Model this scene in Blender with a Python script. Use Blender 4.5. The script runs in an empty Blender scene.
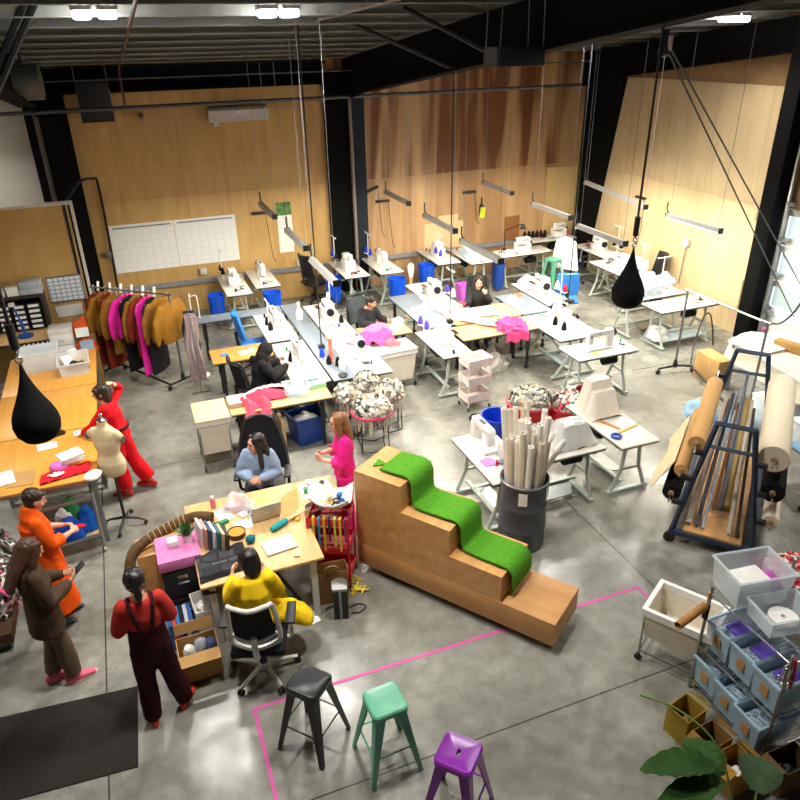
import bpy, bmesh, math, random
from math import pi, sin, cos, radians as rad
from mathutils import Vector as V, Matrix, noise
random.seed(7)
S = bpy.context.scene
COL = S.collection

# ---------------------------------------------------------------- camera
cam = bpy.data.objects.new('camera', bpy.data.cameras.new('camera')); COL.objects.link(cam)
cam.data.sensor_width = 36; cam.data.lens = 709 / 800 * 36; cam.data.clip_end = 200; cam.data.clip_start = .05
_x, _y, _z = V((.93211, -.36173, -.01774)), V((.17965, .41928, .88991)), V((-.31447, -.83268, .45580))
cam.matrix_world = Matrix(((_x.x, _y.x, _z.x, 0), (_x.y, _y.y, _z.y, 0), (_x.z, _y.z, _z.z, 5.2), (0, 0, 0, 1)))
S.camera = cam
# ---------------------------------------------------------------- world, daylight, exposure
W = bpy.data.worlds.new('world'); S.world = W; W.use_nodes = True
W.node_tree.nodes['Background'].inputs[0].default_value = (.80, .90, 1, 1)
W.node_tree.nodes['Background'].inputs[1].default_value = 3.0
S.view_settings.view_transform = 'Standard'; S.view_settings.look = 'None'
S.view_settings.exposure = 0.0; S.view_settings.gamma = 1.0; S.view_settings.use_curve_mapping = False
S.cycles.max_bounces = 7; S.cycles.diffuse_bounces = 4; S.cycles.glossy_bounces = 3; S.cycles.transparent_max_bounces = 10
S.cycles.use_denoising = True; S.cycles.caustics_reflective = False; S.cycles.caustics_refractive = False
S.cycles.sample_clamp_indirect = 4.0

def area_light(name, loc, sx, sy, power, color=(1, .95, .86), rot=(0, 0, 0), spread=pi, parent=None):
    l = bpy.data.lights.new(name, 'AREA'); l.shape = 'RECTANGLE'; l.size = sx; l.size_y = sy
    l.energy = power; l.color = color; l.spread = spread
    o = bpy.data.objects.new(name, l); COL.objects.link(o); o.location = loc; o.rotation_euler = rot
    if parent: o.parent = parent
    return o
P_BAY, P_FIX = 95, 12
# daylight coming in at the garage door and at the windows behind the camera
area_light('door_daylight', (10.9, 7.2, 1.6), 1.9, 3.2, 110, (.82, .92, 1), (0, rad(90), 0))

# ---------------------------------------------------------------- helpers
def lin(h):
    h = h.lstrip('#'); r = [int(h[i:i + 2], 16) / 255 for i in (0, 2, 4)]
    return tuple((c / 12.92 if c <= .04045 else ((c + .055) / 1.055) ** 2.4) for c in r) + (1,)
MATS = {}
def mat(name, col='#888888', rough=.55, metal=0, var=.12, scale=9, bump=0, alpha=1, trans=0, emit=0, spec=.5, sheen=0, stretch=None):
    if name in MATS: return MATS[name]
    m = bpy.data.materials.new(name); m.use_nodes = True; n = m.node_tree.nodes; L = m.node_tree.links
    b = n['Principled BSDF']; c = lin(col)
    b.inputs['Roughness'].default_value = rough; b.inputs['Metallic'].default_value = metal
    b.inputs['Specular IOR Level'].default_value = spec * (.3 if rough >= .75 else 1)
    if sheen: b.inputs['Sheen Weight'].default_value = sheen
    tc = n.new('ShaderNodeTexCoord'); ns = n.new('ShaderNodeTexNoise'); ns.inputs['Scale'].default_value = scale; ns.inputs['Detail'].default_value = 3
    mp = n.new('ShaderNodeMapping'); L.new(tc.outputs['Object'], mp.inputs[0]); L.new(mp.outputs[0], ns.inputs['Vector'])
    if stretch: mp.inputs['Scale'].default_value = stretch
    r = n.new('ShaderNodeValToRGB'); L.new(ns.outputs[0], r.inputs[0])
    r.color_ramp.elements[0].position = .3; r.color_ramp.elements[1].position = .7
    r.color_ramp.elements[0].color = tuple(x * (1 - var) for x in c[:3]) + (1,)
    r.color_ramp.elements[1].color = tuple(min(1, x * (1 + var)) for x in c[:3]) + (1,)
    L.new(r.outputs[0], b.inputs['Base Color'])
    if bump:
        bp = n.new('ShaderNodeBump'); bp.inputs['Strength'].default_value = bump; bp.inputs['Distance'].default_value = .02
        L.new(ns.outputs[0], bp.inputs['Height']); L.new(bp.outputs[0], b.inputs['Normal'])
    if alpha < 1: b.inputs['Alpha'].default_value = alpha
    if trans: b.inputs['Transmission Weight'].default_value = trans
    if emit: b.inputs['Emission Color'].default_value = c; b.inputs['Emission Strength'].default_value = emit
    m.diffuse_color = c
    MATS[name] = m; return m

def wood(name, c0, c1, scale=(6, .6, 6), rough=.5, streak=None, panel=None, bump=.05, amount=.55):
    """plywood / board: grain noise stretched along one axis, optional darker heartwood, optional sheets with their own tone"""
    if name in MATS: return MATS[name]
    m = bpy.data.materials.new(name); m.use_nodes = True; n = m.node_tree.nodes; L = m.node_tree.links; b = n['Principled BSDF']
    b.inputs['Roughness'].default_value = rough
    tc = n.new('ShaderNodeTexCoord'); mp = n.new('ShaderNodeMapping'); mp.inputs['Scale'].default_value = scale
    L.new(tc.outputs['Object'], mp.inputs[0])
    ns = n.new('ShaderNodeTexNoise'); ns.inputs['Scale'].default_value = 3; ns.inputs['Detail'].default_value = 6; ns.inputs['Distortion'].default_value = .6
    L.new(mp.outputs[0], ns.inputs['Vector'])
    r = n.new('ShaderNodeValToRGB'); L.new(ns.outputs[0], r.inputs[0])
    r.color_ramp.elements[0].position = .3; r.color_ramp.elements[1].position = .72
    r.color_ramp.elements[0].color = lin(c0); r.color_ramp.elements[1].color = lin(c1)
    out = r.outputs[0]
    def mix(a, bb, fac, mode='MIX', fv=None):
        x = n.new('ShaderNodeMixRGB'); x.blend_type = mode
        if fac: L.new(fac, x.inputs[0])
        else: x.inputs[0].default_value = fv
        L.new(a, x.inputs[1])
        if isinstance(bb, tuple): x.inputs[2].default_value = bb
        else: L.new(bb, x.inputs[2])
        return x.outputs[0]
    if streak:      # (colour, scale vector, low, high) brown heartwood figures
        col, sc, lo, hi = streak[:4]
        m2 = n.new('ShaderNodeMapping'); m2.inputs['Scale'].default_value = sc; L.new(tc.outputs['Object'], m2.inputs[0])
        n2 = n.new('ShaderNodeTexNoise'); n2.inputs['Scale'].default_value = 1; n2.inputs['Detail'].default_value = 2.5; n2.inputs['Distortion'].default_value = .9
        L.new(m2.outputs[0], n2.inputs['Vector'])
        r2 = n.new('ShaderNodeValToRGB'); r2.color_ramp.elements[0].position = lo; r2.color_ramp.elements[1].position = hi
        L.new(n2.outputs[0], r2.inputs[0]); fac = r2.outputs[0]
        if len(streak) > 4:     # the figured sheets sit in the upper course
            sz = n.new('ShaderNodeSeparateXYZ'); L.new(tc.outputs['Object'], sz.inputs[0]); gt = n.new('ShaderNodeMath'); gt.operation = 'GREATER_THAN'; L.new(sz.outputs[2], gt.inputs[0]); gt.inputs[1].default_value = streak[4]
            ma = n.new('ShaderNodeMath'); ma.operation = 'MULTIPLY_ADD'; L.new(gt.outputs[0], ma.inputs[0]); ma.inputs[1].default_value = .62; ma.inputs[2].default_value = .38
            mm = n.new('ShaderNodeMath'); mm.operation = 'MULTIPLY'; L.new(ma.outputs[0], mm.inputs[0]); L.new(fac, mm.inputs[1]); fac = mm.outputs[0]
        out = mix(out, lin(col), fac)
    if panel:       # (axis u, sheet width, sheet height, strength, joint width)
        ax, w, h, st, jw = panel
        sx = n.new('ShaderNodeSeparateXYZ'); L.new(tc.outputs['Object'], sx.inputs[0])
        cb = n.new('ShaderNodeCombineXYZ'); L.new(sx.outputs[ax], cb.inputs[0]); L.new(sx.outputs[2 if ax != 2 else 1], cb.inputs[1])
        bt = n.new('ShaderNodeTexBrick'); bt.offset = 0; bt.inputs['Scale'].default_value = 1
        bt.inputs['Brick Width'].default_value = w; bt.inputs['Row Height'].default_value = h
        bt.inputs['Mortar Size'].default_value = jw; bt.inputs['Mortar Smooth'].default_value = 0
        k = 1 - st
        bt.inputs['Color1'].default_value = (1, 1, 1, 1); bt.inputs['Color2'].default_value = (k, k * .96, k * .9, 1); bt.inputs['Mortar'].default_value = (.6, .55, .5, 1)
        L.new(cb.outputs[0], bt.inputs[0]); out = mix(out, bt.outputs[0], None, 'MULTIPLY', 1)
    L.new(out, b.inputs['Base Color'])
    if bump:
        bp = n.new('ShaderNodeBump'); bp.inputs['Strength'].default_value = bump; bp.inputs['Distance'].default_value = .01
        L.new(ns.outputs[0], bp.inputs['Height']); L.new(bp.outputs[0], b.inputs['Normal'])
    MATS[name] = m; return m

class B:
    """collects shapes in one bmesh and links them as ONE mesh object"""
    def __init__(s): s.bm = bmesh.new()
    def _face(s, vs, mi=0):
        try:
            f = s.bm.faces.new(vs); f.material_index = mi; return f
        except ValueError: return None
    def box(s, c, d, rz=0, bev=0, top=1, mi=0, M=None, rx=0, ry=0):
        R = M or (Matrix.Rotation(rz, 3, 'Z') @ Matrix.Rotation(ry, 3, 'Y') @ Matrix.Rotation(rx, 3, 'X'))
        vs = []
        for z in (-.5, .5):
            k = top if z > 0 else 1
            for x, y in ((-.5, -.5), (.5, -.5), (.5, .5), (-.5, .5)):
                vs.append(s.bm.verts.new(V(c) + R @ V((x * d[0] * k, y * d[1] * k, z * d[2]))))
        fs = [s._face([vs[i] for i in q], mi) for q in ((3, 2, 1, 0), (4, 5, 6, 7), (0, 1, 5, 4), (1, 2, 6, 5), (2, 3, 7, 6), (3, 0, 4, 7))]
        if bev:
            es = list({e for f in fs for e in f.edges})
            bmesh.ops.bevel(s.bm, geom=es, offset=bev, segments=2, affect='EDGES', profile=.5)
        return s
    def bx(s, x0, x1, y0, y1, z0, z1, bev=0, mi=0):
        return s.box(((x0 + x1) / 2, (y0 + y1) / 2, (z0 + z1) / 2), (x1 - x0, y1 - y0, z1 - z0), 0, bev, 1, mi)
    def rings(s, rs, cap=True, closed=False, mi=0):
        R = [[s.bm.verts.new(p) for p in r] for r in rs]; n = len(R[0])
        for a, b in list(zip(R, R[1:])) + ([(R[-1], R[0])] if closed else []):
            for i in range(n): s._face((a[i], a[(i + 1) % n], b[(i + 1) % n], b[i]), mi)
        if cap and not closed:
            s._face(R[0][::-1], mi); s._face(R[-1], mi)
        return s
    def loft(s, path, n=12, side=None, cap=True, mi=0, round_=False, power=1):
        """path: [(point, rx, ry)] elliptical sections across the path; side = direction of rx"""
        P = [V(p[0]) for p in path]
        if round_:
            d0 = (P[0] - P[1]).normalized(); d1 = (P[-1] - P[-2]).normalized(); a, b = path[0], path[-1]
            ra, rb = min(a[1], a[2]), min(b[1], b[2])
            path = [(P[0] + d0 * ra * .95, a[1] * .3, a[2] * .3), (P[0] + d0 * ra * .7, a[1] * .72, a[2] * .72)] + list(path) + [(P[-1] + d1 * rb * .7, b[1] * .72, b[2] * .72), (P[-1] + d1 * rb * .95, b[1] * .3, b[2] * .3)]
            P = [V(p[0]) for p in path]
        rs = []; up = V(side) if side else None
        for i, p in enumerate(P):
            t = (P[min(i + 1, len(P) - 1)] - P[max(i - 1, 0)])
            t = t.normalized() if t.length > 1e-9 else V((0, 0, 1))
            u = up if up is not None else V((1, 0, 0)) if abs(t.x) < .9 else V((0, 1, 0))
            u = (u - t * u.dot(t)); u = u.normalized() if u.length > 1e-6 else t.orthogonal().normalized()
            if side is None: up = u
            w = t.cross(u)
            def c(a, f): 
                v = f(a); return math.copysign(abs(v) ** power, v)
            rs.append([p + u * c(2 * pi * k / n, cos) * path[i][1] + w * c(2 * pi * k / n, sin) * path[i][2] for k in range(n)])
        return s.rings(rs, cap, mi=mi)
    def cyl(s, a, b, r0, r1=None, n=14, mi=0): return s.loft([(a, r0, r0), (b, r0 if r1 is None else r1, r0 if r1 is None else r1)], n, mi=mi)
    def tube(s, pts, r, n=8, mi=0, sub=0):
        pts = [V(p) for p in pts]
        if sub: pts = smooth(pts, sub)
        return s.loft([(p, r, r) for p in pts], n, mi=mi)
    def ring(s, c, R, r, n=24, m=6, M=None, mi=0):
        M = M or Matrix.Identity(3); rs = []
        for i in range(n):
            a = 2 * pi * i / n
            rs.append([V(c) + M @ V(((R + r * cos(2 * pi * k / m)) * cos(a), (R + r * cos(2 * pi * k / m)) * sin(a), r * sin(2 * pi * k / m))) for k in range(m)])
        return s.rings(rs, closed=True, mi=mi)
    def lathe(s, prof, c=(0, 0, 0), n=24, mi=0, cap=True, M=None):
        M = M or Matrix.Identity(3)
        return s.rings([[V(c) + M @ V((r * cos(2 * pi * k / n), r * sin(2 * pi * k / n), z)) for k in range(n)] for r, z in prof], cap, mi=mi)
    def ell(s, c, r, n=14, m=9, M=None, mi=0):
        M = M or Matrix.Identity(3)
        return s.rings([[V(c) + M @ V((r[0] * sin(a) * cos(2 * pi * k / n), r[1] * sin(a) * sin(2 * pi * k / n), r[2] * -cos(a))) for k in range(n)] for a in [pi * (i + .15) / (m - .7) for i in range(m)]], mi=mi)
    def prism(s, pts, z0, z1, mi=0, M=None, o=(0, 0, 0)):
        """outline pts (x, y) extruded from z0 to z1; M turns it"""
        M = M or Matrix.Identity(3)
        return s.rings([[V(o) + M @ V((x, y, z)) for x, y in pts] for z in (z0, z1)], mi=mi)
    def sheet(s, f, nu, nv, thick=.006, mi=0):
        """a surface f(u, v) with real thickness"""
        g = [[V(f(i / nu, j / nv)) for j in range(nv + 1)] for i in range(nu + 1)]; t = []
        for i in range(nu + 1):
            row = []
            for j in range(nv + 1):
                a = g[min(i + 1, nu)][j] - g[max(i - 1, 0)][j]; b = g[i][min(j + 1, nv)] - g[i][max(j - 1, 0)]
                c = a.cross(b); c = c.normalized() if c.length > 1e-9 else V((0, 0, 1)); row.append(g[i][j] - c * thick)
            t.append(row)
        A = [[s.bm.verts.new(p) for p in r] for r in g]; C = [[s.bm.verts.new(p) for p in r] for r in t]
        for i in range(nu):
            for j in range(nv):
                s._face((A[i][j], A[i + 1][j], A[i + 1][j + 1], A[i][j + 1]), mi); s._face((C[i][j], C[i][j + 1], C[i + 1][j + 1], C[i + 1][j]), mi)
        for i in range(nu):
            s._face((A[i][0], C[i][0], C[i + 1][0], A[i + 1][0]), mi); s._face((A[i][nv], A[i + 1][nv], C[i + 1][nv], C[i][nv]), mi)
        for j in range(nv):
            s._face((A[0][j], A[0][j + 1], C[0][j + 1], C[0][j]), mi); s._face((A[nu][j], C[nu][j], C[nu][j + 1], A[nu][j + 1]), mi)
        return s
    def mesh(s, name, mats, smooth_=40):
        me = bpy.data.meshes.new(name); bmesh.ops.recalc_face_normals(s.bm, faces=s.bm.faces[:]); s.bm.to_mesh(me); s.bm.free()
        for m in (mats if isinstance(mats, (list, tuple)) else [mats]): me.materials.append(m)
        if smooth_: me.shade_smooth(); me.set_sharp_from_angle(angle=rad(smooth_))
        return me
    def obj(s, name, mats, parent=None, loc=(0, 0, 0), rz=0, smooth_=40):
        o = bpy.data.objects.new(name, s.mesh(name, mats, smooth_)); COL.objects.link(o)
        o.location = loc; o.rotation_euler = (0, 0, rz)
        if parent: o.parent = parent
        return o
def smooth(pts, k):
    """Catmull-Rom through the points"""
    out = []
    for i in range(len(pts) - 1):
        a, b, c, d = pts[max(i - 1, 0)], pts[i], pts[i + 1], pts[min(i + 2, len(pts) - 1)]
        for j in range(k):
            t = j / k; out.append(.5 * (2 * b + (c - a) * t + (2 * a - 5 * b + 4 * c - d) * t * t + (3 * b - a - 3 * c + d) * t ** 3))
    return out + [pts[-1]]
def tag(o, label, cat, group=None, kind=None):
    o['label'] = label; o['category'] = cat
    if group: o['group'] = group
    if kind: o['kind'] = kind
    return o
def thing(name, label, cat, loc=(0, 0, 0), rz=0, group=None):
    o = bpy.data.objects.new(name, None); COL.objects.link(o); o.empty_display_size = .1
    o.location = loc; o.rotation_euler = (0, 0, rz); return tag(o, label, cat, group)
def one(b, name, mats, label, cat, loc=(0, 0, 0), rz=0, group=None, kind=None):
    return tag(b.obj(name, mats, None, loc, rz), label, cat, group, kind)
def struct(b, name, mats, label=None, smooth_=40):
    o = b.obj(name, mats, None, smooth_=smooth_); o['kind'] = 'structure'; o['category'] = name.split('_')[0]
    o['label'] = label or name.replace('_', ' '); return o
def dup(root, loc, rz, label, group=None):
    """a copy of a thing with copies of its parts and sub-parts (mesh data shared)"""
    r = root.copy(); COL.objects.link(r); r.location = loc; r.rotation_euler = (0, 0, rz); r['label'] = label
    if group: r['group'] = group
    def kids(a, b):
        for ch in list(a.children):
            c = ch.copy(); COL.objects.link(c); c.parent = b; kids(ch, c)
    kids(root, r); return r
def link(name, me, parent=None):
    o = bpy.data.objects.new(name, me); COL.objects.link(o); o.parent = parent; return o
def nz(p, s=1.0): return noise.noise(V(p) * s)

# ---------------------------------------------------------------- shared materials
M_white = mat('white_laminate', '#dad8d0', .35, var=.03)
M_edge = mat('dark_edge', '#3a3d40', .5)
M_grn = mat('pale_green_steel', '#b7c4bb', .45, .2, var=.06)
M_blk = mat('black_plastic', '#17171a', .5, var=.2)
M_blkm = mat('black_mesh', '#202226', .8, var=.2)
M_steel = mat('steel', '#9a9c9c', .32, .9, var=.06)
M_chrome = mat('chrome', '#d0d0d0', .2, 1, var=.03)
M_navy = mat('navy_steel', '#24344f', .45, .2, var=.1)
M_blackst = mat('black_steel', '#1b1b1d', .55, .1, var=.15)
M_grey = mat('grey_laminate', '#76828f', .4, var=.04)
M_wplast = mat('white_plastic', '#eceae4', .4, var=.03)
M_cream = mat('cream_cloth', '#e2d8c6', .9, var=.06, bump=.1)
M_wcloth = mat('white_cloth', '#eeece6', .9, var=.05, bump=.1, scale=14)
M_card = mat('cardboard', '#b28a56', .8, var=.08, scale=4)
M_paper = mat('paper', '#f0eee8', .8, var=.03)
M_blue = mat('blue_fabric', '#1550cf', .75, var=.12)
M_bluep = mat('blue_plastic', '#2f7fd8', .4, var=.06)
M_dblue = mat('dark_blue_plastic', '#173f92', .4, var=.08)
M_oak = wood('light_oak_top', '#cfa066', '#e0bb83', (7, .7, 7), .42)
M_birch = wood('birch_ply', '#c08b50', '#d6a468', (3, .5, 3), .45)
M_red = mat('red_paint', '#b8222c', .4)
M_pink = mat('pink_tulle', '#f0508f', .8, var=.18, scale=14)
M_pinkl = mat('pale_pink_tulle', '#f7a3bd', .8, var=.14, scale=14)
M_skin = mat('skin', '#d9a184', .5, var=.05)
M_purp = mat('purple_felt', '#6a52b8', .85, var=.08)
M_clear = mat('frosted_plastic', '#eaf3f8', .25, alpha=.40, var=.03)
M_clearb = mat('blue_frosted_plastic', '#c3dcec', .25, alpha=.45, var=.05)
# ================================================================ STRUCTURE
def concrete():
    m = bpy.data.materials.new('polished_concrete'); m.use_nodes = True; n = m.node_tree.nodes; L = m.node_tree.links; b = n['Principled BSDF']
    g = n.new('ShaderNodeNewGeometry')
    def nse(scale, det, dist=0):
        t = n.new('ShaderNodeTexNoise'); t.inputs['Scale'].default_value = scale; t.inputs['Detail'].default_value = det; t.inputs['Distortion'].default_value = dist
        L.new(g.outputs['Position'], t.inputs['Vector']); return t.outputs[0]
    def ramp(src, a, b_, c0, c1):
        r = n.new('ShaderNodeValToRGB'); r.color_ramp.elements[0].position = a; r.color_ramp.elements[1].position = b_
        r.color_ramp.elements[0].color = c0; r.color_ramp.elements[1].color = c1; L.new(src, r.inputs[0]); return r.outputs[0]
    def mix(a, c, mode, f):
        x = n.new('ShaderNodeMixRGB'); x.blend_type = mode; x.inputs[0].default_value = f; L.new(a, x.inputs[1])
        if isinstance(c, tuple): x.inputs[2].default_value = c
        else: L.new(c, x.inputs[2])
        return x
    c = ramp(nse(1.1, 7, .5), .32, .68, lin('#77766d'), lin('#9b9a91'))
    c = mix(c, ramp(nse(7, 6, .3), .35, .7, (.72, .71, .68, 1), (1.1, 1.1, 1.1, 1)), 'MULTIPLY', .8).outputs[0]
    c = mix(c, ramp(nse(60, 2), .3, .7, (.85, .85, .85, 1), (1.1, 1.1, 1.1, 1)), 'MULTIPLY', .5).outputs[0]
    s = n.new('ShaderNodeSeparateXYZ'); L.new(g.outputs['Position'], s.inputs[0])
    prev = None      # saw-cut control joints
    for ax, v in ((0, -.925), (0, 4.49), (0, 9.9), (1, 3.49), (1, 8.95), (1, -2)):
        d = n.new('ShaderNodeMath'); d.operation = 'COMPARE'; L.new(s.outputs[ax], d.inputs[0]); d.inputs[1].default_value = v; d.inputs[2].default_value = .007
        if prev:
            a = n.new('ShaderNodeMath'); a.operation = 'MAXIMUM'; L.new(prev, a.inputs[0]); L.new(d.outputs[0], a.inputs[1]); prev = a.outputs[0]
        else: prev = d.outputs[0]
    j = n.new('ShaderNodeMixRGB'); L.new(prev, j.inputs[0]); L.new(c, j.inputs[1]); j.inputs[2].default_value = lin('#3c3c38')
    L.new(j.outputs[0], b.inputs['Base Color'])
    rr = n.new('ShaderNodeMapRange'); L.new(nse(2.2, 5, .4), rr.inputs[0]); rr.inputs[1].default_value = .3; rr.inputs[2].default_value = .7; rr.inputs[3].default_value = .17; rr.inputs[4].default_value = .36
    L.new(rr.outputs[0], b.inputs['Roughness']); b.inputs['Specular IOR Level'].default_value = .5
    bp = n.new('ShaderNodeBump'); bp.inputs['Strength'].default_value = .06; bp.inputs['Distance'].default_value = .01; L.new(nse(14, 4), bp.inputs['Height']); L.new(bp.outputs[0], b.inputs['Normal'])
    return m
struct(B().bx(-7, 10.9, -2.5, 15.6, -.2, 0), 'floor', concrete(), 'polished grey concrete floor with saw-cut joints')
ROOF = lambda y: 4.98 + .1 * (15.2 - y)
M_ply = wood('plywood_wall', '#c29a5c', '#d3ad6e', (1.6, 1.6, .35), .5, ('#9a6a38', (1.3, 1, .12), .62, .9), (0, 1.22, 2.44, .10, .004))
M_ply2 = wood('figured_plywood_wall', '#c29a6c', '#d4af82', (1.6, 1.6, .3), .5, ('#75441f', (1.9, 1, .13), .42, .56, 2.44), (0, 1.22, 2.44, .16, .004))
M_ply3 = wood('side_plywood_wall', '#c8b088', '#d6c19a', (1.6, 1.6, .4), .5, ('#95622f', (1, .9, .10), .66, .84), (1, 1.22, 2.44, .10, .004))
M_dry = mat('drywall', '#cfcdc6', .8, var=.04, scale=2)
M_deck = mat('galvanised_deck', '#474843', .5, .2, var=.1, scale=3)
M_purl = mat('purlin_steel', '#b9b8b0', .5, .1, var=.08)
M_blackfr = mat('black_frame_paint', '#101010', .75, var=.12, scale=3, spec=.2)
M_navyfr = mat('navy_frame_paint', '#1a212e', .7, var=.1, scale=3, spec=.25)
struct(B().bx(-.7, 4.45, 15.2, 15.4, 0, 5.0), 'wall_back', M_ply, 'light plywood sheets on the back wall')
struct(B().bx(4.45, 10.5, 15.2, 15.4, 0, 5.0), 'wall_back_figured', M_ply2, 'brown-figured plywood sheets on the back wall')
struct(B().bx(-7, -.7, 15.2, 15.4, 0, 5.0), 'wall_back_white', M_dry, 'painted wall behind the plywood partition')
struct(B().bx(10.5, 10.7, 9.2, 15.4, 0, 4.36), 'wall_right', M_ply3, 'plywood sheets on the right wall')
b = B(); b.prism([(9.2, 4.36), (15.4, 4.36), (15.4, 4.98), (9.2, 5.62)], 10.52, 10.7, M=Matrix(((0, 0, 1), (1, 0, 0), (0, 1, 0))))
b.bx(10.5, 10.7, -2.5, 9.2, 2.5, 7); b.bx(10.5, 10.7, -2.5, 4.5, 0, 2.5)
struct(b, 'wall_right_upper', mat('brown_liner', '#8a6a45', .7))
struct(B().bx(-7.2, -7, -2.5, 15.4, 0, 8), 'wall_left', M_dry)
struct(B().bx(-7, 10.7, -2.7, -2.5, 0, 8), 'wall_near', M_dry)
X2Y = Matrix(((0, 0, 1), (1, 0, 0), (0, 1, 0)))       # outline in the YZ plane, extruded along X
b = B(); b.prism([(15.4, ROOF(15.4)), (-2.7, ROOF(-2.7)), (-2.7, ROOF(-2.7) + .1), (15.4, ROOF(15.4) + .1)], -7, 10.7, M=X2Y)
c = struct(b, 'ceiling', M_deck, 'dark corrugated metal roof deck')
k = B()
for i in range(52):
    y = 15.1 - i * .34
    k.box((1.85, y, ROOF(y) - .018), (17.7, .10, .035), top=.995)
k.obj('deck_ribs', M_deck, c)
k = B()
for i in range(18):
    y = 14.75 - i * .82
    k.box((1.85, y, ROOF(y) - .09), (17.7, .012, .14)); k.box((1.85, y - .03, ROOF(y) - .155), (17.7, .06, .012))
k.obj('purlins', M_purl, c)
# black eave beam along the back wall
b = B(); b.bx(-7, 4.2, 14.9, 15.2, 4.39, 4.44); b.bx(-7, 4.2, 15.04, 15.08, 4.44, 4.78); b.bx(-7, 4.2, 14.9, 15.2, 4.76, 4.81)
struct(b, 'trim_eave_beam', M_blackfr, 'black eave beam on the back wall')
# frame columns and rafters
def rafter(x, y0, z0, name, depth_front=1.4):
    zl = lambda y: z0 + .118 * (y0 - y)
    b = B(); b.prism([(y0, z0), (-2.4, zl(-2.4)), (-2.4, ROOF(-2.4) - .16), (15.1, ROOF(15.1) - .16), (15.1, z0 - .25)], x - .02, x + .02, M=X2Y)
    for dz, y1 in ((0, y0),):
        b.prism([(y1, z0), (-2.4, zl(-2.4)), (-2.4, zl(-2.4) + .03), (y1, z0 + .03)], x - .13, x + .13, M=X2Y)
    return struct(b, name, M_blackfr, 'black steel rafter of the roof frame')
rafter(4.6, 13.7, 4.29, 'trim_middle_rafter'); rafter(-1.15, 13.7, 4.29, 'trim_left_rafter')
rafter(10.36, 13.75, 4.36, 'trim_right_rafter')
b = B(); b.bx(4.18, 4.68, 15.08, 15.2, 0, 4.6)
struct(b, 'trim_middle_column', M_blackfr, 'black steel column of the middle roof frame')
struct(B().bx(4.74, 5.0, 15.0, 15.2, 0, 4.5), 'trim_middle_column_navy', M_navyfr, 'dark navy steel post beside the middle column')
b = B(); b.bx(-1.14, -.66, 15.06, 15.2, 0, 4.6); struct(b, 'trim_left_column', M_blackfr, 'black steel column at the left of the plywood wall')
struct(B().bx(-1.36, -1.24, 14.95, 15.2, 0, 4.6), 'trim_left_column_flange', M_blackfr, 'narrow black steel post left of the left column')
b = B(); b.prism([(14.88, 0), (14.45, 0), (13.68, 4.4), (13.9, 4.6), (14.88, 4.9)], 10.30, 10.5, M=X2Y)
struct(b, 'trim_right_column', M_blackfr, 'black tapered steel column near the back right corner')
b = B(); b.bx(10.18, 10.5, 9.0, 9.3, 0, 5.4, .01); struct(b, 'trim_door_column', M_blackfr, 'black steel post beside the garage door')
# conduits along the back wall
b = B(); b.tube([(-6, 14.6, 4.13), (10, 14.6, 4.18)], .035)
tag(b.obj('ceiling_conduit', mat('dull_grey_pipe', '#54565a', .5, .4)), 'long grey pipe running under the black eave beam', 'pipe')
b = B(); b.tube([(-6, 14.3, 4.62), (10, 14.3, 4.66)], .012)
tag(b.obj('ceiling_wire', mat('dull_grey_pipe', '#54565a', .5, .4)), 'thin wire strung in front of the black eave beam', 'wire')
b = B(); b.tube([(4.7, 14.95, .3), (4.66, 14.92, 4.75)], .035)
one(b, 'downpipe', mat('brown_grey_pipe', '#8d8078', .5, .2), 'brownish grey pipe running up the middle black column', 'pipe')
b = B(); b.bx(-.5, 4.1, 15.12, 15.2, .62, .70); one(b, 'wall_raceway', mat('raceway_grey', '#8b8f98', .5), 'grey cable raceway low on the plywood wall left of the column', 'raceway')
b = B(); b.bx(5.1, 10.3, 15.12, 15.2, .62, .70); one(b, 'wall_raceway', MATS['raceway_grey'], 'grey cable raceway low on the brown-figured plywood wall', 'raceway')
# plywood partition at the left
t = B().bx(-6.9, -.86, 12.95, 13.05, 0, 2.86)
p = struct(t, 'wall_partition', wood('partition_plywood', '#bd9557', '#cca768', (1.2, 1.2, .4), .5, None, (0, 2.44, 3, .05, .003)), 'plywood partition at the left')
B().bx(-6.9, -.78, 12.93, 13.07, 2.86, 2.90).obj('cap_strip', mat('pale_trim', '#cfcabd', .6), p)
B().bx(-.82, -.78, 12.93, 13.07, 0, 2.86).obj('edge_strip', MATS['pale_trim'], p)
B().bx(-.93, -.89, 12.93, 12.95, 0, 2.86).obj('navy_strip', M_navyfr, p)
# sectional garage door with windows
M_door = mat('door_panel_white', '#dfe3e2', .5, var=.03)
def glow_glass():
    m = mat('window_glass', '#dff2ee', .15, alpha=.25, var=.05); return m
dw = B()
for i in range(4):
    z0 = .02 + i * .62
    for (a, c_) in ((z0, z0 + .14), (z0 + .5, z0 + .6)): dw.bx(10.52, 10.57, 4.5, 9.0, a, c_)
    for k in range(6): dw.bx(10.52, 10.57, 4.5 + k * .89, 4.56 + k * .89, z0 + .14, z0 + .5)
dr = struct(dw, 'door_1', M_door, 'white sectional garage door with glazed panels')
for i in range(4):
    for k in range(5): B().bx(10.535, 10.55, 4.56 + k * .89, 5.39 + k * .89, .16 + i * .62, .52 + i * .62).obj('pane', glow_glass() if i else M_door, dr)
b = B(); b.tube([(10.40, 8.93, 0), (10.40, 8.93, 5)], .035)
for z in (.7, 1.4, 2.0, 2.6): b.box((10.42, 8.86, z), (.1, .14, .06))
b.obj('door_track', M_steel, dr)
b = B(); 
for sx, yy, zz in ((14, 3, 1.2), (14.3, 7.2, 1.0), (13.6, 9.2, 1.5)):
    b.ell((sx, yy, zz), (1.0, 1.6, zz), 14, 9)
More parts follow.
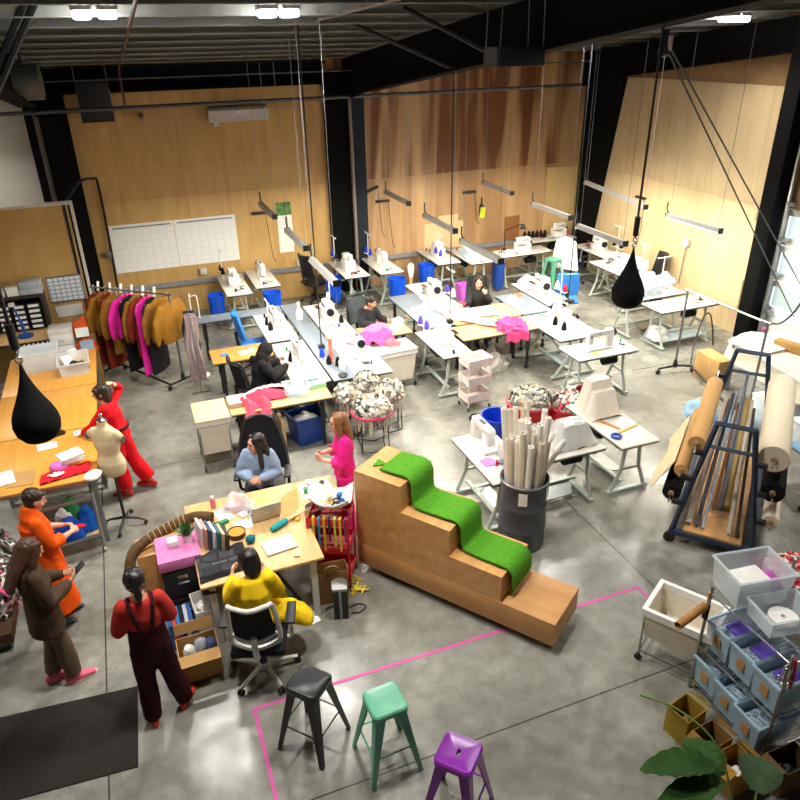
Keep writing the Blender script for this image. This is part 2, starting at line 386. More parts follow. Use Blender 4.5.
for v in b.bm.verts: v.co += V((nz(v.co, 2), nz(v.co + V((9, 0, 0)), 2), nz(v.co + V((0, 9, 0)), 2))) * .3
struct(b, 'outside_shrubs', mat('shrub_green', '#5f9a52', .9, var=.4, scale=5), 'green shrubs outside the garage door')
struct(B().bx(10.9, 24, -6, 20, -.25, -.02), 'outside_ground', mat('asphalt', '#a6a6a2', .9))
# ================================================================ LAMPS
M_led = mat('led_panel', '#ffffff', emit=30)
M_tube = mat('lamp_tube', '#fff6e0', emit=250)
M_cord = mat('grey_cord', '#8f9090', .6)
M_refl = mat('reflector_grey', '#c2bdb8', .45, .3)
def high_bay(x, y, label, k=1):
    z = ROOF(y) - .13
    t = thing('high_bay_light', label, 'ceiling light', (x, y, z), 0, 'high bay lights')
    b = B(); b.box((-.12, 0, 0), (.20, .27, .05), bev=.01); b.box((.12, 0, 0), (.20, .27, .05), bev=.01); b.box((0, 0, .03), (.12, .05, .03)); b.obj('housing', M_refl, t)
    for s in (-.12, .12):
        B().box((s, 0, -.06), (.17, .24, .08), bev=.02).obj('led_panel', M_led, t)
    b = B(); b.tube([(-.12, 0, .02), (-.12, 0, .18)], .006); b.tube([(.12, 0, .02), (.12, 0, .18)], .006); b.obj('hanger', M_steel, t)
    area_light('bay_lamp', (0, 0, -.12), .46, .28, P_BAY * k, (1, .97, .90), parent=t, spread=rad(125))
for x, y, l in ((.075, 8.6, 'twin panel lamp glowing at the top left of the roof deck'), (1.93, 8.6, 'twin panel lamp glowing above the hanging cords beside the rafter'),
                (7.3, 10.2, 'twin panel lamp hidden behind the middle rafter'), (9.2, 9.6, 'twin panel lamp over the right wall tables'),
                (.1, 4.6, 'twin panel lamp over the near mats'), (2.3, 4.6, 'twin panel lamp over the near stools'), (7.3, 4.6, 'twin panel lamp over the near shelving'), (-4, 7.5, 'twin panel lamp over the cutting tables'), (-3.6, 13.9, 'twin panel lamp behind the plywood partition')):
    high_bay(x, y, l, .92 if y < 7 else .6 if x > 9 else .7 if y > 12 else 1)
def hanging_light(x, y, label, L=1.22, rz=0, z=2.46):
    t = thing('hanging_light', label, 'hanging light', (x, y, z), rz, 'strip lights hung over the sewing tables')
    b = B(); h = L / 2
    b.rings([[(-.055, yy, -.036), (-.025, yy, .03), (.025, yy, .03), (.055, yy, -.036), (.050, yy, -.036), (.021, yy, .022), (-.021, yy, .022), (-.050, yy, -.036)] for yy in (-h, h)])
    b.obj('reflector', M_refl, t)
    for q in (-h, h): B().box((0, q, -.01), (.095, .012, .085)).obj('end_cap', M_blk, t)
    for s in (-.022, .022): B().cyl((s, -h + .03, -.0375), (s, h - .03, -.0375), .010, n=8).obj('lamp_tube', M_tube, t)
    top = ROOF(y) - z - .1
    for s in (-1, 1): B().tube([(0, s * (h - .06), .03), (0, s * (h - .06), top)], .004, 6).obj('cord', M_cord, t)
    B().tube([(0, h - .02, .02), (.0, h + .03, .10), (0, h + .02, .2)], .012, 6).obj('hook', M_blk, t)
    area_light('strip_lamp', (0, 0, -.065), .12, L - .06, P_FIX * min(1.2, L / 1.22), (1, .95, .87), parent=t)
for a in ((2.42, 13.0, 'strip light hung nearest the framed green poster, in front of the plywood wall'), (2.4, 10.75, 'strip light hung above the left row, second from the wall'), (2.33, 8.95, 'strip light hung above the left row, nearest the black mesh chair'),
          (4.93, 13.0, 'strip light hung just right of the middle black column'), (4.82, 10.75, 'strip light hung above the middle row, second from the wall'), (4.66, 8.95, 'strip light hung above the middle row, nearest the camera'),
          (7.1, 13.0, 'strip light hung beside the yellow-green bottle on the figured wall'), (6.95, 10.75, 'strip light hung over the table with the black thread cones'), (6.74, 9.0, 'strip light hung in front of the white coat on the chair'),
          (8.5, 9.0, 'strip light hung before the bare plywood of the right wall')): hanging_light(*a)
hanging_light(8.80, 11.5, 'long strip light hung behind the black sack rope', 2.5, rad(-10))

# ================================================================ SEWING TABLES
def table_parts(t, L, D, top=M_white, leg=M_grn, h=.76, kind='sewing'):
    b = B(); b.box((0, 0, h - .012), (L, D, .024), bev=.006); tp = b.obj('tabletop', top, t)
    B().box((0, 0, h - .034), (L - .012, D - .012, .02)).obj('edge_band', M_edge, tp)
    hx = L / 2 - .14
    if kind == 'sewing':
        for s in (-1, 1):
            b = B(); b.box((s * hx, 0, h - .06), (.05, D - .06, .03))
            for q in (-1, 1): b.tube([(s * hx, q * .10, h - .06), (s * hx, q * .13, .35), (s * hx, q * (D / 2 - .03), .05)], .024, 6)
            b.box((s * hx, 0, .04), (.06, D + .04, .035), bev=.008); b.box((s * hx, 0, .35), (.03, .26, .03))
            b.obj('leg', leg, t)
        B().box((0, .1, .16), (2 * hx, .05, .03)).obj('stretcher', leg, t)
        B().box((.05, -.02, .12), (.46, .26, .018), rx=rad(10)).obj('treadle', M_steel, t)
        b = B(); b.cyl((.12, .02, .52), (.36, .02, .52), .075); b.box((.24, .02, .63), (.1, .1, .12)); b.obj('motor', M_blkm, t)
    elif kind == 'desk':
        for sx in (-1, 1):
            for sy in (-1, 1):
                q = B(); q.bx(sx * hx - .03, sx * hx + .03, sy * (D / 2 - .07) - .02, sy * (D / 2 - .07) + .02, .35, h - .04); q.bx(sx * hx - .018, sx * hx + .018, sy * (D / 2 - .07) - .013, sy * (D / 2 - .07) + .013, .06, .36)
                lg = q.obj('leg', M_blackst, t)
                q = B(); q.cyl((sx * hx - .02, sy * (D / 2 - .07), .035), (sx * hx + .02, sy * (D / 2 - .07), .035), .035); q.obj('caster', M_blk, lg)
        b = B(); b.bx(-hx, hx, -.02, .02, h - .075, h - .045); b.obj('rail', M_blackst, t)
def sewing_table(x, y, L, D, rz, label, top=M_white, leg=M_grn, kind='sewing', group='sewing tables', name='sewing_table', h=.76, cat='table'):
    t = thing(name, label, cat, (x, y, 0), rz, group); table_parts(t, L, D, top, leg, h, kind); return t
_mach = {}
def machine(x, y, z, rz, label, kind='lockstitch'):
    if kind in _mach: return dup(_mach[kind], (x, y, z), rz, label)
    t = thing('sewing_machine', label, 'sewing machine', (x, y, z), rz, 'sewing machines'); _mach[kind] = t
    if kind == 'lockstitch':
        b = B(); b.box((0, 0, .02), (.48, .18, .04), bev=.008); b.obj('bed', M_wplast, t)
        b = B(); b.box((.17, 0, .14), (.11, .13, .24), bev=.02); b.box((0, 0, .27), (.44, .11, .09), bev=.02); b.box((-.19, 0, .20), (.085, .10, .2), bev=.015); b.obj('arm', M_wplast, t)
        b = B(); b.cyl((.225, 0, .25), (.262, 0, .25), .062, n=18); b.obj('handwheel', M_blkm, t)
        b = B(); b.cyl((-.19, 0, .11), (-.19, 0, .045), .007); b.box((-.19, -.012, .045), (.02, .04, .006)); b.obj('needle_bar', M_chrome, t)
        b = B(); b.cyl((-.19, -.052, .24), (-.19, -.066, .24), .022); b.cyl((-.05, -.055, .27), (-.05, -.065, .27), .012); b.obj('tension_dial', M_steel, t)
        b = B(); b.box((.02, .0, .318), (.12, .05, .006)); b.obj('top_panel', M_edge, t)
    else:
        b = B(); b.box((0, 0, .10), (.34, .24, .20), bev=.025); b.obj('body', M_wplast, t)
        b = B(); b.box((.05, .01, .26), (.26, .16, .12), bev=.03); b.box((-.13, -.02, .25), (.06, .08, .16), bev=.01); b.obj('head', M_wplast, t)
        b = B(); b.cyl((.17, 0, .17), (.215, 0, .17), .065, n=18); b.obj('handwheel', M_blkm, t)
        b = B(); b.box((-.1, -.15, .19), (.2, .08, .012)); b.cyl((-.13, -.03, .17), (-.13, -.03, .20), .006); b.obj('work_plate', M_chrome, t)
        b = B()
        for k in range(3): b.cyl((-.03 + .05 * k, -.075, .27), (-.03 + .05 * k, -.095, .27), .016)
        b.obj('tension_dial', M_steel, t)
    return t
_ts = []
def thread_stand(x, y, z, rz, label):
    if _ts: return dup(_ts[0], (x, y, z), rz, label)
    t = thing('thread_stand', label, 'thread stand', (x, y, z), rz, 'thread stands'); _ts.append(t)
    b = B(); b.cyl((0, 0, 0), (0, 0, .62), .009, n=8); b.obj('pole', M_wplast, t)
    b = B(); b.box((0, 0, .60), (.34, .016, .014)); b.ring((-.15, 0, .615), .014, .004, 10, 5); b.ring((.15, 0, .615), .014, .004, 10, 5); b.obj('thread_guide', M_wplast, t)
    b = B(); b.box((0, 0, .14), (.34, .02, .014)); 
    for s in (-.13, .13): b.cyl((s, 0, .14), (s, 0, .148), .055); b.cyl((s, 0, .148), (s, 0, .24), .005, n=6)
    b.obj('cone_holder', M_wplast, t); return t
_cone = {}
def cone(x, y, z, m, label, group='thread cones', s=1.0):
    k = (m.name, s)
    if k in _cone: return dup(_cone[k], (x, y, z), 0, label, group)
    b = B(); b.lathe([(.030 * s, 0), (.044 * s, .012 * s), (.040 * s, .06 * s), (.026 * s, .125 * s), (.014 * s, .135 * s), (.012 * s, .15 * s)], n=14)
    o = one(b, 'thread_cone', m, label, 'thread cone', (x, y, z), 0, group); _cone[k] = o; return o
M_tblk, M_tblu, M_twht = mat('black_thread', '#1c1c20', .9), mat('blue_thread', '#2247c8', .8), mat('white_thread', '#f2efe8', .9)
M_tred, M_tgrn = mat('red_thread', '#c32638', .9), mat('green_thread', '#3c9a58', .9)
M_tvio = mat('violet_thread', '#5646b0', .9)
Z = .761
M_lgreyp = mat('bobbin_grey', '#9aa0a6', .5)
def station(x, y, L, D, rz, where, mk='lockstitch', side=1, cones=(M_twht, M_tblk), top=M_white, leg=M_grn, stand=True, off=0, mach=True, flip=0):
    """table, machine, thread stand and cones; where = 'the ... sewing table ...'"""
    sewing_table(x, y, L, D, rz, where[4:] if where.startswith('the ') else where, top, leg)
    c, s = cos(rz), sin(rz); P = lambda u, v: (x + u * c - v * s, y + u * s + v * c)
    rr = random.Random(int(x * 97 + y * 31)); q = -side if mach else 1
    for nm, cat, m, uu, vv in (('scissors', 'scissors', rr.choice((M_blk, M_steel)), .34, -.10), ('thread_spool', 'spool', rr.choice((M_tred, M_tblk, M_tvio, M_tgrn)), .50, .08), ('fabric_scrap', 'fabric', rr.choice((M_paper, M_pinkl, M_card, M_grey)), .22, -.15), ('bobbin_tray', 'tray', rr.choice((M_edge, M_grey, M_lgreyp)), .44, .0)):
        uu = min(uu, L / 2 - .09) * q + off; px, py = P(uu, vv * D / .56 * .9 + rr.uniform(-.02, .02)); b = B()
        if nm == 'scissors': b.ring((-.05, -.02, .008), .020, .006, 12, 5); b.ring((-.05, .02, .008), .020, .006, 12, 5); b.box((.03, 0, .008), (.13, .014, .008))
        elif nm == 'thread_spool': b.lathe([(0, 0), (.022, 0), (.016, .01), (.016, .05), (.022, .06), (0, .06)], n=12, cap=False)
        elif nm == 'fabric_scrap': b.prism([(-.06, -.04), (.05, -.05), (.07, .03), (-.02, .05)], .0, .006)
        else: b.box((0, 0, .012), (.10, .07, .024), bev=.005)
        one(b, nm, m, '%s on %s' % (dict(scissors='scissors', thread_spool='small %s spool' % m.name.split('_')[0], fabric_scrap='small fabric scrap', bobbin_tray='small bobbin tray')[nm], where), cat, (px, py, Z), rr.uniform(0, 3))
    f = pi if flip else 0
    if mach: machine(*P(off, .0), Z, rz + f, 'white %s machine on %s' % ('lockstitch' if mk == 'lockstitch' else 'boxy overlock', where), mk)
    if stand:
        q = P(off + side * .42, D / 2 - .09 if not flip else -D / 2 + .09); thread_stand(*q, Z, rz, 'white thread stand on %s' % where)
        for i, m in enumerate(cones):
            u = off + side * .42 + (-.13, .13)[i % 2]
            if i < 2: p = P(u, D / 2 - .09 if not flip else -D / 2 + .09); cone(*p, Z + .148, m, '%s cone upright on %s' % (m.name.replace('_', ' '), where))
            else: p = P(off - side * .3 + .1 * (i - 2), D / 2 - .10 if not flip else -D / 2 + .1); cone(*p, Z, m, '%s cone loose on %s' % (m.name.replace('_', ' '), where))
R90 = pi / 2
# against the back wall
station(1.82, 14.28, 1.4, .50, R90, 'the sewing table below the right end of the wall planner', 'overlock', 1, (M_tblk, M_tblk))
station(2.44, 14.50, 1.3, .50, R90, 'the sewing table below the green poster', side=1, stand=False)
station(4.30, 14.38, 1.3, .54, R90, 'the sewing table in front of the black column', 'overlock', 1, (M_tblk, M_tblu))
station(5.06, 14.34, 1.3, .52, R90, 'the sewing table right of the black column', side=1, cones=(M_tblu, M_tblu))
station(6.46, 14.48, 1.3, .54, R90, 'the sewing table below the pale patch of the figured wall', 'overlock', -1, (M_tvio, M_tvio))
station(7.12, 14.22, 1.3, .52, R90, 'the sewing table under pale blue plastic by the figured wall', stand=False, mach=False)
station(8.38, 14.03, 1.30, .54, 0, 'the sewing table with the black desk lamp', 'overlock', 1, (M_twht, M_twht), stand=False)
station(9.52, 14.86, 1.40, .56, 0, 'the long sewing table in the back right corner', 'overlock', 1, (), stand=False, off=.35)
# right wall
station(10.0, 13.36, 1.28, .55, -R90, 'the sewing table in the corner by the tapered column', 'overlock', 1, (M_tblk, M_tblk), flip=0)
station(9.55, 11.95, 1.45, .58, -R90, 'the sewing table behind the black sack', 'overlock', 1, (M_twht, M_twht))
station(9.05, 10.42, 1.35, .52, 0, 'the right-wall sewing table under the blue plastic heap', stand=True, cones=(M_tblk, M_tblk), side=1)
station(9.22, 9.72, 1.30, .56, 0, 'the pale green sewing table before the bare right wall', stand=False, mach=False)
# left row, two sides of the grey trough
station(2.08, 11.60, 1.36, .52, R90, 'the sewing table behind the blue chair', side=-1, cones=(M_tblk, M_tblk), flip=0)
station(2.10, 9.95, 1.68, .54, R90, 'the sewing table of the person in the black hood', side=-1, cones=(M_twht, M_tblk))
station(3.04, 11.60, 1.6, .52, -R90, 'the sewing table beside the dark-jacketed sewer', 'overlock', -1, (M_twht, M_tblk, M_tblk))
station(3.03, 9.90, 1.70, .56, -R90, 'the sewing table reaching out to the ribbon baskets', side=-1, cones=(M_tred, M_twht), stand=False)
# middle row
station(5.24, 11.95, 1.7, .50, -R90, 'the sewing table right of the middle grey table', 'overlock', 1, (M_tvio, M_twht))
station(4.46, 9.76, 1.18, .52, R90, 'the sewing table behind the white tray trolley', 'overlock', 1, (M_tvio, M_tvio))
# right row
station(7.22, 11.3, 1.4, .52, -R90, 'the sewing table in front of the green metal stool', 'overlock', 1, (M_twht, M_tred))
station(6.62, 9.66, 1.24, .80, R90, 'the wide sewing table with two tall thread cones', side=-1, cones=(M_tblk, M_tblk))
station(6.60, 8.54, 1.10, .58, 0, 'the sewing table nearest the red ribbon basket', 'lockstitch', -1, (M_tblk, M_tblk), stand=False)
# near group behind the grey drum
station(3.55, 6.34, 1.12, .56, R90, 'the sewing table left of the grey drum', 'lockstitch', 1, (M_twht, M_twht), stand=False, off=.25)
station(4.37, 6.23, 1.06, .54, 0, 'the sewing table behind the grey drum', 'overlock', 1, (), stand=False, mach=False)
station(5.33, 6.48, 1.22, .56, R90, 'the sewing table with the blue tape roll', stand=False, mach=False)
# grey troughs between the rows
def plain(x0, x1, y0, y1, label, top=M_grey, kind='desk', name='work_table', h=.76, group=None):
    L, D = x1 - x0, y1 - y0
    if L >= D: return sewing_table((x0 + x1) / 2, (y0 + y1) / 2, L, D, 0, label, top, M_blackst, kind, group, name, h)
    return sewing_table((x0 + x1) / 2, (y0 + y1) / 2, D, L, R90, label, top, M_blackst, kind, group, name, h)
plain(.83, 2.38, 12.30, 12.64, 'narrow grey table running across behind the blue chair')
plain(2.40, 2.74, 9.06, 12.64, 'long narrow grey table between the two lines of white sewing tables')
plain(4.43, 4.97, 10.42, 12.25, 'grey table with a black edge behind the tray trolley')
plain(6.30, 6.90, 10.36, 11.45, 'short grey table right of the seated person with pink cloth')
M_orange_top = wood('orange_oak_top', '#c9823c', '#dd9a52', (6, .7, 6), .4)
plain(.86, 1.80, 10.38, 10.95, 'small orange wood desk in front of the blue chair', M_orange_top)
plain(.84, 2.24, 8.58, 9.08, 'wood desk with the red fabric heap and blue bin under it', M_oak)
plain(3.34, 4.18, 10.40, 10.92, 'wood desk where the person in the dark jacket sews pink tulle', M_oak)
plain(4.99, 6.28, 10.38, 11.06, 'wood desk under the pink tulle, farther of the two', M_oak)
plain(4.80, 6.20, 9.70, 10.30, 'wood desk under the pink tulle, nearer of the two', M_oak)
# ================================================================ PEOPLE
TMP = bpy.data.scenes.new('tmp')
def remesh(b, name, mats, voxel, it=2, wr=0, ws=9, fold=None):
    """union of the overlapping closed shapes collected in b as one continuous surface; wr = depth of cloth folds"""
    me = b.mesh(name + '_tmp', mats if isinstance(mats, (list, tuple)) else [mats], 0); o = bpy.data.objects.new('tmp', me); TMP.collection.objects.link(o)
    r = o.modifiers.new('r', 'REMESH'); r.mode = 'VOXEL'; r.voxel_size = voxel
    if it: q = o.modifiers.new('s', 'SMOOTH'); q.iterations = it; q.factor = .5
    vl = TMP.view_layers[0]; vl.update(); dg = vl.depsgraph; new = bpy.data.meshes.new_from_object(o.evaluated_get(dg)); new.name = name
    bpy.data.objects.remove(o); bpy.data.meshes.remove(me)
    if wr:
        f = fold or (lambda p: V((p.x, p.y, p.z * .45)))
        for v in new.vertices:
            p = f(v.co); v.co += v.normal * wr * (noise.noise(p * ws) + .5 * noise.noise(p * ws * 2.3))
    new.materials.clear()
    for m in (mats if isinstance(mats, (list, tuple)) else [mats]): new.materials.append(m)
    new.shade_smooth(); return new
M_eye, M_lip, M_brow = mat('dark_eye', '#1d1512', .3), mat('lips', '#a84a45', .5), mat('eyebrow', '#2e201a', .8)
SKINS = {}
def arm_hand(b, el, wr, curl=.6, palm=(0, 0, -1), s=1, thumb=1):
    """palm, five separate bent fingers and a side thumb continuing the forearm el > wr"""
    d = (V(wr) - V(el)).normalized(); n = V(palm); n = (n - d * n.dot(d)).normalized(); u = d.cross(n) * thumb      # u: across the palm, towards the thumb
    w = V(wr)
    b.loft([(w - d * .01, .024, .018), (w + d * .035, .034, .016), (w + d * .075, .038, .014)], 10, u, round_=True)
    for k, (off, ln) in enumerate(((.028, .068), (.010, .078), (-.010, .072), (-.028, .056))):
        p0 = w + d * .07 + u * off; a = curl * .8
        p1 = p0 + (d * cos(a) + n * sin(a)) * ln * .5; p2 = p1 + (d * cos(a * 2.2) + n * sin(a * 2.2)) * ln * .5
        b.loft([(p0, .0095, .0095), (p1, .0085, .0085), (p2, .007, .007)], 8, round_=True)
    q = w + d * .02 + u * .024; q1 = q + (d * .6 + u * .7 + n * .25).normalized() * .035; q2 = q1 + (d * .85 + u * .2 + n * .45).normalized() * .03
    b.loft([(q, .012, .012), (q1, .0105, .0105), (q2, .008, .008)], 8, round_=True)
def person(label, loc, rz, J, skin='#d9a184', build=1.0, hands=True, face=(0, 0)):
    """J: joints in the person's own frame, facing +Y. Returns (object, J)"""
    D = dict(pel=(0, 0, .90), ch=(0, .0, 1.22), nk=(0, -.01, 1.40), hd=(0, .03, 1.53),
             shl=(-.17, -.01, 1.34), shr=(.17, -.01, 1.34), ell=(-.23, -.03, 1.08), elr=(.23, -.03, 1.08), wrl=(-.24, .06, .86), wrr=(.24, .06, .86),
             hil=(-.085, 0, .86), hir=(.085, 0, .86), knl=(-.09, .02, .48), knr=(.09, .02, .48), anl=(-.09, -.02, .08), anr=(.09, -.02, .08), tol=(0, 1, 0), tor=(0, 1, 0),
             pl=(1, 0, 0), prr=(-1, 0, 0), cl=.6, cr=.6)
    D.update(J); J = {k: V(v) if isinstance(v, tuple) else v for k, v in D.items()}
    for k, v in J.items():
        if k[:2] in ('sh', 'hi', 'kn', 'an') and k != 'side': v.x *= .86
        if k[:2] == 'el': v.x *= .80
    m = mat('skin_' + skin[1:], skin, .5, var=.05)
    b = B(); side = (J['shr'] - J['shl']).normalized(); J['side'] = side
    wa = J['pel'].lerp(J['ch'], .5)
    b.loft([(J['pel'] - (wa - J['pel']).normalized() * .06, .10, .08), (J['pel'], .128 * build, .095), (wa, .105 * build, .08), (J['ch'], .132 * build, .10), (J['ch'].lerp(J['nk'], .7), .115 * build, .07), (J['nk'], .06, .055)], 16, side, round_=True)
    b.loft([(J['nk'] - V((0, 0, .05)), .055, .055), (J['hd'] - V((0, 0, .06)), .047, .050)], 12, side, round_=True)
    for s in 'lr':
        b.loft([(J['sh' + s], .044, .044), (J['sh' + s].lerp(J['el' + s], .5), .040, .040), (J['el' + s], .037, .037), (J['el' + s].lerp(J['wr' + s], .35), .038, .038), (J['wr' + s], .024, .022)], 12, round_=True)
        if hands: arm_hand(b, J['el' + s], J['wr' + s], J['cl' if s == 'l' else 'cr'], J['pl' if s == 'l' else 'prr'], thumb=-1 if s == 'l' else 1)
        h, k, a = J['hi' + s], J['kn' + s], J['an' + s]
        b.loft([(h, .078, .08), (h.lerp(k, .5), .070, .072), (k, .052, .054), (k.lerp(a, .3), .054, .056), (a, .034, .036)], 14, round_=True)
        t = J['to' + s].normalized(); b.loft([(a - t * .045 - V((0, 0, .03)), .032, .035), (a + t * .05 - V((0, 0, .045)), .040, .03), (a + t * .15 - V((0, 0, .06)), .036, .018)], 10, side, round_=True)
    # head with face: yaw, pitch of the look
    R = Matrix.Rotation(face[0], 3, 'Z') @ Matrix.Rotation(face[1], 3, 'X'); J['R'] = R; c = J['hd']; P = lambda x, y, z: c + R @ V((x, y, z))
    b.ell(P(0, -.01, .02), (.074, .094, .095), 16, 12, R); b.loft([(P(0, .02, .0), .064, .075), (P(0, .035, -.06), .052, .058), (P(0, .05, -.098), .028, .03)], 14, R @ V((1, 0, 0)), round_=True)
    b.loft([(P(0, .083, .022), .010, .009), (P(0, .106, -.018), .016, .014)], 8, R @ V((1, 0, 0)), round_=True); b.ell(P(0, .088, -.052), (.024, .012, .011), 10, 7, R); b.ell(P(0, .07, .04), (.05, .022, .016), 10, 7, R)
    for s in (-1, 1): b.ell(P(s * .076, -.005, .0), (.012, .022, .033), 10, 7, R); b.ell(P(s * .045, .06, -.025), (.024, .025, .024), 10, 7, R)
    me = remesh(b, 'person', [m, M_eye, M_lip, M_brow], .0075, 2)
    feats = [(P(s * .031, .085, .012), .0125, 1) for s in (-1, 1)] + [(P(x, .098, -.052), .0105, 2) for x in (-.013, 0, .013)] + [(P(s * x, .088, .036), .009, 3) for s in (-1, 1) for x in (.022, .034, .046)]
    for p in me.polygons:
        if (p.center - c).length < .14:
            for q, r, i in feats:
                if (p.center - q).length < r: p.material_index = i
    o = link('person', me); o.location = loc; o.scale = (.955,) * 3; o.rotation_euler = (0, 0, rz); tag(o, label, 'person', 'people in the workshop'); return o, J
def G_torso(b, J, t=.014, build=1.0, hem=.0, bw=1.0):
    wa = J['pel'].lerp(J['ch'], .5); dn = (J['pel'] - wa).normalized()
    b.loft([(J['pel'] + dn * (.02 + hem), (.140 * build + t) * bw, (.108 + t) * bw), (J['pel'], (.140 * build + t) * bw, .108 + t), (wa, .122 * build + t, .092 + t), (J['ch'], .138 * build + t, .105 + t), (J['ch'].lerp(J['nk'], .75), .118 * build + t, .072 + t), (J['nk'] - V((0, 0, .005)), .075, .07)], 18, J['side'])
def G_sleeve(b, J, s, t=.014, to=1.0, puff=0):
    S_, E, Wr = J['sh' + s], J['el' + s], J['wr' + s]
    b.loft([(S_ - (E - S_).normalized() * .015, .044 + t * .8, .046 + t * .8), (S_.lerp(E, .5), .040 + t + puff, .040 + t + puff), (E, .036 + t + puff, .036 + t + puff)] + ([(E.lerp(Wr, .5), .034 + t + puff, .034 + t + puff), (E.lerp(Wr, to), .027 + t, .026 + t)] if to > 0 else []), 14, round_=True)
def G_legs(b, J, t=.012, flare=0, to=.95):
    b.loft([(J['pel'] + V((0, 0, .12)), .122 + t, .092 + t), (J['pel'], .140 + t, .108 + t), (J['pel'] - V((0, 0, .07)), .128 + t, .10 + t), (J['pel'] - V((0, 0, .12)), .09 + t, .08 + t)], 16, J['side'], round_=True)
    for s in 'lr':
        h, k, a = J['hi' + s], J['kn' + s], J['an' + s]; e = k.lerp(a, to)
        b.loft([(h, .080 + t, .085 + t), (h.lerp(k, .5), .072 + t, .075 + t), (k, .058 + t + flare * .4, .06 + t + flare * .4), (k.lerp(e, .5), .057 + t + flare * .8, .06 + t + flare * .8), (e, .045 + t + flare, .05 + t + flare)], 16, J['side'])
def garment(name, b, m, o, label=None, voxel=.012, wr=.006, ws=9):
    g = link(name, remesh(b, name, m, voxel, 2, wr, ws), o)
    if label: g['label'] = label
    return g
def shoes(o, J, m, sole=M_wplast):
    for s in 'lr':
        a = J['an' + s]; t = J['to' + s].normalized(); b = B(); sd = V((t.y, -t.x, 0))
        b.loft([(a - t * .055 - V((0, 0, .035)), .036, .045), (a - V((0, 0, .03)), .042, .055), (a + t * .06 - V((0, 0, .045)), .046, .038), (a + t * .165 - V((0, 0, .058)), .040, .024)], 12, sd, round_=True, power=.8)
        sh = link('shoe', remesh(b, 'shoe', m, .008, 2), o)
        b = B(); b.loft([(a - t * .075 + V((0, 0, -.072)), .03, .010), (a + V((0, 0, -.072)), .042, .010), (a + t * .08 + V((0, 0, -.072)), .047, .010), (a + t * .195 + V((0, 0, -.072)), .032, .010)], 12, sd, round_=True, power=.8)
        b.obj('sole', sole, sh)
def hair(o, J, m, kind='bob', extra=None):
    R = J['R']; c = J['hd']; P = lambda x, y, z: c + R @ V((x, y, z)); sd = R @ V((1, 0, 0)); b = B()
    b.ell(P(0, -.028, .042), (.090, .098, .086), 18, 12, R)
    if kind == 'bob':
        b.loft([(P(0, -.045, .05), .086, .075), (P(0, -.055, -.03), .092, .066), (P(0, -.055, -.095), .082, .055)], 16, sd, round_=True)
        for s in (-1, 1): b.loft([(P(s * .06, .035, .07), .028, .03), (P(s * .078, .02, .01), .018, .036), (P(s * .074, .012, -.05), .014, .028)], 10, sd, round_=True)
        b.loft([(P(-.05, .068, .066), .02, .016), (P(.05, .068, .066), .02, .016)], 10, round_=True)
    elif kind in ('long', 'longer'):
        z = -.24 if kind == 'long' else -.36
        b.loft([(P(0, -.05, .04), .088, .07), (P(0, -.075, -.06), .098, .06), (P(0, -.10, -.16), .105, .05), (P(0, -.105, z), .07, .035)], 16, sd, round_=True)
        for s in (-1, 1): b.loft([(P(s * .05, .03, .085), .03, .03), (P(s * .08, .02, .02), .022, .036), (P(s * .088, .005, -.08), .026, .034), (P(s * .10, .02, z * .8), .022, .026)], 10, sd, round_=True)
    elif kind == 'short':
        b.ell(P(0, -.03, .0), (.084, .075, .08), 14, 10, R)
        b.loft([(P(-.04, .062, .078), .026, .018), (P(.04, .062, .078), .026, .018)], 10, round_=True)
    elif kind == 'pony':
        b.ell(P(0, -.035, -.01), (.082, .070, .075), 14, 10, R); b.loft([(P(0, -.10, .0), .03, .03), (P(0, -.115, -.08), .035, .03), (P(0, -.105, -.15), .018, .015)], 10, sd, round_=True)
    h = link('hair', remesh(b, 'hair', m, .009, 1, .006, 26, lambda p: V((p.x * 1.6, p.y * 1.6, p.z * .3))), o); return h
H_dk, H_blk, H_br = mat('dark_brown_hair', '#2b1c15', .45, var=.3, scale=40), mat('black_hair', '#151112', .4, var=.3, scale=40), mat('chestnut_hair', '#4a2d1c', .5, var=.3, scale=40)
H_bl = mat('light_brown_hair', '#8a5a34', .5, var=.35, scale=30)
C_red, C_or, C_mag, C_yel = mat('red_cloth', '#d3151f', .8, var=.08), mat('orange_cloth', '#f0590f', .75, var=.08), mat('magenta_cloth', '#ef128f', .7, var=.08), mat('yellow_cloth', '#e8c11c', .8, var=.1)
C_brown, C_taupe, C_mar, C_knit = mat('dark_brown_cloth', '#4a3a2d', .85, var=.12), mat('taupe_cloth', '#6b5a48', .85, var=.1), mat('maroon_cloth', '#340d15', .8, var=.15), mat('red_knit', '#b8352c', .9, var=.12, scale=60, bump=.15)
C_blue, C_blk, C_dk = mat('pale_blue_knit', '#8ea2bd', .9, var=.1, scale=50, bump=.15), mat('black_cloth', '#1e1d1f', .85, var=.15), mat('charcoal_cloth', '#2a2c30', .8, var=.15)
C_denim = mat('dark_denim', '#2b3448', .85, var=.15)

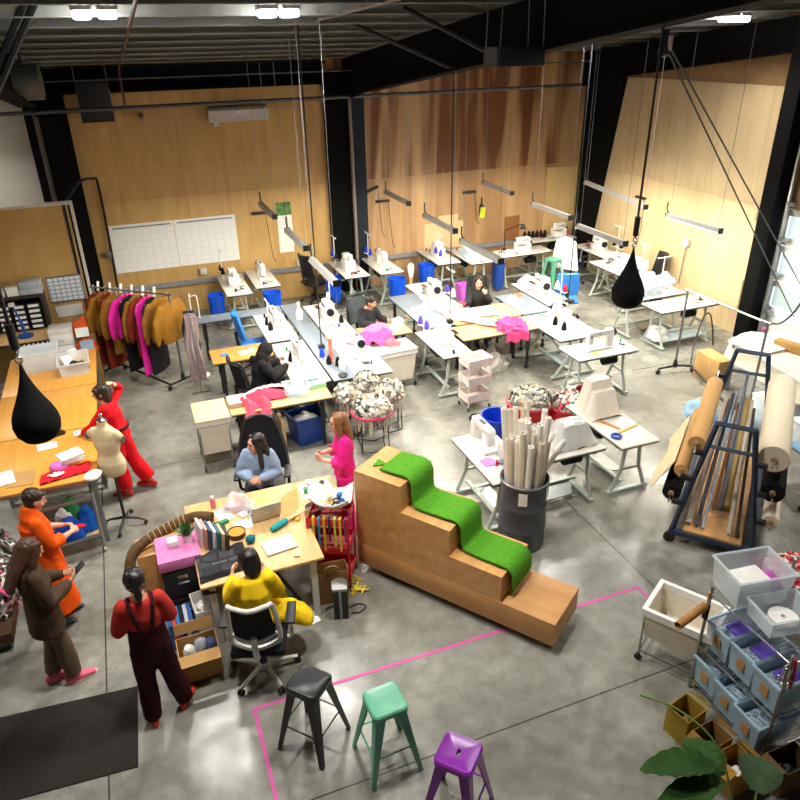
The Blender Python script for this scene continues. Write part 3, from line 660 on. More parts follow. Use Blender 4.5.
# -- red jumpsuit, leaning on the cutting table with one hand in the hair
o, J = person('person in a red jumpsuit leaning on the cutting table, hand in hair', (-.58, 8.44, 0), rad(62), dict(
    pel=(0, -.04, .92), ch=(-.01, .02, 1.22), nk=(-.01, .05, 1.38), hd=(-.01, .09, 1.50), shl=(-.17, .03, 1.33), shr=(.16, .03, 1.33), ell=(-.25, .19, 1.12), wrl=(-.17, .36, 1.0), elr=(.40, .02, 1.42), wrr=(.15, .0, 1.56),
    hil=(-.085, -.02, .88), hir=(.085, -.02, .88), knl=(-.10, .02, .49), knr=(.10, -.10, .48), anl=(-.10, .0, .08), anr=(.16, -.24, .12), pl=(0, .5, -1), prr=(-1, .2, -.2), cl=.1, cr=.5), face=(rad(18), rad(-8)))
b = B(); G_torso(b, J, .016); G_sleeve(b, J, 'l', .016, .95); G_sleeve(b, J, 'r', .016, .6); G_legs(b, J, .016, .035, .86); garment('jumpsuit', b, C_red, o)
b = B(); b.loft([(J['pel'] + V((0, 0, .085)), .164, .128), (J['pel'] + V((0, 0, .12)), .160, .124)], 18, J['side']); garment('belt', b, C_mar, o, voxel=.01, wr=0)
hair(o, J, H_dk, 'bob'); shoes(o, J, mat('red_leather', '#c22a22', .4), mat('red_sole', '#a8231c', .5))
# -- orange dress, looking down at the hands
o, J = person('person in a loose orange dress with short dark hair, holding something small', (-1.31, 6.27, 0), rad(-68), dict(
    hd=(0, .06, 1.52), ell=(-.25, .05, 1.09), wrl=(-.10, .27, 1.06), elr=(.25, .05, 1.09), wrr=(.06, .29, 1.05), knl=(-.09, .02, .48), anl=(-.10, .04, .08), anr=(.09, -.10, .08), pl=(.6, 0, -.5), prr=(-.6, 0, -.5), cl=.9, cr=.9), face=(rad(-6), rad(-22)))
b = B(); G_torso(b, J, .026, hem=0); G_sleeve(b, J, 'l', .018, .45, .014); G_sleeve(b, J, 'r', .018, .45, .014)
b.loft([(V((0, -.01, 1.28)), .165, .13), (V((0, 0, 1.0)), .17, .145), (V((0, 0, .7)), .19, .17), (V((0, 0, .42)), .215, .195), (V((0, 0, .24)), .235, .215)], 20, J['side']); b.loft([(V((0, -.02, 1.37)), .13, .095), (V((0, -.02, 1.43)), .08, .075)], 16, J['side'], round_=True)
garment('dress', b, C_or, o, wr=.012, ws=7); hair(o, J, H_dk, 'short'); shoes(o, J, M_blk, M_blk)
B().box((0, .40, 1.03), (.05, .09, .012), rx=rad(-20)).obj('held_swatch', C_red, o)
# -- brown coat, long hair, phone in hand
o, J = person('person with long brown hair in a dark brown coat, holding a phone', (-1.28, 5.46, 0), rad(-66), dict(
    hd=(0, .05, 1.53), ell=(-.25, .03, 1.09), wrl=(-.07, .27, 1.10), elr=(.25, .03, 1.08), wrr=(.04, .27, 1.07), anl=(-.08, -.06, .08), anr=(.10, .07, .08), knr=(.10, .06, .48), tor=(.1, 1, 0), pl=(.6, -.2, .4), prr=(-.6, -.2, .4), cl=.8, cr=.8), face=(0, rad(-24)), build=1.1)
b = B(); G_torso(b, J, .03, 1.1, hem=.20, bw=1.12); G_sleeve(b, J, 'l', .024, .85, .01); G_sleeve(b, J, 'r', .024, .85, .01); garment('coat', b, C_brown, o, wr=.008)
b = B(); G_legs(b, J, .014, .012, .93); garment('trousers', b, C_taupe, o); hair(o, J, H_br, 'longer')
shoes(o, J, mat('pink_trainer', '#d9607c', .6), mat('pale_pink_sole', '#e8a0ae', .6))
B().box((-.02, .385, 1.115), (.075, .15, .010), rx=rad(35), bev=.003).obj('phone', M_blk, o)
# -- maroon overalls over a red jumper, seen from behind
o, J = person('person in maroon overalls over a red jumper, standing back to camera', (-.44, 4.72, 0), rad(6), dict(
    hd=(0, .05, 1.53), ell=(-.26, .02, 1.10), wrl=(-.10, .24, 1.08), elr=(.26, .02, 1.10), wrr=(.10, .24, 1.06), hil=(-.09, 0, .86), hir=(.09, 0, .86), knl=(-.11, .02, .48), knr=(.13, .02, .48), anl=(-.13, -.03, .07), anr=(.21, .04, .07), tor=(.55, .85, 0)), face=(0, rad(-12)))
b = B(); G_torso(b, J, .016); G_sleeve(b, J, 'l', .020, .9, .012); G_sleeve(b, J, 'r', .020, .9, .012); garment('jumper', b, C_knit, o)
b = B(); G_legs(b, J, .020, .012, 1.0); b.loft([(V((0, 0, .90)), .166, .138), (V((0, 0, 1.04)), .152, .126), (V((0, 0, 1.12)), .152, .128)], 18, J['side'])
garment('overalls', b, C_mar, o)
for s in (-1, 1):
    b = B(); b.loft([(V((s * .03, -.127, 1.10)), .018, .008), (V((s * .065, -.130, 1.24)), .018, .008), (V((s * .09, -.095, 1.36)), .018, .008), (V((s * .095, -.01, 1.405)), .018, .008), (V((s * .085, .085, 1.35)), .018, .008), (V((s * .07, .130, 1.12)), .018, .008)], 8, (1, 0, 0)); b.obj('strap', C_mar, o)
h = hair(o, J, H_blk, 'pony'); shoes(o, J, mat('red_shoe', '#c8322c', .5), mat('tan_sole', '#b98a56', .6))
B().loft([(J['hd'] + V((-.075, -.075, .0)), .008, .012), (J['hd'] + V((0, -.112, -.012)), .008, .012), (J['hd'] + V((.075, -.075, .0)), .008, .012)], 8).obj('hair_clip', M_steel, h)
# -- magenta suit, hands clasped
o, J = person('person in a magenta suit with long light brown hair, hands together', (1.80, 6.58, 0), rad(78), dict(
    hd=(0, .04, 1.53), ell=(-.24, .04, 1.09), wrl=(-.07, .25, 1.10), elr=(.24, .04, 1.08), wrr=(.05, .26, 1.12), pl=(.9, 0, .1), prr=(-.9, 0, .1), cl=.9, cr=.9), face=(rad(4), rad(-4)))
b = B(); G_torso(b, J, .024, hem=.05); G_sleeve(b, J, 'l', .026, .15, .012); G_sleeve(b, J, 'r', .026, .15, .012); garment('top', b, C_mag, o)
b = B(); G_legs(b, J, .022, .03, .98); garment('trousers', b, C_mag, o); hair(o, J, H_bl, 'long'); shoes(o, J, C_mag, M_wplast)
# -- seated people
SIT = dict(pel=(0, 0, .56), ch=(0, .02, .90), nk=(0, .03, 1.08), hd=(0, .08, 1.21), shl=(-.17, .02, 1.02), shr=(.17, .02, 1.02), hil=(-.09, .04, .54), hir=(.09, .04, .54), knl=(-.11, .44, .52), knr=(.11, .44, .52), anl=(-.11, .42, .10), anr=(.11, .42, .10),
           ell=(-.24, .06, .79), elr=(.24, .06, .79), wrl=(-.12, .30, .87), wrr=(.12, .30, .87))
def sit(**k): d = dict(SIT); d.update(k); return d
o, J = person('person in a pale blue knit jumper with long black hair, seated arms folded', (.93, 7.10, 0), rad(160), sit(hd=(0, .06, 1.20), ell=(-.27, .07, .80), elr=(.27, .07, .80), wrl=(-.05, .27, .84), wrr=(.06, .25, .82), pl=(.3, -.6, -.5), prr=(-.3, -.6, -.5)), face=(rad(-55), rad(-4)))
b = B(); G_torso(b, J, .026); G_sleeve(b, J, 'l', .026, .9, .014); G_sleeve(b, J, 'r', .026, .9, .014); garment('jumper', b, C_blue, o)
b = B(); G_legs(b, J, .012, 0, .95); garment('trousers', b, C_denim, o); hair(o, J, H_blk, 'longer'); shoes(o, J, M_blk)
o, J = person('person in a yellow dress seated at the near side of the wood table', (.46, 4.95, 0), rad(-4), sit(hd=(0, .12, 1.19), nk=(0, .06, 1.07), ell=(-.27, .10, .80), elr=(.26, .10, .80), wrl=(-.17, .36, .87), wrr=(.14, .36, .87)), face=(rad(14), rad(-22)))
b = B(); G_torso(b, J, .024); G_sleeve(b, J, 'l', .026, .75, .018); G_sleeve(b, J, 'r', .026, .75, .018)
b.loft([(V((0, -.06, .66)), .17, .14), (V((0, .16, .60)), .22, .12), (V((.03, .40, .55)), .27, .10), (V((.05, .52, .42)), .28, .07), (V((.06, .55, .25)), .28, .06)], 18, (1, 0, 0)); b.loft([(V((.14, .06, .58)), .12, .09), (V((.34, .10, .50)), .16, .10), (V((.46, .12, .40)), .15, .07)], 14, (0, 1, 0), round_=True)
garment('dress', b, C_yel, o, wr=.012, ws=8); hair(o, J, H_blk, 'bob'); shoes(o, J, M_blk)
o, J = person('person in a black hooded coat bent over the left sewing row', (1.42, 9.66, 0), rad(-72), sit(hd=(0, .17, 1.16), nk=(0, .10, 1.06), ch=(0, .06, .90), ell=(-.27, .14, .80), elr=(.27, .14, .80), wrl=(-.16, .42, .88), wrr=(.12, .42, .88)), face=(0, rad(-35)))
b = B(); G_torso(b, J, .04, 1.1, hem=.08); G_sleeve(b, J, 'l', .035, .95, .015); G_sleeve(b, J, 'r', .035, .95, .015); garment('coat', b, C_blk, o, wr=.012)
b = B(); R = J['R']; c = J['hd']; b.ell(c + R @ V((0, -.03, .025)), (.112, .115, .13), 16, 10, R); b.loft([(c + R @ V((0, -.05, -.04)), .11, .09), (J['nk'] - V((0, .03, .03)), .13, .10)], 14, (1, 0, 0), round_=True); garment('hood', b, C_blk, o)
b = B(); G_legs(b, J, .014, 0, .95); garment('trousers', b, C_blk, o); shoes(o, J, M_blk)
o, J = person('person in a dark jacket sewing pink tulle, short black hair', (3.62, 11.15, 0), rad(-158), sit(hd=(0, .12, 1.20), ell=(-.28, .12, .84), elr=(.28, .12, .84), wrl=(-.16, .38, .89), wrr=(.13, .38, .88)), skin='#c99676', face=(rad(34), rad(-20)))
b = B(); G_torso(b, J, .028); G_sleeve(b, J, 'l', .026, .92, .008); G_sleeve(b, J, 'r', .026, .92, .008); garment('jacket', b, C_dk, o, wr=.009)
b = B(); G_legs(b, J, .012, 0, .95); garment('trousers', b, C_denim, o); hair(o, J, H_blk, 'short'); shoes(o, J, M_blk)
o, J = person('person in a black jacket at the pink tulle desks, one hand to the chin', (5.86, 11.33, 0), rad(168), sit(hd=(0, .08, 1.20), ell=(-.26, .16, .84), elr=(.26, .14, .84), wrl=(-.12, .22, 1.0), wrr=(.40, .34, .87), pl=(.5, -.6, .3), prr=(0, 0, -1)), skin='#dcae90', face=(rad(-6), rad(-8)))
b = B(); G_torso(b, J, .026); G_sleeve(b, J, 'l', .026, .9, .008); G_sleeve(b, J, 'r', .026, .55, .008); garment('jacket', b, C_dk, o, wr=.009)
b = B(); b.loft([(J['elr'].lerp(J['wrr'], .5), .05, .05), (J['elr'].lerp(J['wrr'], .98), .04, .04)], 12, round_=True); garment('cuff', b, mat('dusty_red_cloth', '#a83b4d', .8), o, voxel=.01)
b = B(); G_legs(b, J, .012, 0, .95); garment('trousers', b, C_denim, o); hair(o, J, H_dk, 'long'); shoes(o, J, M_blk)
bpy.data.scenes.remove(TMP)
# ================================================================ CHAIRS AND STOOLS
def office_chair(label, loc, rz, fab, frame, seat_h=.47, back_h=.55, bw=.46, arms=True, base=None, high=False, name='office_chair', mesh_back=None):
    """faces +Y; backrest at -Y"""
    t = thing(name, label, 'chair', loc, rz, 'office chairs'); base = base or frame
    b = B(); b.box((0, .01, seat_h - .035), (.48, .46, .075), bev=.03); b.obj('seat', fab, t)
    z0 = seat_h + .12
    def back(u, v): 
        x = (u - .5) * bw * (1 - (.12 if bw < .6 else .42) * v * v); return (x, -.24 - .10 * v + .35 * (u - .5) ** 2, z0 + v * back_h)
    if mesh_back:
        b = B(); b.sheet(lambda u, v: back(.08 + .84 * u, .1 + .82 * v), 10, 8, .012); bk = b.obj('backrest', mesh_back, t)
        b = B(); P = [back(u, v) for u, v in ((0, 0), (0, .33), (0, .66), (.02, .97), (.1, 1), (.5, 1), (.9, 1), (.98, .97), (1, .66), (1, .33), (1, 0), (.9, -.12), (.5, -.14), (.1, -.12), (0, 0))]
        b.tube(P, .022, 8, sub=3); b.tube([back(.0, .14), V(back(.5, .10)) + V((0, -.02, 0)), back(1, .14)], .016, 8, sub=4); b.obj('back_frame', frame, bk)
    else:
        b = B(); b.sheet(back, 12, 10, .05); bk = b.obj('backrest', fab, t)
    b = B(); b.tube([(0, -.08, seat_h - .07), (0, -.25, seat_h - .03), (0, -.285, z0 + .12)], .028, 8, sub=4); b.obj('back_support', frame, t)
    if arms:
        for s in (-1, 1):
            b = B(); b.tube([(s * .22, .0, seat_h - .05), (s * .285, 0, seat_h - .03), (s * .29, .0, seat_h + .17)], .018, 8, sub=3); a = b.obj('armrest', frame, t)
            b = B(); b.box((s * .29, .04, seat_h + .19), (.085, .27, .03), bev=.012); b.obj('arm_pad', M_blk, a)
    b = B(); b.cyl((0, 0, .10), (0, 0, seat_h - .06), .028); b.cyl((0, 0, .10), (0, 0, .25), .038); b.obj('gas_column', M_blk, t)
    b = B(); b.cyl((0, 0, .075), (0, 0, .135), .05)
    for k in range(5):
        a = 2 * pi * k / 5 + .3; b.loft([((.03 * cos(a), .03 * sin(a), .11), .022, .028), ((.31 * cos(a), .31 * sin(a), .075), .018, .014)], 8)
    bs = b.obj('star_base', base, t)
    for k in range(5):
        a = 2 * pi * k / 5 + .3; x, y = .31 * cos(a), .31 * sin(a)
        b = B(); 
        for s in (-.016, .016): b.cyl((x - s * sin(a) - .006 * sin(a), y + s * cos(a) + .006 * cos(a), .03), (x - s * sin(a) + .006 * sin(a), y + s * cos(a) - .006 * cos(a), .03), .03, n=12)
        b.cyl((x, y, .04), (x, y, .075), .01); b.obj('caster', M_blk, bs)
    return t
M_lgrey = mat('light_grey_plastic', '#cfcdc8', .4)
office_chair('office chair with light grey frame and black mesh back, under the yellow dress', (.45, 4.86, 0), rad(-17), M_blkm, M_lgrey, back_h=.46, bw=.42, mesh_back=M_blkm)
office_chair('big black office chair behind the person in pale blue', (.98, 7.22, 0), rad(165), M_blk, M_blk, back_h=.66, bw=.62, name='office_chair', arms=True)
office_chair('black office chair holding the person in the black hood', (1.33, 9.70, 0), rad(-72), M_blkm, M_blk, back_h=.5, mesh_back=M_blkm)
office_chair('black mesh office chair holding the person in the dark jacket', (3.60, 11.22, 0), rad(-168), M_blk, M_blk, back_h=.56, mesh_back=mat('grey_mesh', '#4c5254', .8))
ch = office_chair('black office chair draped with a jacket, behind the pink tulle', (5.90, 11.42, 0), rad(150), M_blk, M_blk, back_h=.55, arms=False)
for x, y, rz, l in ((1.70, 11.72, -92, 'blue shell chair between the grey table and the orange desk'), (7.96, 11.55, -28, 'blue shell chair left of the black sack, by the green stool')):
    office_chair(l, (x, y, 0), rad(rz), M_bluep, M_blk, back_h=.46, arms=False, name='shell_chair')
office_chair('black office chair turned sideways by the back wall, left of the black column', (3.62, 14.75, 0), rad(-70), M_blk, M_blk, back_h=.5)
cc = office_chair('dark office chair with a white coat hung on it in the back right corner', (9.42, 13.55, 0), rad(-60), mat('navy_mesh', '#262c40', .8), M_blk, back_h=.5)
office_chair('black office chair behind the black sack, by the right wall', (10.1, 11.70, 0), rad(70), M_blk, M_blk, back_h=.5, arms=False)
b = B(); b.sheet(lambda u, v: (9.12 - .27 * (u - .5) * (1.25 - .35 * v) - .05 * sin(u * pi) * (1 - v), 13.37 + .46 * (u - .5) * (1.25 - .35 * v) - .04 * sin(u * 9) * (1 - v), 1.16 - .72 * (1 - v) - .10 * abs(2 * u - 1) ** 2 * v), 14, 10, .03)
one(b, 'hanging_coat', M_wcloth, 'white coat hung over the chair in the back right corner', 'coat')
_st = {}
def stool(label, loc, rz, m, hole=False, k='x'):
    t = thing('metal_stool', label, 'stool', loc, rz, 'metal stools'); h = .68; a = .145
    def sq(r, z, c=.045, n=5):
        out = []
        for q in range(4):
            for i in range(n + 1):
                an = q * pi / 2 + i * pi / 2 / n; cx, cy = ((1, 1), (-1, 1), (-1, -1), (1, -1))[q]; out.append((cx * (r - c) + c * cos(an), cy * (r - c) + c * sin(an), z))
        return out
    b = B(); R = [sq(a - .004, h - .05), sq(a, h - .05), sq(a, h - .012), sq(a - .012, h, .04), sq(a - .025, h - .003, .03), sq(a - .034, h - .007, .025)]
    if hole:
        n = len(R[0]); R.append([(.032 * cos(2 * pi * (i + 2.5) / n) * 1.0, .016 * sin(2 * pi * (i + 2.5) / n), h - .007) for i in range(n)]); R.append([(p[0], p[1], h - .05) for p in R[-1]])
        b.rings(R, cap=False, closed=True)
    else: b.rings(R)
    b.obj('seat', m, t)
    for sx in (-1, 1):
        for sy in (-1, 1):
            p0, p1 = V((sx * (a - .028), sy * (a - .028), h - .045)), V((sx * .215, sy * .215, .0)); b = B()
            rs = []
            for f, w in ((0, .075), (.5, .05), (1, .028)):
                p = p0.lerp(p1, f); th = .006
                rs.append([p + V((sx * th, sy * th, 0)), p + V((-sx * w, sy * th, 0)), p + V((-sx * w, -sy * .004, 0)), p + V((-sx * .004, -sy * .004, 0)), p + V((-sx * .004, -sy * w, 0)), p + V((sx * th, -sy * w, 0))])
            b.rings(rs); lg = b.obj('leg', m, t); B().cyl((p1.x - sx * .012, p1.y - sy * .012, 0), (p1.x - sx * .012, p1.y - sy * .012, .035), .017).obj('foot_cap', M_blk if m is not M_mint else m, lg)
    for z, r in ((.27, .17),):
        for i in range(4):
            c = [(1, 1), (-1, 1), (-1, -1), (1, -1)]; p, q = c[i], c[(i + 1) % 4]; B().tube([(p[0] * r, p[1] * r, z), (q[0] * r, q[1] * r, z)], .008, 6).obj('cross_bar', m, t)
    return t
M_mint = mat('mint_paint', '#5fa889', .35, var=.05); M_violet = mat('violet_paint', '#7d1f96', .3, var=.06); M_gunm = mat('black_stool_paint', '#232324', .3, .3)
stool('black metal stool, nearest the light grey office chair', (.69, 4.0, 0), rad(42), M_gunm)
stool('mint green metal stool between the black and violet stools', (1.19, 3.61, 0), rad(3), M_mint)
stool('violet metal stool with a slot in its seat at the front', (1.52, 2.99, 0), rad(43), M_violet, True)
stool('mint green metal stool at the sewing table with the black desk lamp', (8.86, 13.45, 0), rad(20), M_mint)

# ================================================================ FLOOR THINGS
b = B(); c = mat('pink_tape', '#c9569a', .6); w = .025
for x0, x1, y0, y1 in ((.26, 4.34, 4.465, 4.50), (.26, .295, 1.5, 4.47), (4.305, 4.34, 3.5, 4.47)): b.bx(x0, x1, y0, y1, .0005, .002)
one(b, 'floor_tape', c, 'pink tape outline stuck on the concrete floor around the stools', 'tape')
b = B(); b.prism([(-1.80, 5.22), (-.66, 5.12), (-.70, 4.28), (-1.86, 4.36)], 0, .012); one(b, 'floor_mat', mat('dark_mat', '#2c2724', .9, var=.2, scale=60, bump=.3), 'dark brown door mat on the floor in front of the long-haired person', 'mat')
# stepped plywood bench
bench = thing('stepped_bench', 'stepped plywood bench on casters with a strip of green turf over it', 'bench', (1.70, 5.88, 0), rad(-54.9))
XZ = Matrix(((1, 0, 0), (0, 0, 1), (0, 1, 0)))
b = B(); b.box((1.13, .295, .235), (2.26, .59, .27), bev=.004); b.obj('plinth', wood('birch_ply_low', '#b57f47', '#c9955c', (.6, 3, 3), .45), bench)
b = B(); b.prism([(.002, .372), (1.70, .372), (1.70, .67), (1.132, .67), (1.132, .975), (.566, .975), (.566, 1.28), (.002, 1.28)], .002, .588, M=XZ); b.obj('steps', M_birch, bench)
for x in (.25, 2.0):
    for y in (.1, .5):
        b = B(); b.cyl((x, y - .018, .05), (x, y + .018, .05), .05); q = b.obj('caster', mat('red_caster', '#a3352a', .5), bench); B().box((x, y, .085), (.07, .06, .03)).obj('caster_plate', M_steel, q)
path = smooth([V(p) for p in ((.24, 0, 1.293), (.40, 0, 1.297), (.54, 0, 1.298), (.605, 0, 1.24), (.62, 0, 1.12), (.645, 0, 1.02), (.72, 0, .992), (.95, 0, .99), (1.11, 0, .992), (1.17, 0, .93), (1.185, 0, .80), (1.21, 0, .71), (1.30, 0, .686), (1.55, 0, .686), (1.68, 0, .685), (1.745, 0, .62), (1.76, 0, .50), (1.745, 0, .41))], 4)
def turf(u, v):
    p = path[min(int(u * (len(path) - 1)), len(path) - 1)]; w = .40; n = .006 * nz(V((u * 30, v * 9, 3)))
    return (p.x + n, .12 + w * v + .012 * sin(u * 14), p.z + abs(n) + .006)
b = B(); b.sheet(turf, len(path) - 1, 12, -.02); M_turf = mat('green_turf', '#569a28', .95, var=.35, scale=90, bump=.8)
tf = b.obj('turf_runner', M_turf); tag(tf, 'strip of bright green artificial turf draped down the stepped bench', 'artificial turf'); tf.location = bench.location; tf.rotation_euler = bench.rotation_euler
b = B(); 
for i in range(5200):
    u, v = random.random(), random.random(); p = V(turf(u, v)); k = min(int(u * (len(path) - 1)), len(path) - 2); tn = (path[k + 1] - path[k]); n = V((-tn.z, 0, tn.x)).normalized()
    if n.z < -.3: n = -n
    d = (n + V((random.uniform(-.7, .7), random.uniform(-.7, .7), random.uniform(-.3, .5)))).normalized() * .022; s = V((random.uniform(-1, 1), random.uniform(-1, 1), 0)).normalized() * .003
    a = [b.bm.verts.new(p + s), b.bm.verts.new(p - s), b.bm.verts.new(p + d)]; b._face(a)
me = b.bm; b2 = bpy.data.meshes.new('blades'); me.to_mesh(b2); me.free(); b2.materials.append(M_turf); q = link('blades', b2, tf); q['kind'] = 'stuff'
b = B(); b.prism([(.10, .30), (.24, .26), (.13, .16)], 1.283, 1.30); q = one(b, 'turf_offcut', M_turf, 'small triangle of green turf on the top step of the bench', 'turf offcut'); q.location = bench.location; q.rotation_euler = bench.rotation_euler
# grey drum full of pattern rolls
dx, dy = 3.58, 5.64
t = thing('steel_drum', 'dark grey steel drum filled with cream pattern rolls', 'drum', (dx, dy, 0))
b = B(); b.lathe([(.25, .0), (.262, .02), (.262, .27), (.270, .28), (.262, .29), (.262, .56), (.270, .57), (.262, .58), (.262, .86), (.272, .875), (.262, .885), (.250, .875), (.248, .3), (.0, .3)], n=36, cap=False); b.obj('drum_body', mat('drum_grey', '#4b4e55', .4, .3, var=.06), t)
b = B(); b.ring((0, 0, .87), .266, .012, 36, 8); b.obj('rim_band', M_steel, t)
for a in (-2.15, -.85):
    b = B(); b.sheet(lambda u, v: (.266 * cos(a + (u - .5) * .36), .266 * sin(a + (u - .5) * .36), .66 + .16 * v), 5, 2, -.003); b.obj('paper_label', M_paper, t)
M_patt = [mat('pattern_paper_a', '#f2e9dd', .7, var=.05), mat('pattern_paper_b', '#f7f2ea', .7, var=.05), mat('pattern_paper_c', '#e8dac4', .7, var=.06)]
for i in range(30):
    a = i * 2.4; r = .17 * math.sqrt((i + .5) / 30); p = V((dx + r * cos(a), dy + r * sin(a), .315)); ln = random.uniform(.95, 1.42); rr = random.uniform(.028, .036)
    d = V((cos(a) * r * .5 - .02, sin(a) * r * .5, 1)).normalized()
    if i in (25, 27, 29): a = (-.1, .35, .8)[(25, 27, 29).index(i)]; p = V((dx - .10 * cos(a), dy - .10 * sin(a), .36)); ln = 1.05; d = V((cos(a) * .60, sin(a) * .60, 1)).normalized()
    b = B(); R = d.to_track_quat('Z', 'Y').to_matrix(); b.lathe([(rr, 0), (rr, ln), (rr * .75, ln), (rr * .75, ln - .05), (0, ln - .05)], (0, 0, 0), 10, M=R, cap=False)
    one(b, 'pattern_roll', M_patt[i % 3], 'cream paper pattern roll standing in the grey steel drum', 'paper roll', p, 0, 'pattern rolls in the grey drum')
# ---------------------------------------------------------------- generic containers
def open_box(t, w, d, h, m, th=.008, name='body', z=0, taper=1.0, mi=None):
    """walls and bottom with thickness, open on top"""
    b = B()
    def rect(k, zz, i=0): return [(sx * (w / 2 * k - i), sy * (d / 2 * k - i), zz) for sx, sy in ((-1, -1), (1, -1), (1, 1), (-1, 1))]
    b.rings([rect(taper, z), rect(1, z + h), rect(1, z + h, th), rect(taper, z + th, th)], cap=True)
    return b.obj(name, m, t, smooth_=30)
def heap(name, m, label, cat, loc, rx, ry, h, seed=0, amp=.25, fr=9, parent=None, group=None, n=26):
    b = B(); rs = []
    for i in range(n // 2 + 1):
        a = pi / 2 * i / (n // 2); rs.append([(rx * cos(a) * cos(2 * pi * k / n), ry * cos(a) * sin(2 * pi * k / n), h * sin(a)) for k in range(n)])
    rs[-1] = [(p[0] * 1 + .001 * cos(k), p[1] + .001 * sin(k), p[2]) for k, p in enumerate(rs[-1])]
    for r in rs:
        for k, p in enumerate(r):
            p = V(p); q = p + V((seed * 7.1, seed * 3.3, 0)); f = 1 + amp * (nz(q, fr) + .6 * nz(q, fr * 2.2)); r[k] = V((p.x * f, p.y * f, max(0, p.z * (1 + amp * 1.4 * nz(q + V((5, 0, 0)), fr)))))
    b.rings(rs)
    if parent: return b.obj(name, m, parent, loc)
    return one(b, name, m, label, cat, loc, 0, group)
def strips(b, n, f, ln=(.08, .22), w=.012, mi=(0,)):
    """short curled strips; f() gives (point, normal)"""
    for _ in range(n):
        p, nr = f(); nr = nr.normalized(); u = nr.orthogonal().normalized(); a = random.uniform(0, 6.28); d = (u * cos(a) + nr.cross(u) * sin(a)); s = d.cross(nr).normalized() * random.uniform(.6, 1.3) * w
        L_ = random.uniform(*ln); c = random.uniform(.02, .08); m = random.choice(mi); rs = []
        for k in range(4):
            q = p + d * L_ * (k / 3 - .5) + nr * (c * sin(pi * k / 3) + .01); rs.append((b.bm.verts.new(q + s), b.bm.verts.new(q - s)))
        for x, y in zip(rs, rs[1:]): b._face((x[0], x[1], y[1], y[0]), m)
    return b
M_rib = [mat('silver_ribbon', '#a3a098', .35, .5, var=.2), mat('white_ribbon', '#d6d1c6', .5), mat('dark_ribbon', '#55534d', .4, .4), mat('cream_ribbon', '#cdb991', .6), mat('red_ribbon', '#d21f3a', .6), mat('black_ribbon', '#1b1b1d', .6), mat('pink_ribbon', '#e0488a', .6)]
def ribbon_basket(label, x, y, z, r, h, mi=(0, 0, 1, 3, 2, 0, 1), rim=None, fringe=True):
    rim = rim or mat('hoop_pink', '#d23a5e', .4)
    t = thing('ribbon_basket', label, 'basket', (x, y, 0), 0, 'hoop baskets of silver ribbon')
    B().ring((0, 0, z), r, .024, 32, 8).obj('hoop_rim', rim, t)
    b = B()
    for k in range(20):
        a = 2 * pi * k / 20; b.tube([(r * cos(a), r * sin(a), z), (r * .9 * cos(a), r * .9 * sin(a), z - .15), (r * .35 * cos(a), r * .35 * sin(a), z - .28)], .004, 5)
    b.ring((0, 0, z - .15), r * .9, .005, 24, 5); b.obj('wire_basket', M_chrome, t)
    b = B()
    for a in (.6, 2.2, 3.8, 5.4): b.tube([(r * .9 * cos(a), r * .9 * sin(a), z - .12), (r * .95 * cos(a), r * .95 * sin(a), .05), (r * .6 * cos(a + .5), r * .6 * sin(a + .5), .02), (r * .95 * cos(a + 1.57), r * .95 * sin(a + 1.57), .05)], .008, 6)
    b.obj('wire_stand', M_blackst, t)
    def f():
        a, e = random.uniform(0, 6.28), math.asin(random.uniform(-.05, 1)); n = V((cos(e) * cos(a), cos(e) * sin(a), sin(e))); return V((n.x * r * .80, n.y * r * .80, z + n.z * h)), n
    b = B(); b.ell((0, 0, z - .02), (r * .78, r * .78, h * .95), 18, 10, mi=2); strips(b, 330, f, (.10, .22), .018, mi); q = b.obj('ribbon_heap', M_rib, t); q['kind'] = 'stuff'
    if not fringe:
        b = B(); b.lathe([(r + .012, z), (r + .004, z - .16), (r - .02, z - .17), (r - .012, z)], n=30, cap=False); b.obj('red_band', M_red, t)
    if fringe:
        b = B()
        for k in range(70):
            a = random.uniform(0, 6.28); L_ = random.uniform(.12, .26); b.box((r * 1.03 * cos(a), r * 1.03 * sin(a), z - L_ / 2), (.004, .012, L_), rz=a, mi=random.choice((0, 1, 3)))
        q = b.obj('ribbon_fringe', M_rib, t); q['kind'] = 'stuff'
    return t
ribbon_basket('hoop basket of silver ribbon nearest the person in magenta', 2.70, 8.26, .60, .28, .17)
ribbon_basket('hoop basket of silver ribbon at the end of the grey table, left of its group', 2.52, 8.80, .60, .19, .15)
ribbon_basket('hoop basket of silver ribbon on the right side of its group of four', 3.12, 8.66, .60, .20, .15)
ribbon_basket('hoop basket of silver ribbon at the back of its group of four', 2.84, 8.90, .66, .18, .18)
ribbon_basket('red hoop basket heaped with silver ribbon, left of the pair behind the drum', 4.92, 7.76, .52, .32, .17, (0, 1, 0, 3, 1, 2), M_red, False)
ribbon_basket('red hoop basket heaped with silver ribbon, right of the pair behind the drum', 5.42, 7.50, .50, .30, .12, (1, 0, 1, 5, 4), M_red, False)
b = B(); b.sheet(lambda u, v: (5.60 + .30 * u, 7.62 + .05 * sin(v * 5) - .10 * v, .60 + .22 * v * (1 - .4 * u)), 8, 8, .012); one(b, 'red_cloth', M_red, 'red cloth sticking up at the right red ribbon basket', 'cloth')
# blue tub
b = B(); b.lathe([(.17, 0), (.23, .34), (.245, .35), (.245, .365), (.225, .36), (.165, .015), (0, .012)], n=30, cap=False); one(b, 'plastic_tub', mat('vivid_blue_plastic', '#1440c4', .35), 'round blue plastic tub on the floor behind the drum table', 'tub', (4.46, 7.86, 0))
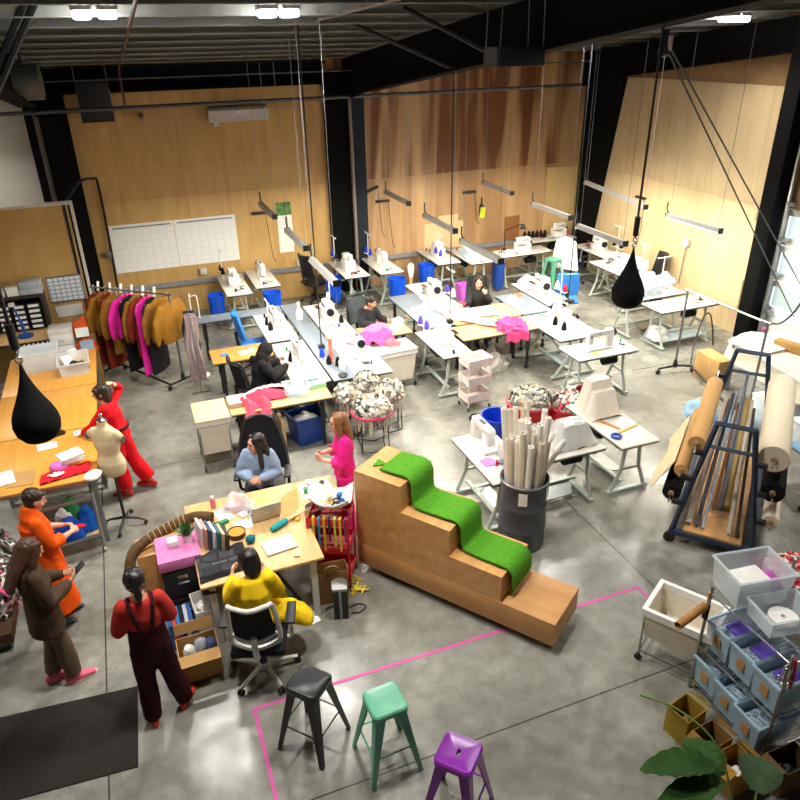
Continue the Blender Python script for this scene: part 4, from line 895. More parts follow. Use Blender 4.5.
# blue recycling bin
t = thing('recycling_bin', 'dark blue bin of offcuts under the wood desk with red fabric', 'bin', (1.90, 8.88, 0), rad(12)); open_box(t, .46, .38, .42, M_dblue, .012, 'bin_body', 0, .85)
b = B(); b.box((0, 0, .415), (.49, .41, .02)); b.box((0, 0, .415), (.43, .35, .03)); 
rim = B(); rim.rings([[(sx * (.245 - i), sy * (.205 - i), z) for sx, sy in ((-1, -1), (1, -1), (1, 1), (-1, 1))] for i, z in ((0, .40), (0, .42), (.018, .42), (.018, .40))], closed=True); b.bm.free(); rim.obj('bin_rim', M_dblue, t)
heap('paper_offcuts', M_paper, 'white paper offcuts in the dark blue bin', 'paper', (1.90, 8.88, .30), .19, .14, .12, 3, .4)
# canvas trucks
def canvas_cart(label, loc, rz, w, d, h, z0, m, lid=None, fabric_over=True):
    t = thing('canvas_cart', label, 'cart', loc, rz, 'canvas laundry carts')
    bag = open_box(t, w, d, h, m, .02, 'canvas_bag', z0, .86)
    b = B(); b.rings([[(sx * (w / 2 + .012 - i), sy * (d / 2 + .012 - i), z) for sx, sy in ((-1, -1), (1, -1), (1, 1), (-1, 1))] for i, z in ((0, z0 + h - .06), (0, z0 + h + .012), (.04, z0 + h + .012), (.04, z0 + h - .06))], closed=True); b.obj('rolled_hem', M_wcloth, bag)
    b = B()
    for sx in (-1, 1):
        for sy in (-1, 1): b.tube([(sx * (w / 2 - .02), sy * (d / 2 - .02), z0 + h - .03), (sx * (w / 2 - .02), sy * (d / 2 - .02), .09)], .010, 6)
    for sy in (-1, 1): b.tube([(-w / 2 + .02, sy * (d / 2 - .02), .12), (w / 2 - .02, sy * (d / 2 - .02), .12)], .009, 6)
    for sx in (-1, 1): b.tube([(sx * (w / 2 - .02), -d / 2 + .02, .12), (sx * (w / 2 - .02), d / 2 - .02, .12)], .009, 6)
    fr = b.obj('wire_frame', M_steel, t)
    for sx in (-1, 1):
        for sy in (-1, 1):
            b = B(); x, y = sx * (w / 2 - .02), sy * (d / 2 - .02); b.cyl((x - .012, y, .035), (x + .012, y, .035), .035); b.cyl((x, y, .04), (x, y, .10), .01); b.obj('caster', M_blk, fr)
    if lid: b = B(); b.box((0, 0, z0 + h + .024), (w + .03, d + .05, .022), bev=.006); b.obj('lid', lid, t)
    return t
canvas_cart('canvas laundry cart with a pale wood lid at the wood desk end', (.59, 8.78, 0), 0, .42, .54, .50, .26, M_cream, M_oak if False else wood('pale_lid', '#dcbf8a', '#ecd29e', (5, .7, 5), .45))
canvas_cart('empty cream canvas laundry cart beside the shelf of blue bins', (4.03, 3.56, 0), rad(31), .46, .60, .32, .30, M_cream)
canvas_cart('white canvas cart in front of the desk with pink tulle', (3.62, 10.08, 0), rad(4), .82, .44, .52, .14, M_cream, mat('white_lid', '#eeebe2', .5))
# plain panel box under the wood desk
b = B(); b.box((0, 0, .26), (.34, .3, .52), bev=.01); one(b, 'storage_box', mat('pale_grey_board', '#cfcac2', .7), 'pale grey box under the wood desk beside the blue bin', 'box', (1.30, 8.93, 0), rad(3))
b = B(); b.box((0, 0, .20), (.05, .34, .40)); one(b, 'wood_board', M_oak, 'small wood board leaning under the wood desk', 'board', (1.545, 8.93, 0))
# tray trolley
t = thing('tray_trolley', 'white three-tier tray trolley at the end of the middle sewing table', 'trolley', (4.60, 8.87, 0), rad(4))
for z in (.14, .43, .72):
    q = open_box(t, .42, .32, .13, mat('blush_plastic', '#e6d9d3', .4), .012, 'tray', z, .97)
for sx in (-1, 1):
    for sy in (-1, 1): b = B(); b.tube([(sx * .19, sy * .145, .06), (sx * .19, sy * .145, .80)], .010, 6); q = b.obj('post', M_wplast, t); B().cyl((sx * .19 - .01, sy * .145, .03), (sx * .19 + .01, sy * .145, .03), .03).obj('caster', M_blk, q)

# ================================================================ MAIN WOOD TABLE
t = thing('craft_table', 'wide light wood table covered with laptops and craft clutter', 'table', (.62, 6.0, 0), 0)
b = B(); b.box((-.01, .0, .745), (1.17, 1.38, .03), bev=.004); b.obj('tabletop', M_oak, t)
for s in (-1, 1):
    b = B()
    for q in (-1, 1): b.tube([(q * .06, s * .52, .73), (q * .40, s * .52, .0)], .018, 6)
    b.tube([(-.3, s * .52, .22), (.3, s * .52, .22)], .012, 6); b.obj('trestle', M_blackst, t)
for x, y in ((-.49, -.63), (-.49, .63), (.47, -.63)): B().box((x, y, .365), (.06, .06, .73)).obj('leg', M_lgrey, t)
plain(1.20, 1.66, 6.22, 6.68, 'small square wood table behind the red tool cart', M_oak, 'desk', 'side_table')
def laptop(label, loc, rz, open_=None):
    t = thing('laptop', label, 'laptop', loc, rz, 'laptops'); m = mat('aluminium', '#b3b5b9', .35, .6)
    b = B(); b.box((0, 0, .008), (.31, .22, .014), bev=.004); b.obj('base', m, t)
    def lg(o, M, off):
        b = B(); b.prism([(.014 * cos(a) * (1 if cos(a) < .75 else .8), .016 * sin(a)) for a in [i * pi / 8 for i in range(16)]], 0, .0012, M=M, o=off); b.prism([(.002, .019), (.010, .027), (.004, .026)], 0, .0012, M=M, o=off); b.obj('lid_logo', M_wplast, o)
    if open_ is None:
        b = B(); b.box((0, 0, .0185), (.31, .22, .007), bev=.003); l = b.obj('lid', M_wplast, t); lg(l, Matrix.Identity(3), (0, 0, .0222))
    else:
        R = Matrix.Rotation(open_, 3, 'X'); b = B(); b.box(V((0, .11, .016)) + R @ V((0, .0, .11)), (.31, .007, .22), M=R, bev=.002); l = b.obj('lid', m, t)
        b = B(); b.box(V((0, .11, .016)) + R @ V((0, -.0045, .11)), (.29, .002, .19), M=R); b.obj('screen', M_blk, l)
        lg(l, R @ Matrix(((1, 0, 0), (0, 0, 1), (0, 1, 0))), V((0, .11, .016)) + R @ V((0, .0037, .11)))
        b = B(); b.box((0, .02, .0155), (.27, .10, .002)); b.obj('keyboard', M_blk, t)
    return t
laptop('closed silver-white laptop lying at the near right of the wood table', (.83, 5.64, .761), rad(7))
laptop('open silver laptop with its lid towards the camera on the wood table', (.79, 6.22, .761), rad(185), rad(-18))
def lathe_thing(name, label, cat, prof, m, loc, n=20, group=None): b = B(); b.lathe(prof, n=n, cap=False); return one(b, name, m, label, cat, loc, 0, group)
t = thing('round_tin', 'round orange tin open on the wood table', 'tin', (.47, 5.96, .761)); b = B(); b.lathe([(.0, 0), (.085, 0), (.09, .06), (.084, .06), (.08, .045), (0, .045)], n=26, cap=False); b.obj('tin_body', mat('dark_tin', '#3a2a1c', .4, .4), t)
b = B(); b.cyl((0, 0, .044), (0, 0, .052), .078, n=24); b.obj('tin_filling', mat('orange_wax', '#e08a1c', .6), t)
b = B(); b.loft([((-.08, 0, .035), .033, .033), ((.08, .02, .035), .033, .033)], 14, round_=True); one(b, 'pencil_case', mat('teal_fabric', '#2f9aa0', .8), 'teal cylinder pencil case on the wood table', 'pencil case', (.90, 5.92, .761), rad(22))
b = B(); b.ell((0, 0, .045), (.05, .045, .045)); one(b, 'yarn_ball', mat('teal_yarn', '#1f7484', .9, bump=.6, scale=50), 'teal yarn ball beside the orange tin', 'yarn ball', (.58, 5.80, .761))
b = B(); b.sheet(lambda u, v: (.96 + .30 * u + .05 * v, 6.02 + .34 * v + .26 * u * v, .765 + .05 * v * (1 - u) + .02 * sin(6 * u)), 8, 8, .004); one(b, 'kraft_pattern', mat('kraft_paper', '#c99a62', .8, var=.08), 'brown kraft paper pattern lying at the back of the wood table', 'paper pattern')
for i, (x, y, r) in enumerate(((1.02, 6.06, 28), (1.10, 6.02, 24))):
    b = B(); b.box((0, 0, .008 + .012 * i), (.52, .04, .012)); one(b, 'wooden_ruler', M_oak, ('light wooden ruler lying along the kraft pattern', 'light wooden ruler lying across to the red tool cart')[i], 'ruler', (x + .1, y + .05, .762 + .02 * i), rad(r))
heap('plastic_bag', mat('clear_film', '#e6dfdc', .2, alpha=.6), 'crumpled clear plastic bag of pale pink pieces on the wood table', 'bag', (.56, 6.46, .762), .20, .13, .15, 2, .35, 8)
heap('pink_swatches', M_pinkl, 'pale pink swatches inside the crumpled plastic bag', 'fabric', (.52, 6.44, .763), .10, .07, .06, 4)
t = thing('bottle', 'small pink bottle with white cap at the back left of the wood table', 'bottle', (.32, 6.55, .761)); lb = B(); lb.lathe([(0, 0), (.028, 0), (.03, .09), (.014, .11)], n=14, cap=False); lb.obj('bottle_body', mat('pink_plastic', '#d8727a', .4), t); B().cyl((0, 0, .105), (0, 0, .14), .017).obj('cap', M_wplast, t)
b = B(); b.box((0, 0, .006), (.16, .24, .012), bev=.003); one(b, 'notepad', M_paper, 'white notepad beside the pink bottle', 'notepad', (.40, 6.36, .761), rad(14))
b = B(); b.box((0, 0, .004), (.20, .13, .008)); one(b, 'receipt', M_paper, 'white paper beside the orange tin on the wood table', 'paper', (.56, 6.12, .761), rad(-12))
heap('green_fabric', mat('green_cloth', '#2f5a30', .9, var=.3), 'dark green fabric bundle at the left of the wood table', 'fabric', (.26, 6.12, .762), .13, .09, .10, 6)
for i, (x, y, c) in enumerate(((.18, 6.40, '#2f9a4a'), (.25, 6.34, '#d5623a'), (.14, 6.30, '#e9d9a0'))):
    b = B(); b.box((0, 0, .01), (.05, .12, .02), bev=.003); one(b, 'marker_box', mat('marker_%d' % i, c, .6), ('green', 'orange', 'cream')[i] + ' marker packet at the back left corner of the wood table', 'marker packet', (x, y, .761), rad(30 * i))
M_bk = [mat('book_%d' % i, c, .6) for i, c in enumerate(('#e8e4da', '#d99a8a', '#274a63', '#e9e9e9', '#1f6673', '#c9b48a', '#2a2a2c'))]
for i in range(7):
    b = B(); b.box((0, 0, .12), (.026, .20, .24), ry=rad(6)); one(b, 'book', M_bk[i], ('white', 'pale red', 'navy', 'pale grey', 'teal', 'tan', 'black')[i] + ' book upright in the row on the wood table', 'book', (.115 + .037 * i, 5.98 - .035 * i, .763), rad(10), 'books on the wood table')
def plaid():
    m = mat('plaid_cloth', '#26262b', .9, var=.1); n = m.node_tree.nodes; L = m.node_tree.links; tc = n.new('ShaderNodeTexCoord'); ck = n.new('ShaderNodeTexBrick')
    ck.offset = 0.5; ck.inputs['Scale'].default_value = 1; ck.inputs['Brick Width'].default_value = .16; ck.inputs['Row Height'].default_value = .10; ck.inputs['Mortar Size'].default_value = .012
    ck.inputs['Color1'].default_value = lin('#222227'); ck.inputs['Color2'].default_value = lin('#5e5e62'); ck.inputs['Mortar'].default_value = lin('#2e2e34')
    L.new(tc.outputs['Object'], ck.inputs[0]); L.new(ck.outputs[0], n['Principled BSDF'].inputs['Base Color']); return m
b = B(); b.sheet(lambda u, v: (.04 + .46 * u, 5.32 + .40 * v + .05 * u, .785 + .035 * (nz(V((u * 4, v * 4, 1))) + 1) - (.25 * (1 - v * 6) if v < .167 else 0) * (.6 + .4 * u)), 16, 16, .02); one(b, 'plaid_jacket', plaid(), 'black and grey plaid jacket over the near left corner of the wood table', 'jacket')
# cabinet beside the table
t = thing('filing_cabinet', 'black filing cabinet under the pink box at the wood table', 'cabinet', (-.11, 5.95, 0), 0)
b = B(); b.bx(-.185, .185, -.20, .20, .0, .70); b.obj('cabinet_body', M_blk, t)
for z in (.18, .52):
    b = B(); b.bx(-.175, .175, -.215, -.20, z - .15, z + .16, .004); d = b.obj('drawer', M_blackst, t)
    b = B(); b.box((0, -.228, z + .03), (.11, .02, .02), bev=.004); b.obj('drawer_handle', M_chrome, d); b = B(); b.box((0, -.217, z + .09), (.09, .006, .035)); b.obj('label_holder', M_chrome, d)
B().bx(-.192, -.185, -.20, .2, 0, .71).obj('side_panel', M_oak, t)
b = B(); b.box((0, 0, .06), (.40, .42, .12), bev=.006); one(b, 'pink_box', mat('pink_card', '#d77bb2', .6), 'pink box lying on top of the black filing cabinet', 'box', (-.11, 5.94, .702), rad(1))
t = thing('potted_plant', 'small green plant in a white pot on the pink box', 'plant', (-.0, 5.98, .823)); b = B(); b.lathe([(0, 0), (.042, 0), (.05, .09), (.044, .09), (.042, .075), (0, .075)], n=18, cap=False); b.obj('pot', M_wplast, t)
b = B()
for k in range(34):
    a = k * 2.4; r = .03 + .10 * (k % 5) / 5; z = .10 + .12 * random.random(); p = V((.02 * cos(a), .02 * sin(a), .07)); q = V((r * cos(a), r * sin(a), z)); s = V((-sin(a), cos(a), 0)) * .018; m_ = p.lerp(q, .6)
    f = [b.bm.verts.new(x) for x in (p, m_ + s, q, m_ - s)]; b._face(f)
b.obj('foliage', mat('leaf_green', '#3d6a35', .6, var=.3), t)
b = B(); b.box((0, 0, .035), (.10, .09, .07), bev=.004); one(b, 'white_carton', M_paper, 'small white carton beside the potted plant on the pink box', 'carton', (-.14, 5.97, .823), rad(6))
b = B(); b.box((0, 0, .31), (.20, .32, .62), bev=.004); one(b, 'wood_cabinet', M_birch, 'narrow wood cabinet behind the pink box under the brown roll', 'cabinet', (-.41, 6.33, 0))
b = B(); b.prism([(-.13, -.1), (.13, -.12), (.11, .1), (-.12, .12)], 0, .01); one(b, 'yellow_envelope', mat('yellow_paper', '#d9c46a', .8), 'yellow envelope behind the pink box', 'envelope', (-.17, 6.25, .71))
b = B(); b.box((0, 0, .35), (.24, .18, .70)); one(b, 'small_cupboard', M_blackst, 'black box behind the pink box holding the yellow envelope', 'cupboard', (-.17, 6.26, 0))
t = thing('fabric_roll', 'long brown curved roll with thin bands over the narrow wood cabinet', 'roll', (0, 0, 0)); b = B(); pts = smooth([V(p) for p in ((-.60, 6.08, .52), (-.54, 6.20, .66), (-.40, 6.30, .71), (-.14, 6.36, .775), (.10, 6.36, .83), (.28, 6.28, .83))], 5); b.tube(pts, .052, 12); b.obj('roll_body', mat('brown_felt', '#5d4630', .95, var=.2, bump=.3, scale=20), t)
for k in range(11, 19): b = B(); d = (pts[k + 1] - pts[k]).normalized(); b.ring(pts[k], .055, .004, 18, 5, d.to_track_quat('Z', 'Y').to_matrix()); b.obj('band', mat('tan_band', '#c9a96a', .8), t)
# under the table front
for i, c in enumerate(('#2c5fa8', '#c64a3a', '#3a78c0', '#1e2438', '#dfe3ea', '#3569b5')):
    b = B(); b.box((0, 0, .155), (.034, .26, .31)); one(b, 'ring_binder', mat('binder_%d' % i, c, .5), ('blue', 'red', 'light blue', 'black', 'white', 'bright blue')[i] + ' binder in the row beside the white waste bin', 'binder', (-.305 + .039 * i, 5.56, .002), rad(2), 'binders beside the waste bin')
t = thing('waste_bin', 'white rectangular waste bin with crumpled paper by the binders', 'waste bin', (.02, 5.50, 0), rad(6)); open_box(t, .18, .30, .46, M_wplast, .01, 'bin_body', 0, .85)
b = B(); b.ell((0, 0, .07), (.055, .065, .05)); 
for v in b.bm.verts: v.co *= 1 + .25 * nz(v.co, 40)
one(b, 'crumpled_paper', M_paper, 'crumpled white paper in the white waste bin', 'paper', (.02, 5.50, .33))
b = B(); b.box((0, 0, .175), (.13, .2, .35)); one(b, 'bin_stuffing', mat('bin_liner', '#d9d7d0', .7), 'pale liner bag filling the white waste bin', 'bin liner', (.02, 5.50, .012), rad(6))
t = thing('cardboard_box', 'open cardboard box of tools behind the person in overalls', 'box', (-.09, 5.12, 0), rad(2)); open_box(t, .36, .28, .30, M_card, .008, 'box_body')
for s, a in ((1, 70), (-1, -65)): b = B(); b.box((0, s * (.14 + .05), .30 + .02 if s < 0 else .36), (.35, .11, .006), rx=rad(20 if s < 0 else 75)); b.obj('flap', M_card, t)
for i, (x, y, c) in enumerate(((-.17, 5.12, '#e4e2dc'), (-.06, 5.15, '#8d9099'), (.03, 5.14, '#3b4870'))):
    heap('tool_bundle', mat('bundle_%d' % i, c, .6), ('white', 'grey', 'navy')[i] + ' bundle in the open cardboard box', 'bundle', (x, y, .20), .06, .07, .12, i, .3)
# red tool cart
t = thing('tool_cart', 'red metal tool cart with coloured strips hanging from it', 'cart', (1.42, 5.86, 0), rad(-28))
for z in (.10, .45, .80): open_box(t, .42, .34, .08, M_red, .006, 'shelf_tray', z, 1)
for sx in (-1, 1):
    for sy in (-1, 1): b = B(); b.bx(sx * .205 - .012, sx * .205 + .012, sy * .165 - .012, sy * .165 + .012, .06, .90); q = b.obj('post', M_red, t); B().cyl((sx * .205 - .012, sy * .165, .03), (sx * .205 + .012, sy * .165, .03), .03).obj('caster', M_blk, q)
for i, (c, n_) in enumerate((('#e6c21f', 'yellow'), ('#2f8fc4', 'light blue'), ('#d9b61c', 'mustard'), ('#22262e', 'black'), ('#c9d64a', 'lime'), ('#e8c83a', 'yellow'), ('#8a3a8f', 'purple'))):
    x = -.17 + .055 * i; b = B(); b.box((0, 0, -.14 - .03 * (i % 3)), (.022, .006, .28 + .06 * (i % 3))); b.box((0, .02, 0), (.022, .05, .006)); o = one(b, 'hanging_strip', mat('strip_%d' % i, c, .6), n_ + ' strip hanging %s on the red tool cart' % ('second from the right' if i == 5 else 'near its left corner' if i < 2 else 'at the middle' if i < 5 else 'at the right corner'), 'strip', (1.45 + x * cos(rad(-28)) + .182 * sin(rad(-28)), 5.86 + x * sin(rad(-28)) - .182 * cos(rad(-28)), .89), rad(-28), 'strips on the red cart')
t = thing('tool_bag', 'white pouch of tools open on top of the red cart', 'bag', (1.45, 5.88, .885), rad(-28)); b = B(); b.sheet(lambda u, v: ((u - .5) * .40, (v - .5) * .32, .02 + .15 * abs(2 * u - 1) ** 2 * .6 + .12 * abs(2 * v - 1) ** 2 + .012 * nz(V((u * 7, v * 7, 0)))), 12, 12, .008); b.obj('pouch', M_wcloth, t)
for i, (x, y, m) in enumerate(((.05, .02, M_blk), (.10, -.04, M_dblue), (-.02, .03, mat('scissor_orange', '#d9a24a', .5)), (.02, -.06, M_blk), (.14, .04, M_bluep))):
    b = B(); b.ring((0, 0, .02), .035, .009, 16, 6); b.box((.06, 0, .02), (.08, .012, .006)); one(b, 'scissors', m, ('black scissors in the middle of the white pouch', 'dark blue scissors in the white pouch', 'orange scissors in the white pouch', 'black scissors at the near edge of the white pouch', 'light blue scissors at the back of the white pouch')[i], 'scissors', (1.45 + x, 5.88 + y, .935), i * 1.3)
b = B(); b.lathe([(.0, 0), (.075, 0), (.09, .26), (.08, .26), (.07, .02), (0, .02)], n=20, cap=False); one(b, 'grey_bucket', mat('taupe_plastic', '#8f877a', .6), 'taupe bucket hung at the table corner by the red cart', 'bucket', (1.28, 6.02, .60))
t = thing('paper_bag', 'brown paper shopping bag with handles below the red cart', 'bag', (1.30, 5.56, 0), rad(-6)); open_box(t, .34, .18, .40, mat('brown_bag_paper', '#9c7446', .85), .006, 'bag_body', 0, .96)
b = B(); b.tube([(-.07, -.088, .36), (-.06, -.10, .47), (.0, -.105, .50), (.06, -.10, .47), (.07, -.088, .36)], .007, 6, sub=3); b.obj('handle', M_card, t)
t = thing('fan_heater', 'black and silver tower heater standing before the paper bag', 'heater', (1.32, 5.30, 0), rad(-15)); b = B(); b.prism([(-.07, -.08), (.07, -.08), (.075, .05), (.03, .09), (-.03, .09), (-.075, .05)], 0, .36); b.obj('heater_body', M_blk, t)
b = B(); b.prism([(-.072, -.082), (.072, -.082), (.077, .05), (.03, .092), (-.03, .092), (-.077, .05)], .36, .39); b.bx(-.012, .012, -.09, -.08, .0, .37); b.obj('silver_cap', M_steel, t)
b = B(); b.tube([V(p) for p in ((1.40, 5.34, .01), (1.52, 5.36, .008), (1.58, 5.30, .008), (1.50, 5.24, .008), (1.42, 5.26, .008))], .006, 6, sub=4); one(b, 'extension_cord', M_blk, 'black cord coiled on the floor beside the tower heater', 'cord')
b = B(); 
for k in range(16): a = random.uniform(0, 3); b.box((1.56 + random.uniform(-.06, .09), 5.62 + random.uniform(-.12, .12), .006 + .002 * k), (.12, .016, .002), rz=a)
one(b, 'yellow_offcuts', mat('yellow_strip', '#d9c01f', .7), 'yellow strip offcuts on the floor by the paper bag', 'offcuts', kind='stuff')
b = B(); b.box((0, 0, .012), (.10, .26, .02)); one(b, 'white_board', M_paper, 'white board on the floor under the wood table corner', 'board', (1.02, 5.38, 0), rad(15))
# ================================================================ LEFT SIDE
M_otop = wood('orange_table_top', '#c98a35', '#d99c45', (4, .5, 4), .35, bump=.02)
for i, (y0, y1, l) in enumerate(((7.42, 8.72, 'orange wood cutting table with the red garments, nearest of the three'), (8.73, 10.04, 'orange wood cutting table under the hanging bag, middle of the three'), (10.05, 11.45, 'orange wood cutting table with the clear tubs, farthest of the three'))):
    t = thing('cutting_table', l, 'table', (-1.42, (y0 + y1) / 2, 0), 0, 'orange cutting tables'); w, d = 1.22, y1 - y0
    b = B(); b.box((0, 0, .885), (w, d - .01, .03), bev=.003); b.obj('tabletop', M_otop, t); b = B(); b.box((0, 0, .855), (w - .01, d - .02, .03)); b.obj('apron', M_steel, t)
    for sx in (-1, 1):
        for sy in (-1, 1): b = B(); b.bx(sx * (w / 2 - .06) - .025, sx * (w / 2 - .06) + .025, sy * (d / 2 - .07) - .025, sy * (d / 2 - .07) + .025, 0, .84); b.obj('leg', M_steel, t)
t = thing('rolling_rack', 'grey steel rolling rack of fabric bags under the near end of the cutting tables', 'rack', (-1.20, 7.44, 0), rad(6))
for z in (.22, .72): b = B(); b.rings([[(sx * (.30 - i), sy * (.19 - i), zz) for sx, sy in ((-1, -1), (1, -1), (1, 1), (-1, 1))] for i, zz in ((0, z), (0, z + .03), (.025, z + .03), (.025, z))], closed=True); b.obj('frame', M_steel, t)
B().box((0, 0, .225), (.56, .34, .012)).obj('shelf', M_oak, t)
for sx in (-1, 1):
    for sy in (-1, 1): b = B(); b.tube([(sx * .285, sy * .175, .06), (sx * .285, sy * .175, .78)], .019, 6); q = b.obj('post', M_steel, t); B().cyl((sx * .285 - .012, sy * .175, .032), (sx * .285 + .012, sy * .175, .032), .032).obj('caster', M_lgrey, q)
for i, (x, y, c, n_, h) in enumerate(((-1.22, 7.36, '#1848a8', 'dark blue', .26), (-1.02, 7.46, '#1f6ad0', 'bright blue', .34), (-1.26, 7.48, '#ddd9d0', 'white', .36), (-1.18, 7.56, '#2f7a45', 'green', .42))):
    heap('fabric_bundle', mat('bundle_cloth_%d' % i, c, .8), n_ + ' fabric bundle on the grey rolling rack', 'fabric', (x, y, .235), .16 if i == 0 else .10, .10 if i == 0 else .08, h, i + 10, .22)
# things on the cutting tables
def tub(label, loc, rz, w, d, h, m=None, rimc=None, group=None):
    m = m or M_clear; t = thing('storage_tub', label, 'tub', loc, rz, group); open_box(t, w, d, h, m, .006, 'tub_body', 0, .88)
    b = B(); b.rings([[(sx * (w / 2 + .012 - i), sy * (d / 2 + .012 - i), z) for sx, sy in ((-1, -1), (1, -1), (1, 1), (-1, 1))] for i, z in ((0, h - .018), (0, h), (.02, h), (.02, h - .018))], closed=True); b.obj('tub_rim', rimc or m, t); return t
TZ = .901
tub('large clear tub at the far end of the cutting tables', (-1.55, 10.95, TZ), rad(3), .50, .40, .30)
for i in range(5): b = B(); b.box((0, 0, .10), (.05, .26, .20), rx=rad(-12)); one(b, 'document_folder', mat('folder_%d' % i, ('#e9e6e0', '#c9ccd0', '#e4d9c8', '#b9bfc6', '#efece6')[i], .7), ('white', 'pale grey', 'cream', 'blue-grey', 'ivory')[i] + ' folder upright in the large clear tub', 'folder', (-1.66 + .058 * i, 10.95, TZ + .008), 0, 'folders in the large clear tub')
tub('clear tub of papers and black parts beside the large clear tub', (-1.10, 10.66, TZ), rad(4), .42, .52, .20)
heap('black_parts', M_blk, 'heap of black parts in the front of the smaller clear tub', 'parts', (-1.06, 10.62, TZ + .01), .14, .10, .12, 3, .5, 16)
b = B(); b.box((0, 0, .09), (.14, .22, .012), rx=rad(30)); one(b, 'paper_stack', M_paper, 'white papers tilted in the smaller clear tub', 'papers', (-1.18, 10.78, TZ + .02), rad(20))
b = B(); b.box((0, 0, .03), (.18, .14, .06)); one(b, 'tan_packet', M_oak, 'tan packet at the back of the smaller clear tub', 'packet', (-1.06, 10.82, TZ + .01))
t = thing('file_tray', 'white slotted file tray behind the large clear tub', 'tray', (-1.62, 11.30, TZ), rad(2)); open_box(t, .42, .22, .16, M_wplast, .01, 'tray_body')
for i in range(6): b = B(); b.box((-.16 + .064 * i, 0, .13), (.012, .19, .22)); b.obj('divider', M_lgrey, t)
t = thing('drawer_tower', 'pale plastic drawer tower standing beyond the cutting tables', 'drawers', (-1.32, 12.10, 0), 0); b = B(); b.box((0, 0, .55), (.36, .36, 1.10), bev=.01); b.obj('tower_body', mat('pale_plastic', '#cfcbc3', .5), t)
for k in range(5): b = B(); b.box((0, -.186, .14 + .20 * k), (.32, .014, .17), bev=.004); q = b.obj('drawer', M_wplast, t); B().box((0, -.2, .14 + .2 * k), (.08, .016, .02)).obj('drawer_handle', M_lgrey, q)
C_orn = mat('orange_nylon', '#e0561c', .7)
for i, (x, y, z, l) in enumerate(((-.99, 12.16, .95, 'upper orange cloth bag against the partition behind the cutting tables'), (-.98, 12.02, .66, 'lower orange cloth bag behind the cutting tables'))):
    heap('orange_bag', C_orn, l, 'bag', (x, y, z), .17, .14, .22, i + 2, .3)
b = B(); b.box((0, 0, .47), (.34, .34, .94)); one(b, 'plinth_crate', mat('wood_crate', '#8d7048', .8), 'wood crate under the orange cloth bags', 'crate', (-.99, 12.20, 0))
for x, y, z, l in ((-1.0, 11.98, 1.0, 'white printed label sheet on the upper orange bag'), (-.96, 11.86, .82, 'blue and white label card on the lower orange bag')):
    b = B(); b.box((0, 0, 0), (.20, .012, .15), rx=rad(-25)); one(b, 'label_card', M_paper if z > .9 else mat('blue_grey_card', '#8ea6c0', .6), l, 'card', (x, y, z))
lathe_thing('white_tub', 'white round pot between the smaller clear tub and the orange bags', 'pot', [(0, 0), (.06, 0), (.065, .12), (.05, .13), (0, .13)], M_wplast, (-1.14, 11.20, TZ))
t = thing('tape_dispenser', 'black tape dispenser beside the hanging bag on the cutting table', 'tape dispenser', (-1.27, 8.62, TZ), rad(20)); b = B(); b.prism([(-.09, 0), (.09, 0), (.10, .03), (.04, .07), (-.05, .06)], -.03, .03, M=XZ); b.obj('dispenser_body', M_blk, t); B().cyl((-.01, -.02, .06), (-.01, .02, .06), .035, n=18).obj('tape_roll', mat('sage_tape', '#7d8f7a', .5), t)
for l, x, y, w, d, r, m in (('white printed sheet beside the tape dispenser', -1.37, 8.38, .22, .16, 8, M_paper), ('brown board lying at the near left of the cutting table', -1.60, 7.72, .26, .32, -4, M_card), ('white paper over the brown board on the cutting table', -1.78, 7.78, .20, .30, 12, M_paper)):
    b = B(); b.box((0, 0, .004 if m is not M_paper or x > -1.5 else .011), (w, d, .006)); one(b, 'paper_sheet' if m is M_paper else 'brown_board', m, l, 'paper' if m is M_paper else 'board', (x, y, TZ), rad(r))
t = thing('letter_card', 'white card with a blue letter beside the person in red', 'card', (-1.03, 8.58, TZ), rad(5)); B().box((0, 0, .004), (.09, .12, .006)).obj('card_face', M_paper, t)
b = B(); b.box((-.012, .0, .0085), (.010, .06, .002)); b.box((-.012, .03, .0085), (.045, .012, .002)); b.obj('printed_letter', M_dblue, t)
b = B(); b.sheet(lambda u, v: (-1.40 + .52 * u, 7.48 + .22 * v + .10 * u, .91 + .05 * abs(nz(V((u * 5, v * 4, 0)))) + .04 * sin(pi * u) * sin(pi * v)), 16, 10, .012); one(b, 'red_garment', mat('red_jersey', '#cf1f2e', .8, var=.1), 'red garment laid along the near edge of the cutting table', 'garment')
b = B(); 
for k in range(26): b.ell((-1.31 + .16 * random.random(), 7.53 + .09 * random.random(), .955), (.018, .012, .005), 7, 5)
one(b, 'white_beads', M_wcloth, 'white scattered trim on the red garment', 'trim', kind='stuff')
heap('pink_cloth', mat('orchid_cloth', '#d66fc0', .8), 'orchid pink cloth folded on the red garment', 'cloth', (-1.20, 7.72, .955), .11, .08, .06, 4)
for i in range(3): b = B(); b.box((0, 0, .0125), (.26, .20, .022), bev=.005); one(b, 'white_cloth_fold', M_wcloth, ('lowest', 'middle', 'top')[i] + ' folded white cloth in the stack on the red garment', 'cloth', (-1.07, 7.80, .985 + .025 * i), rad(10 + 8 * i), 'folded white cloths')
heap('white_sleeve', M_wcloth, 'white cloth hanging at the table corner behind the dress form', 'cloth', (-.86, 7.48, .90), .10, .10, .05, 7)
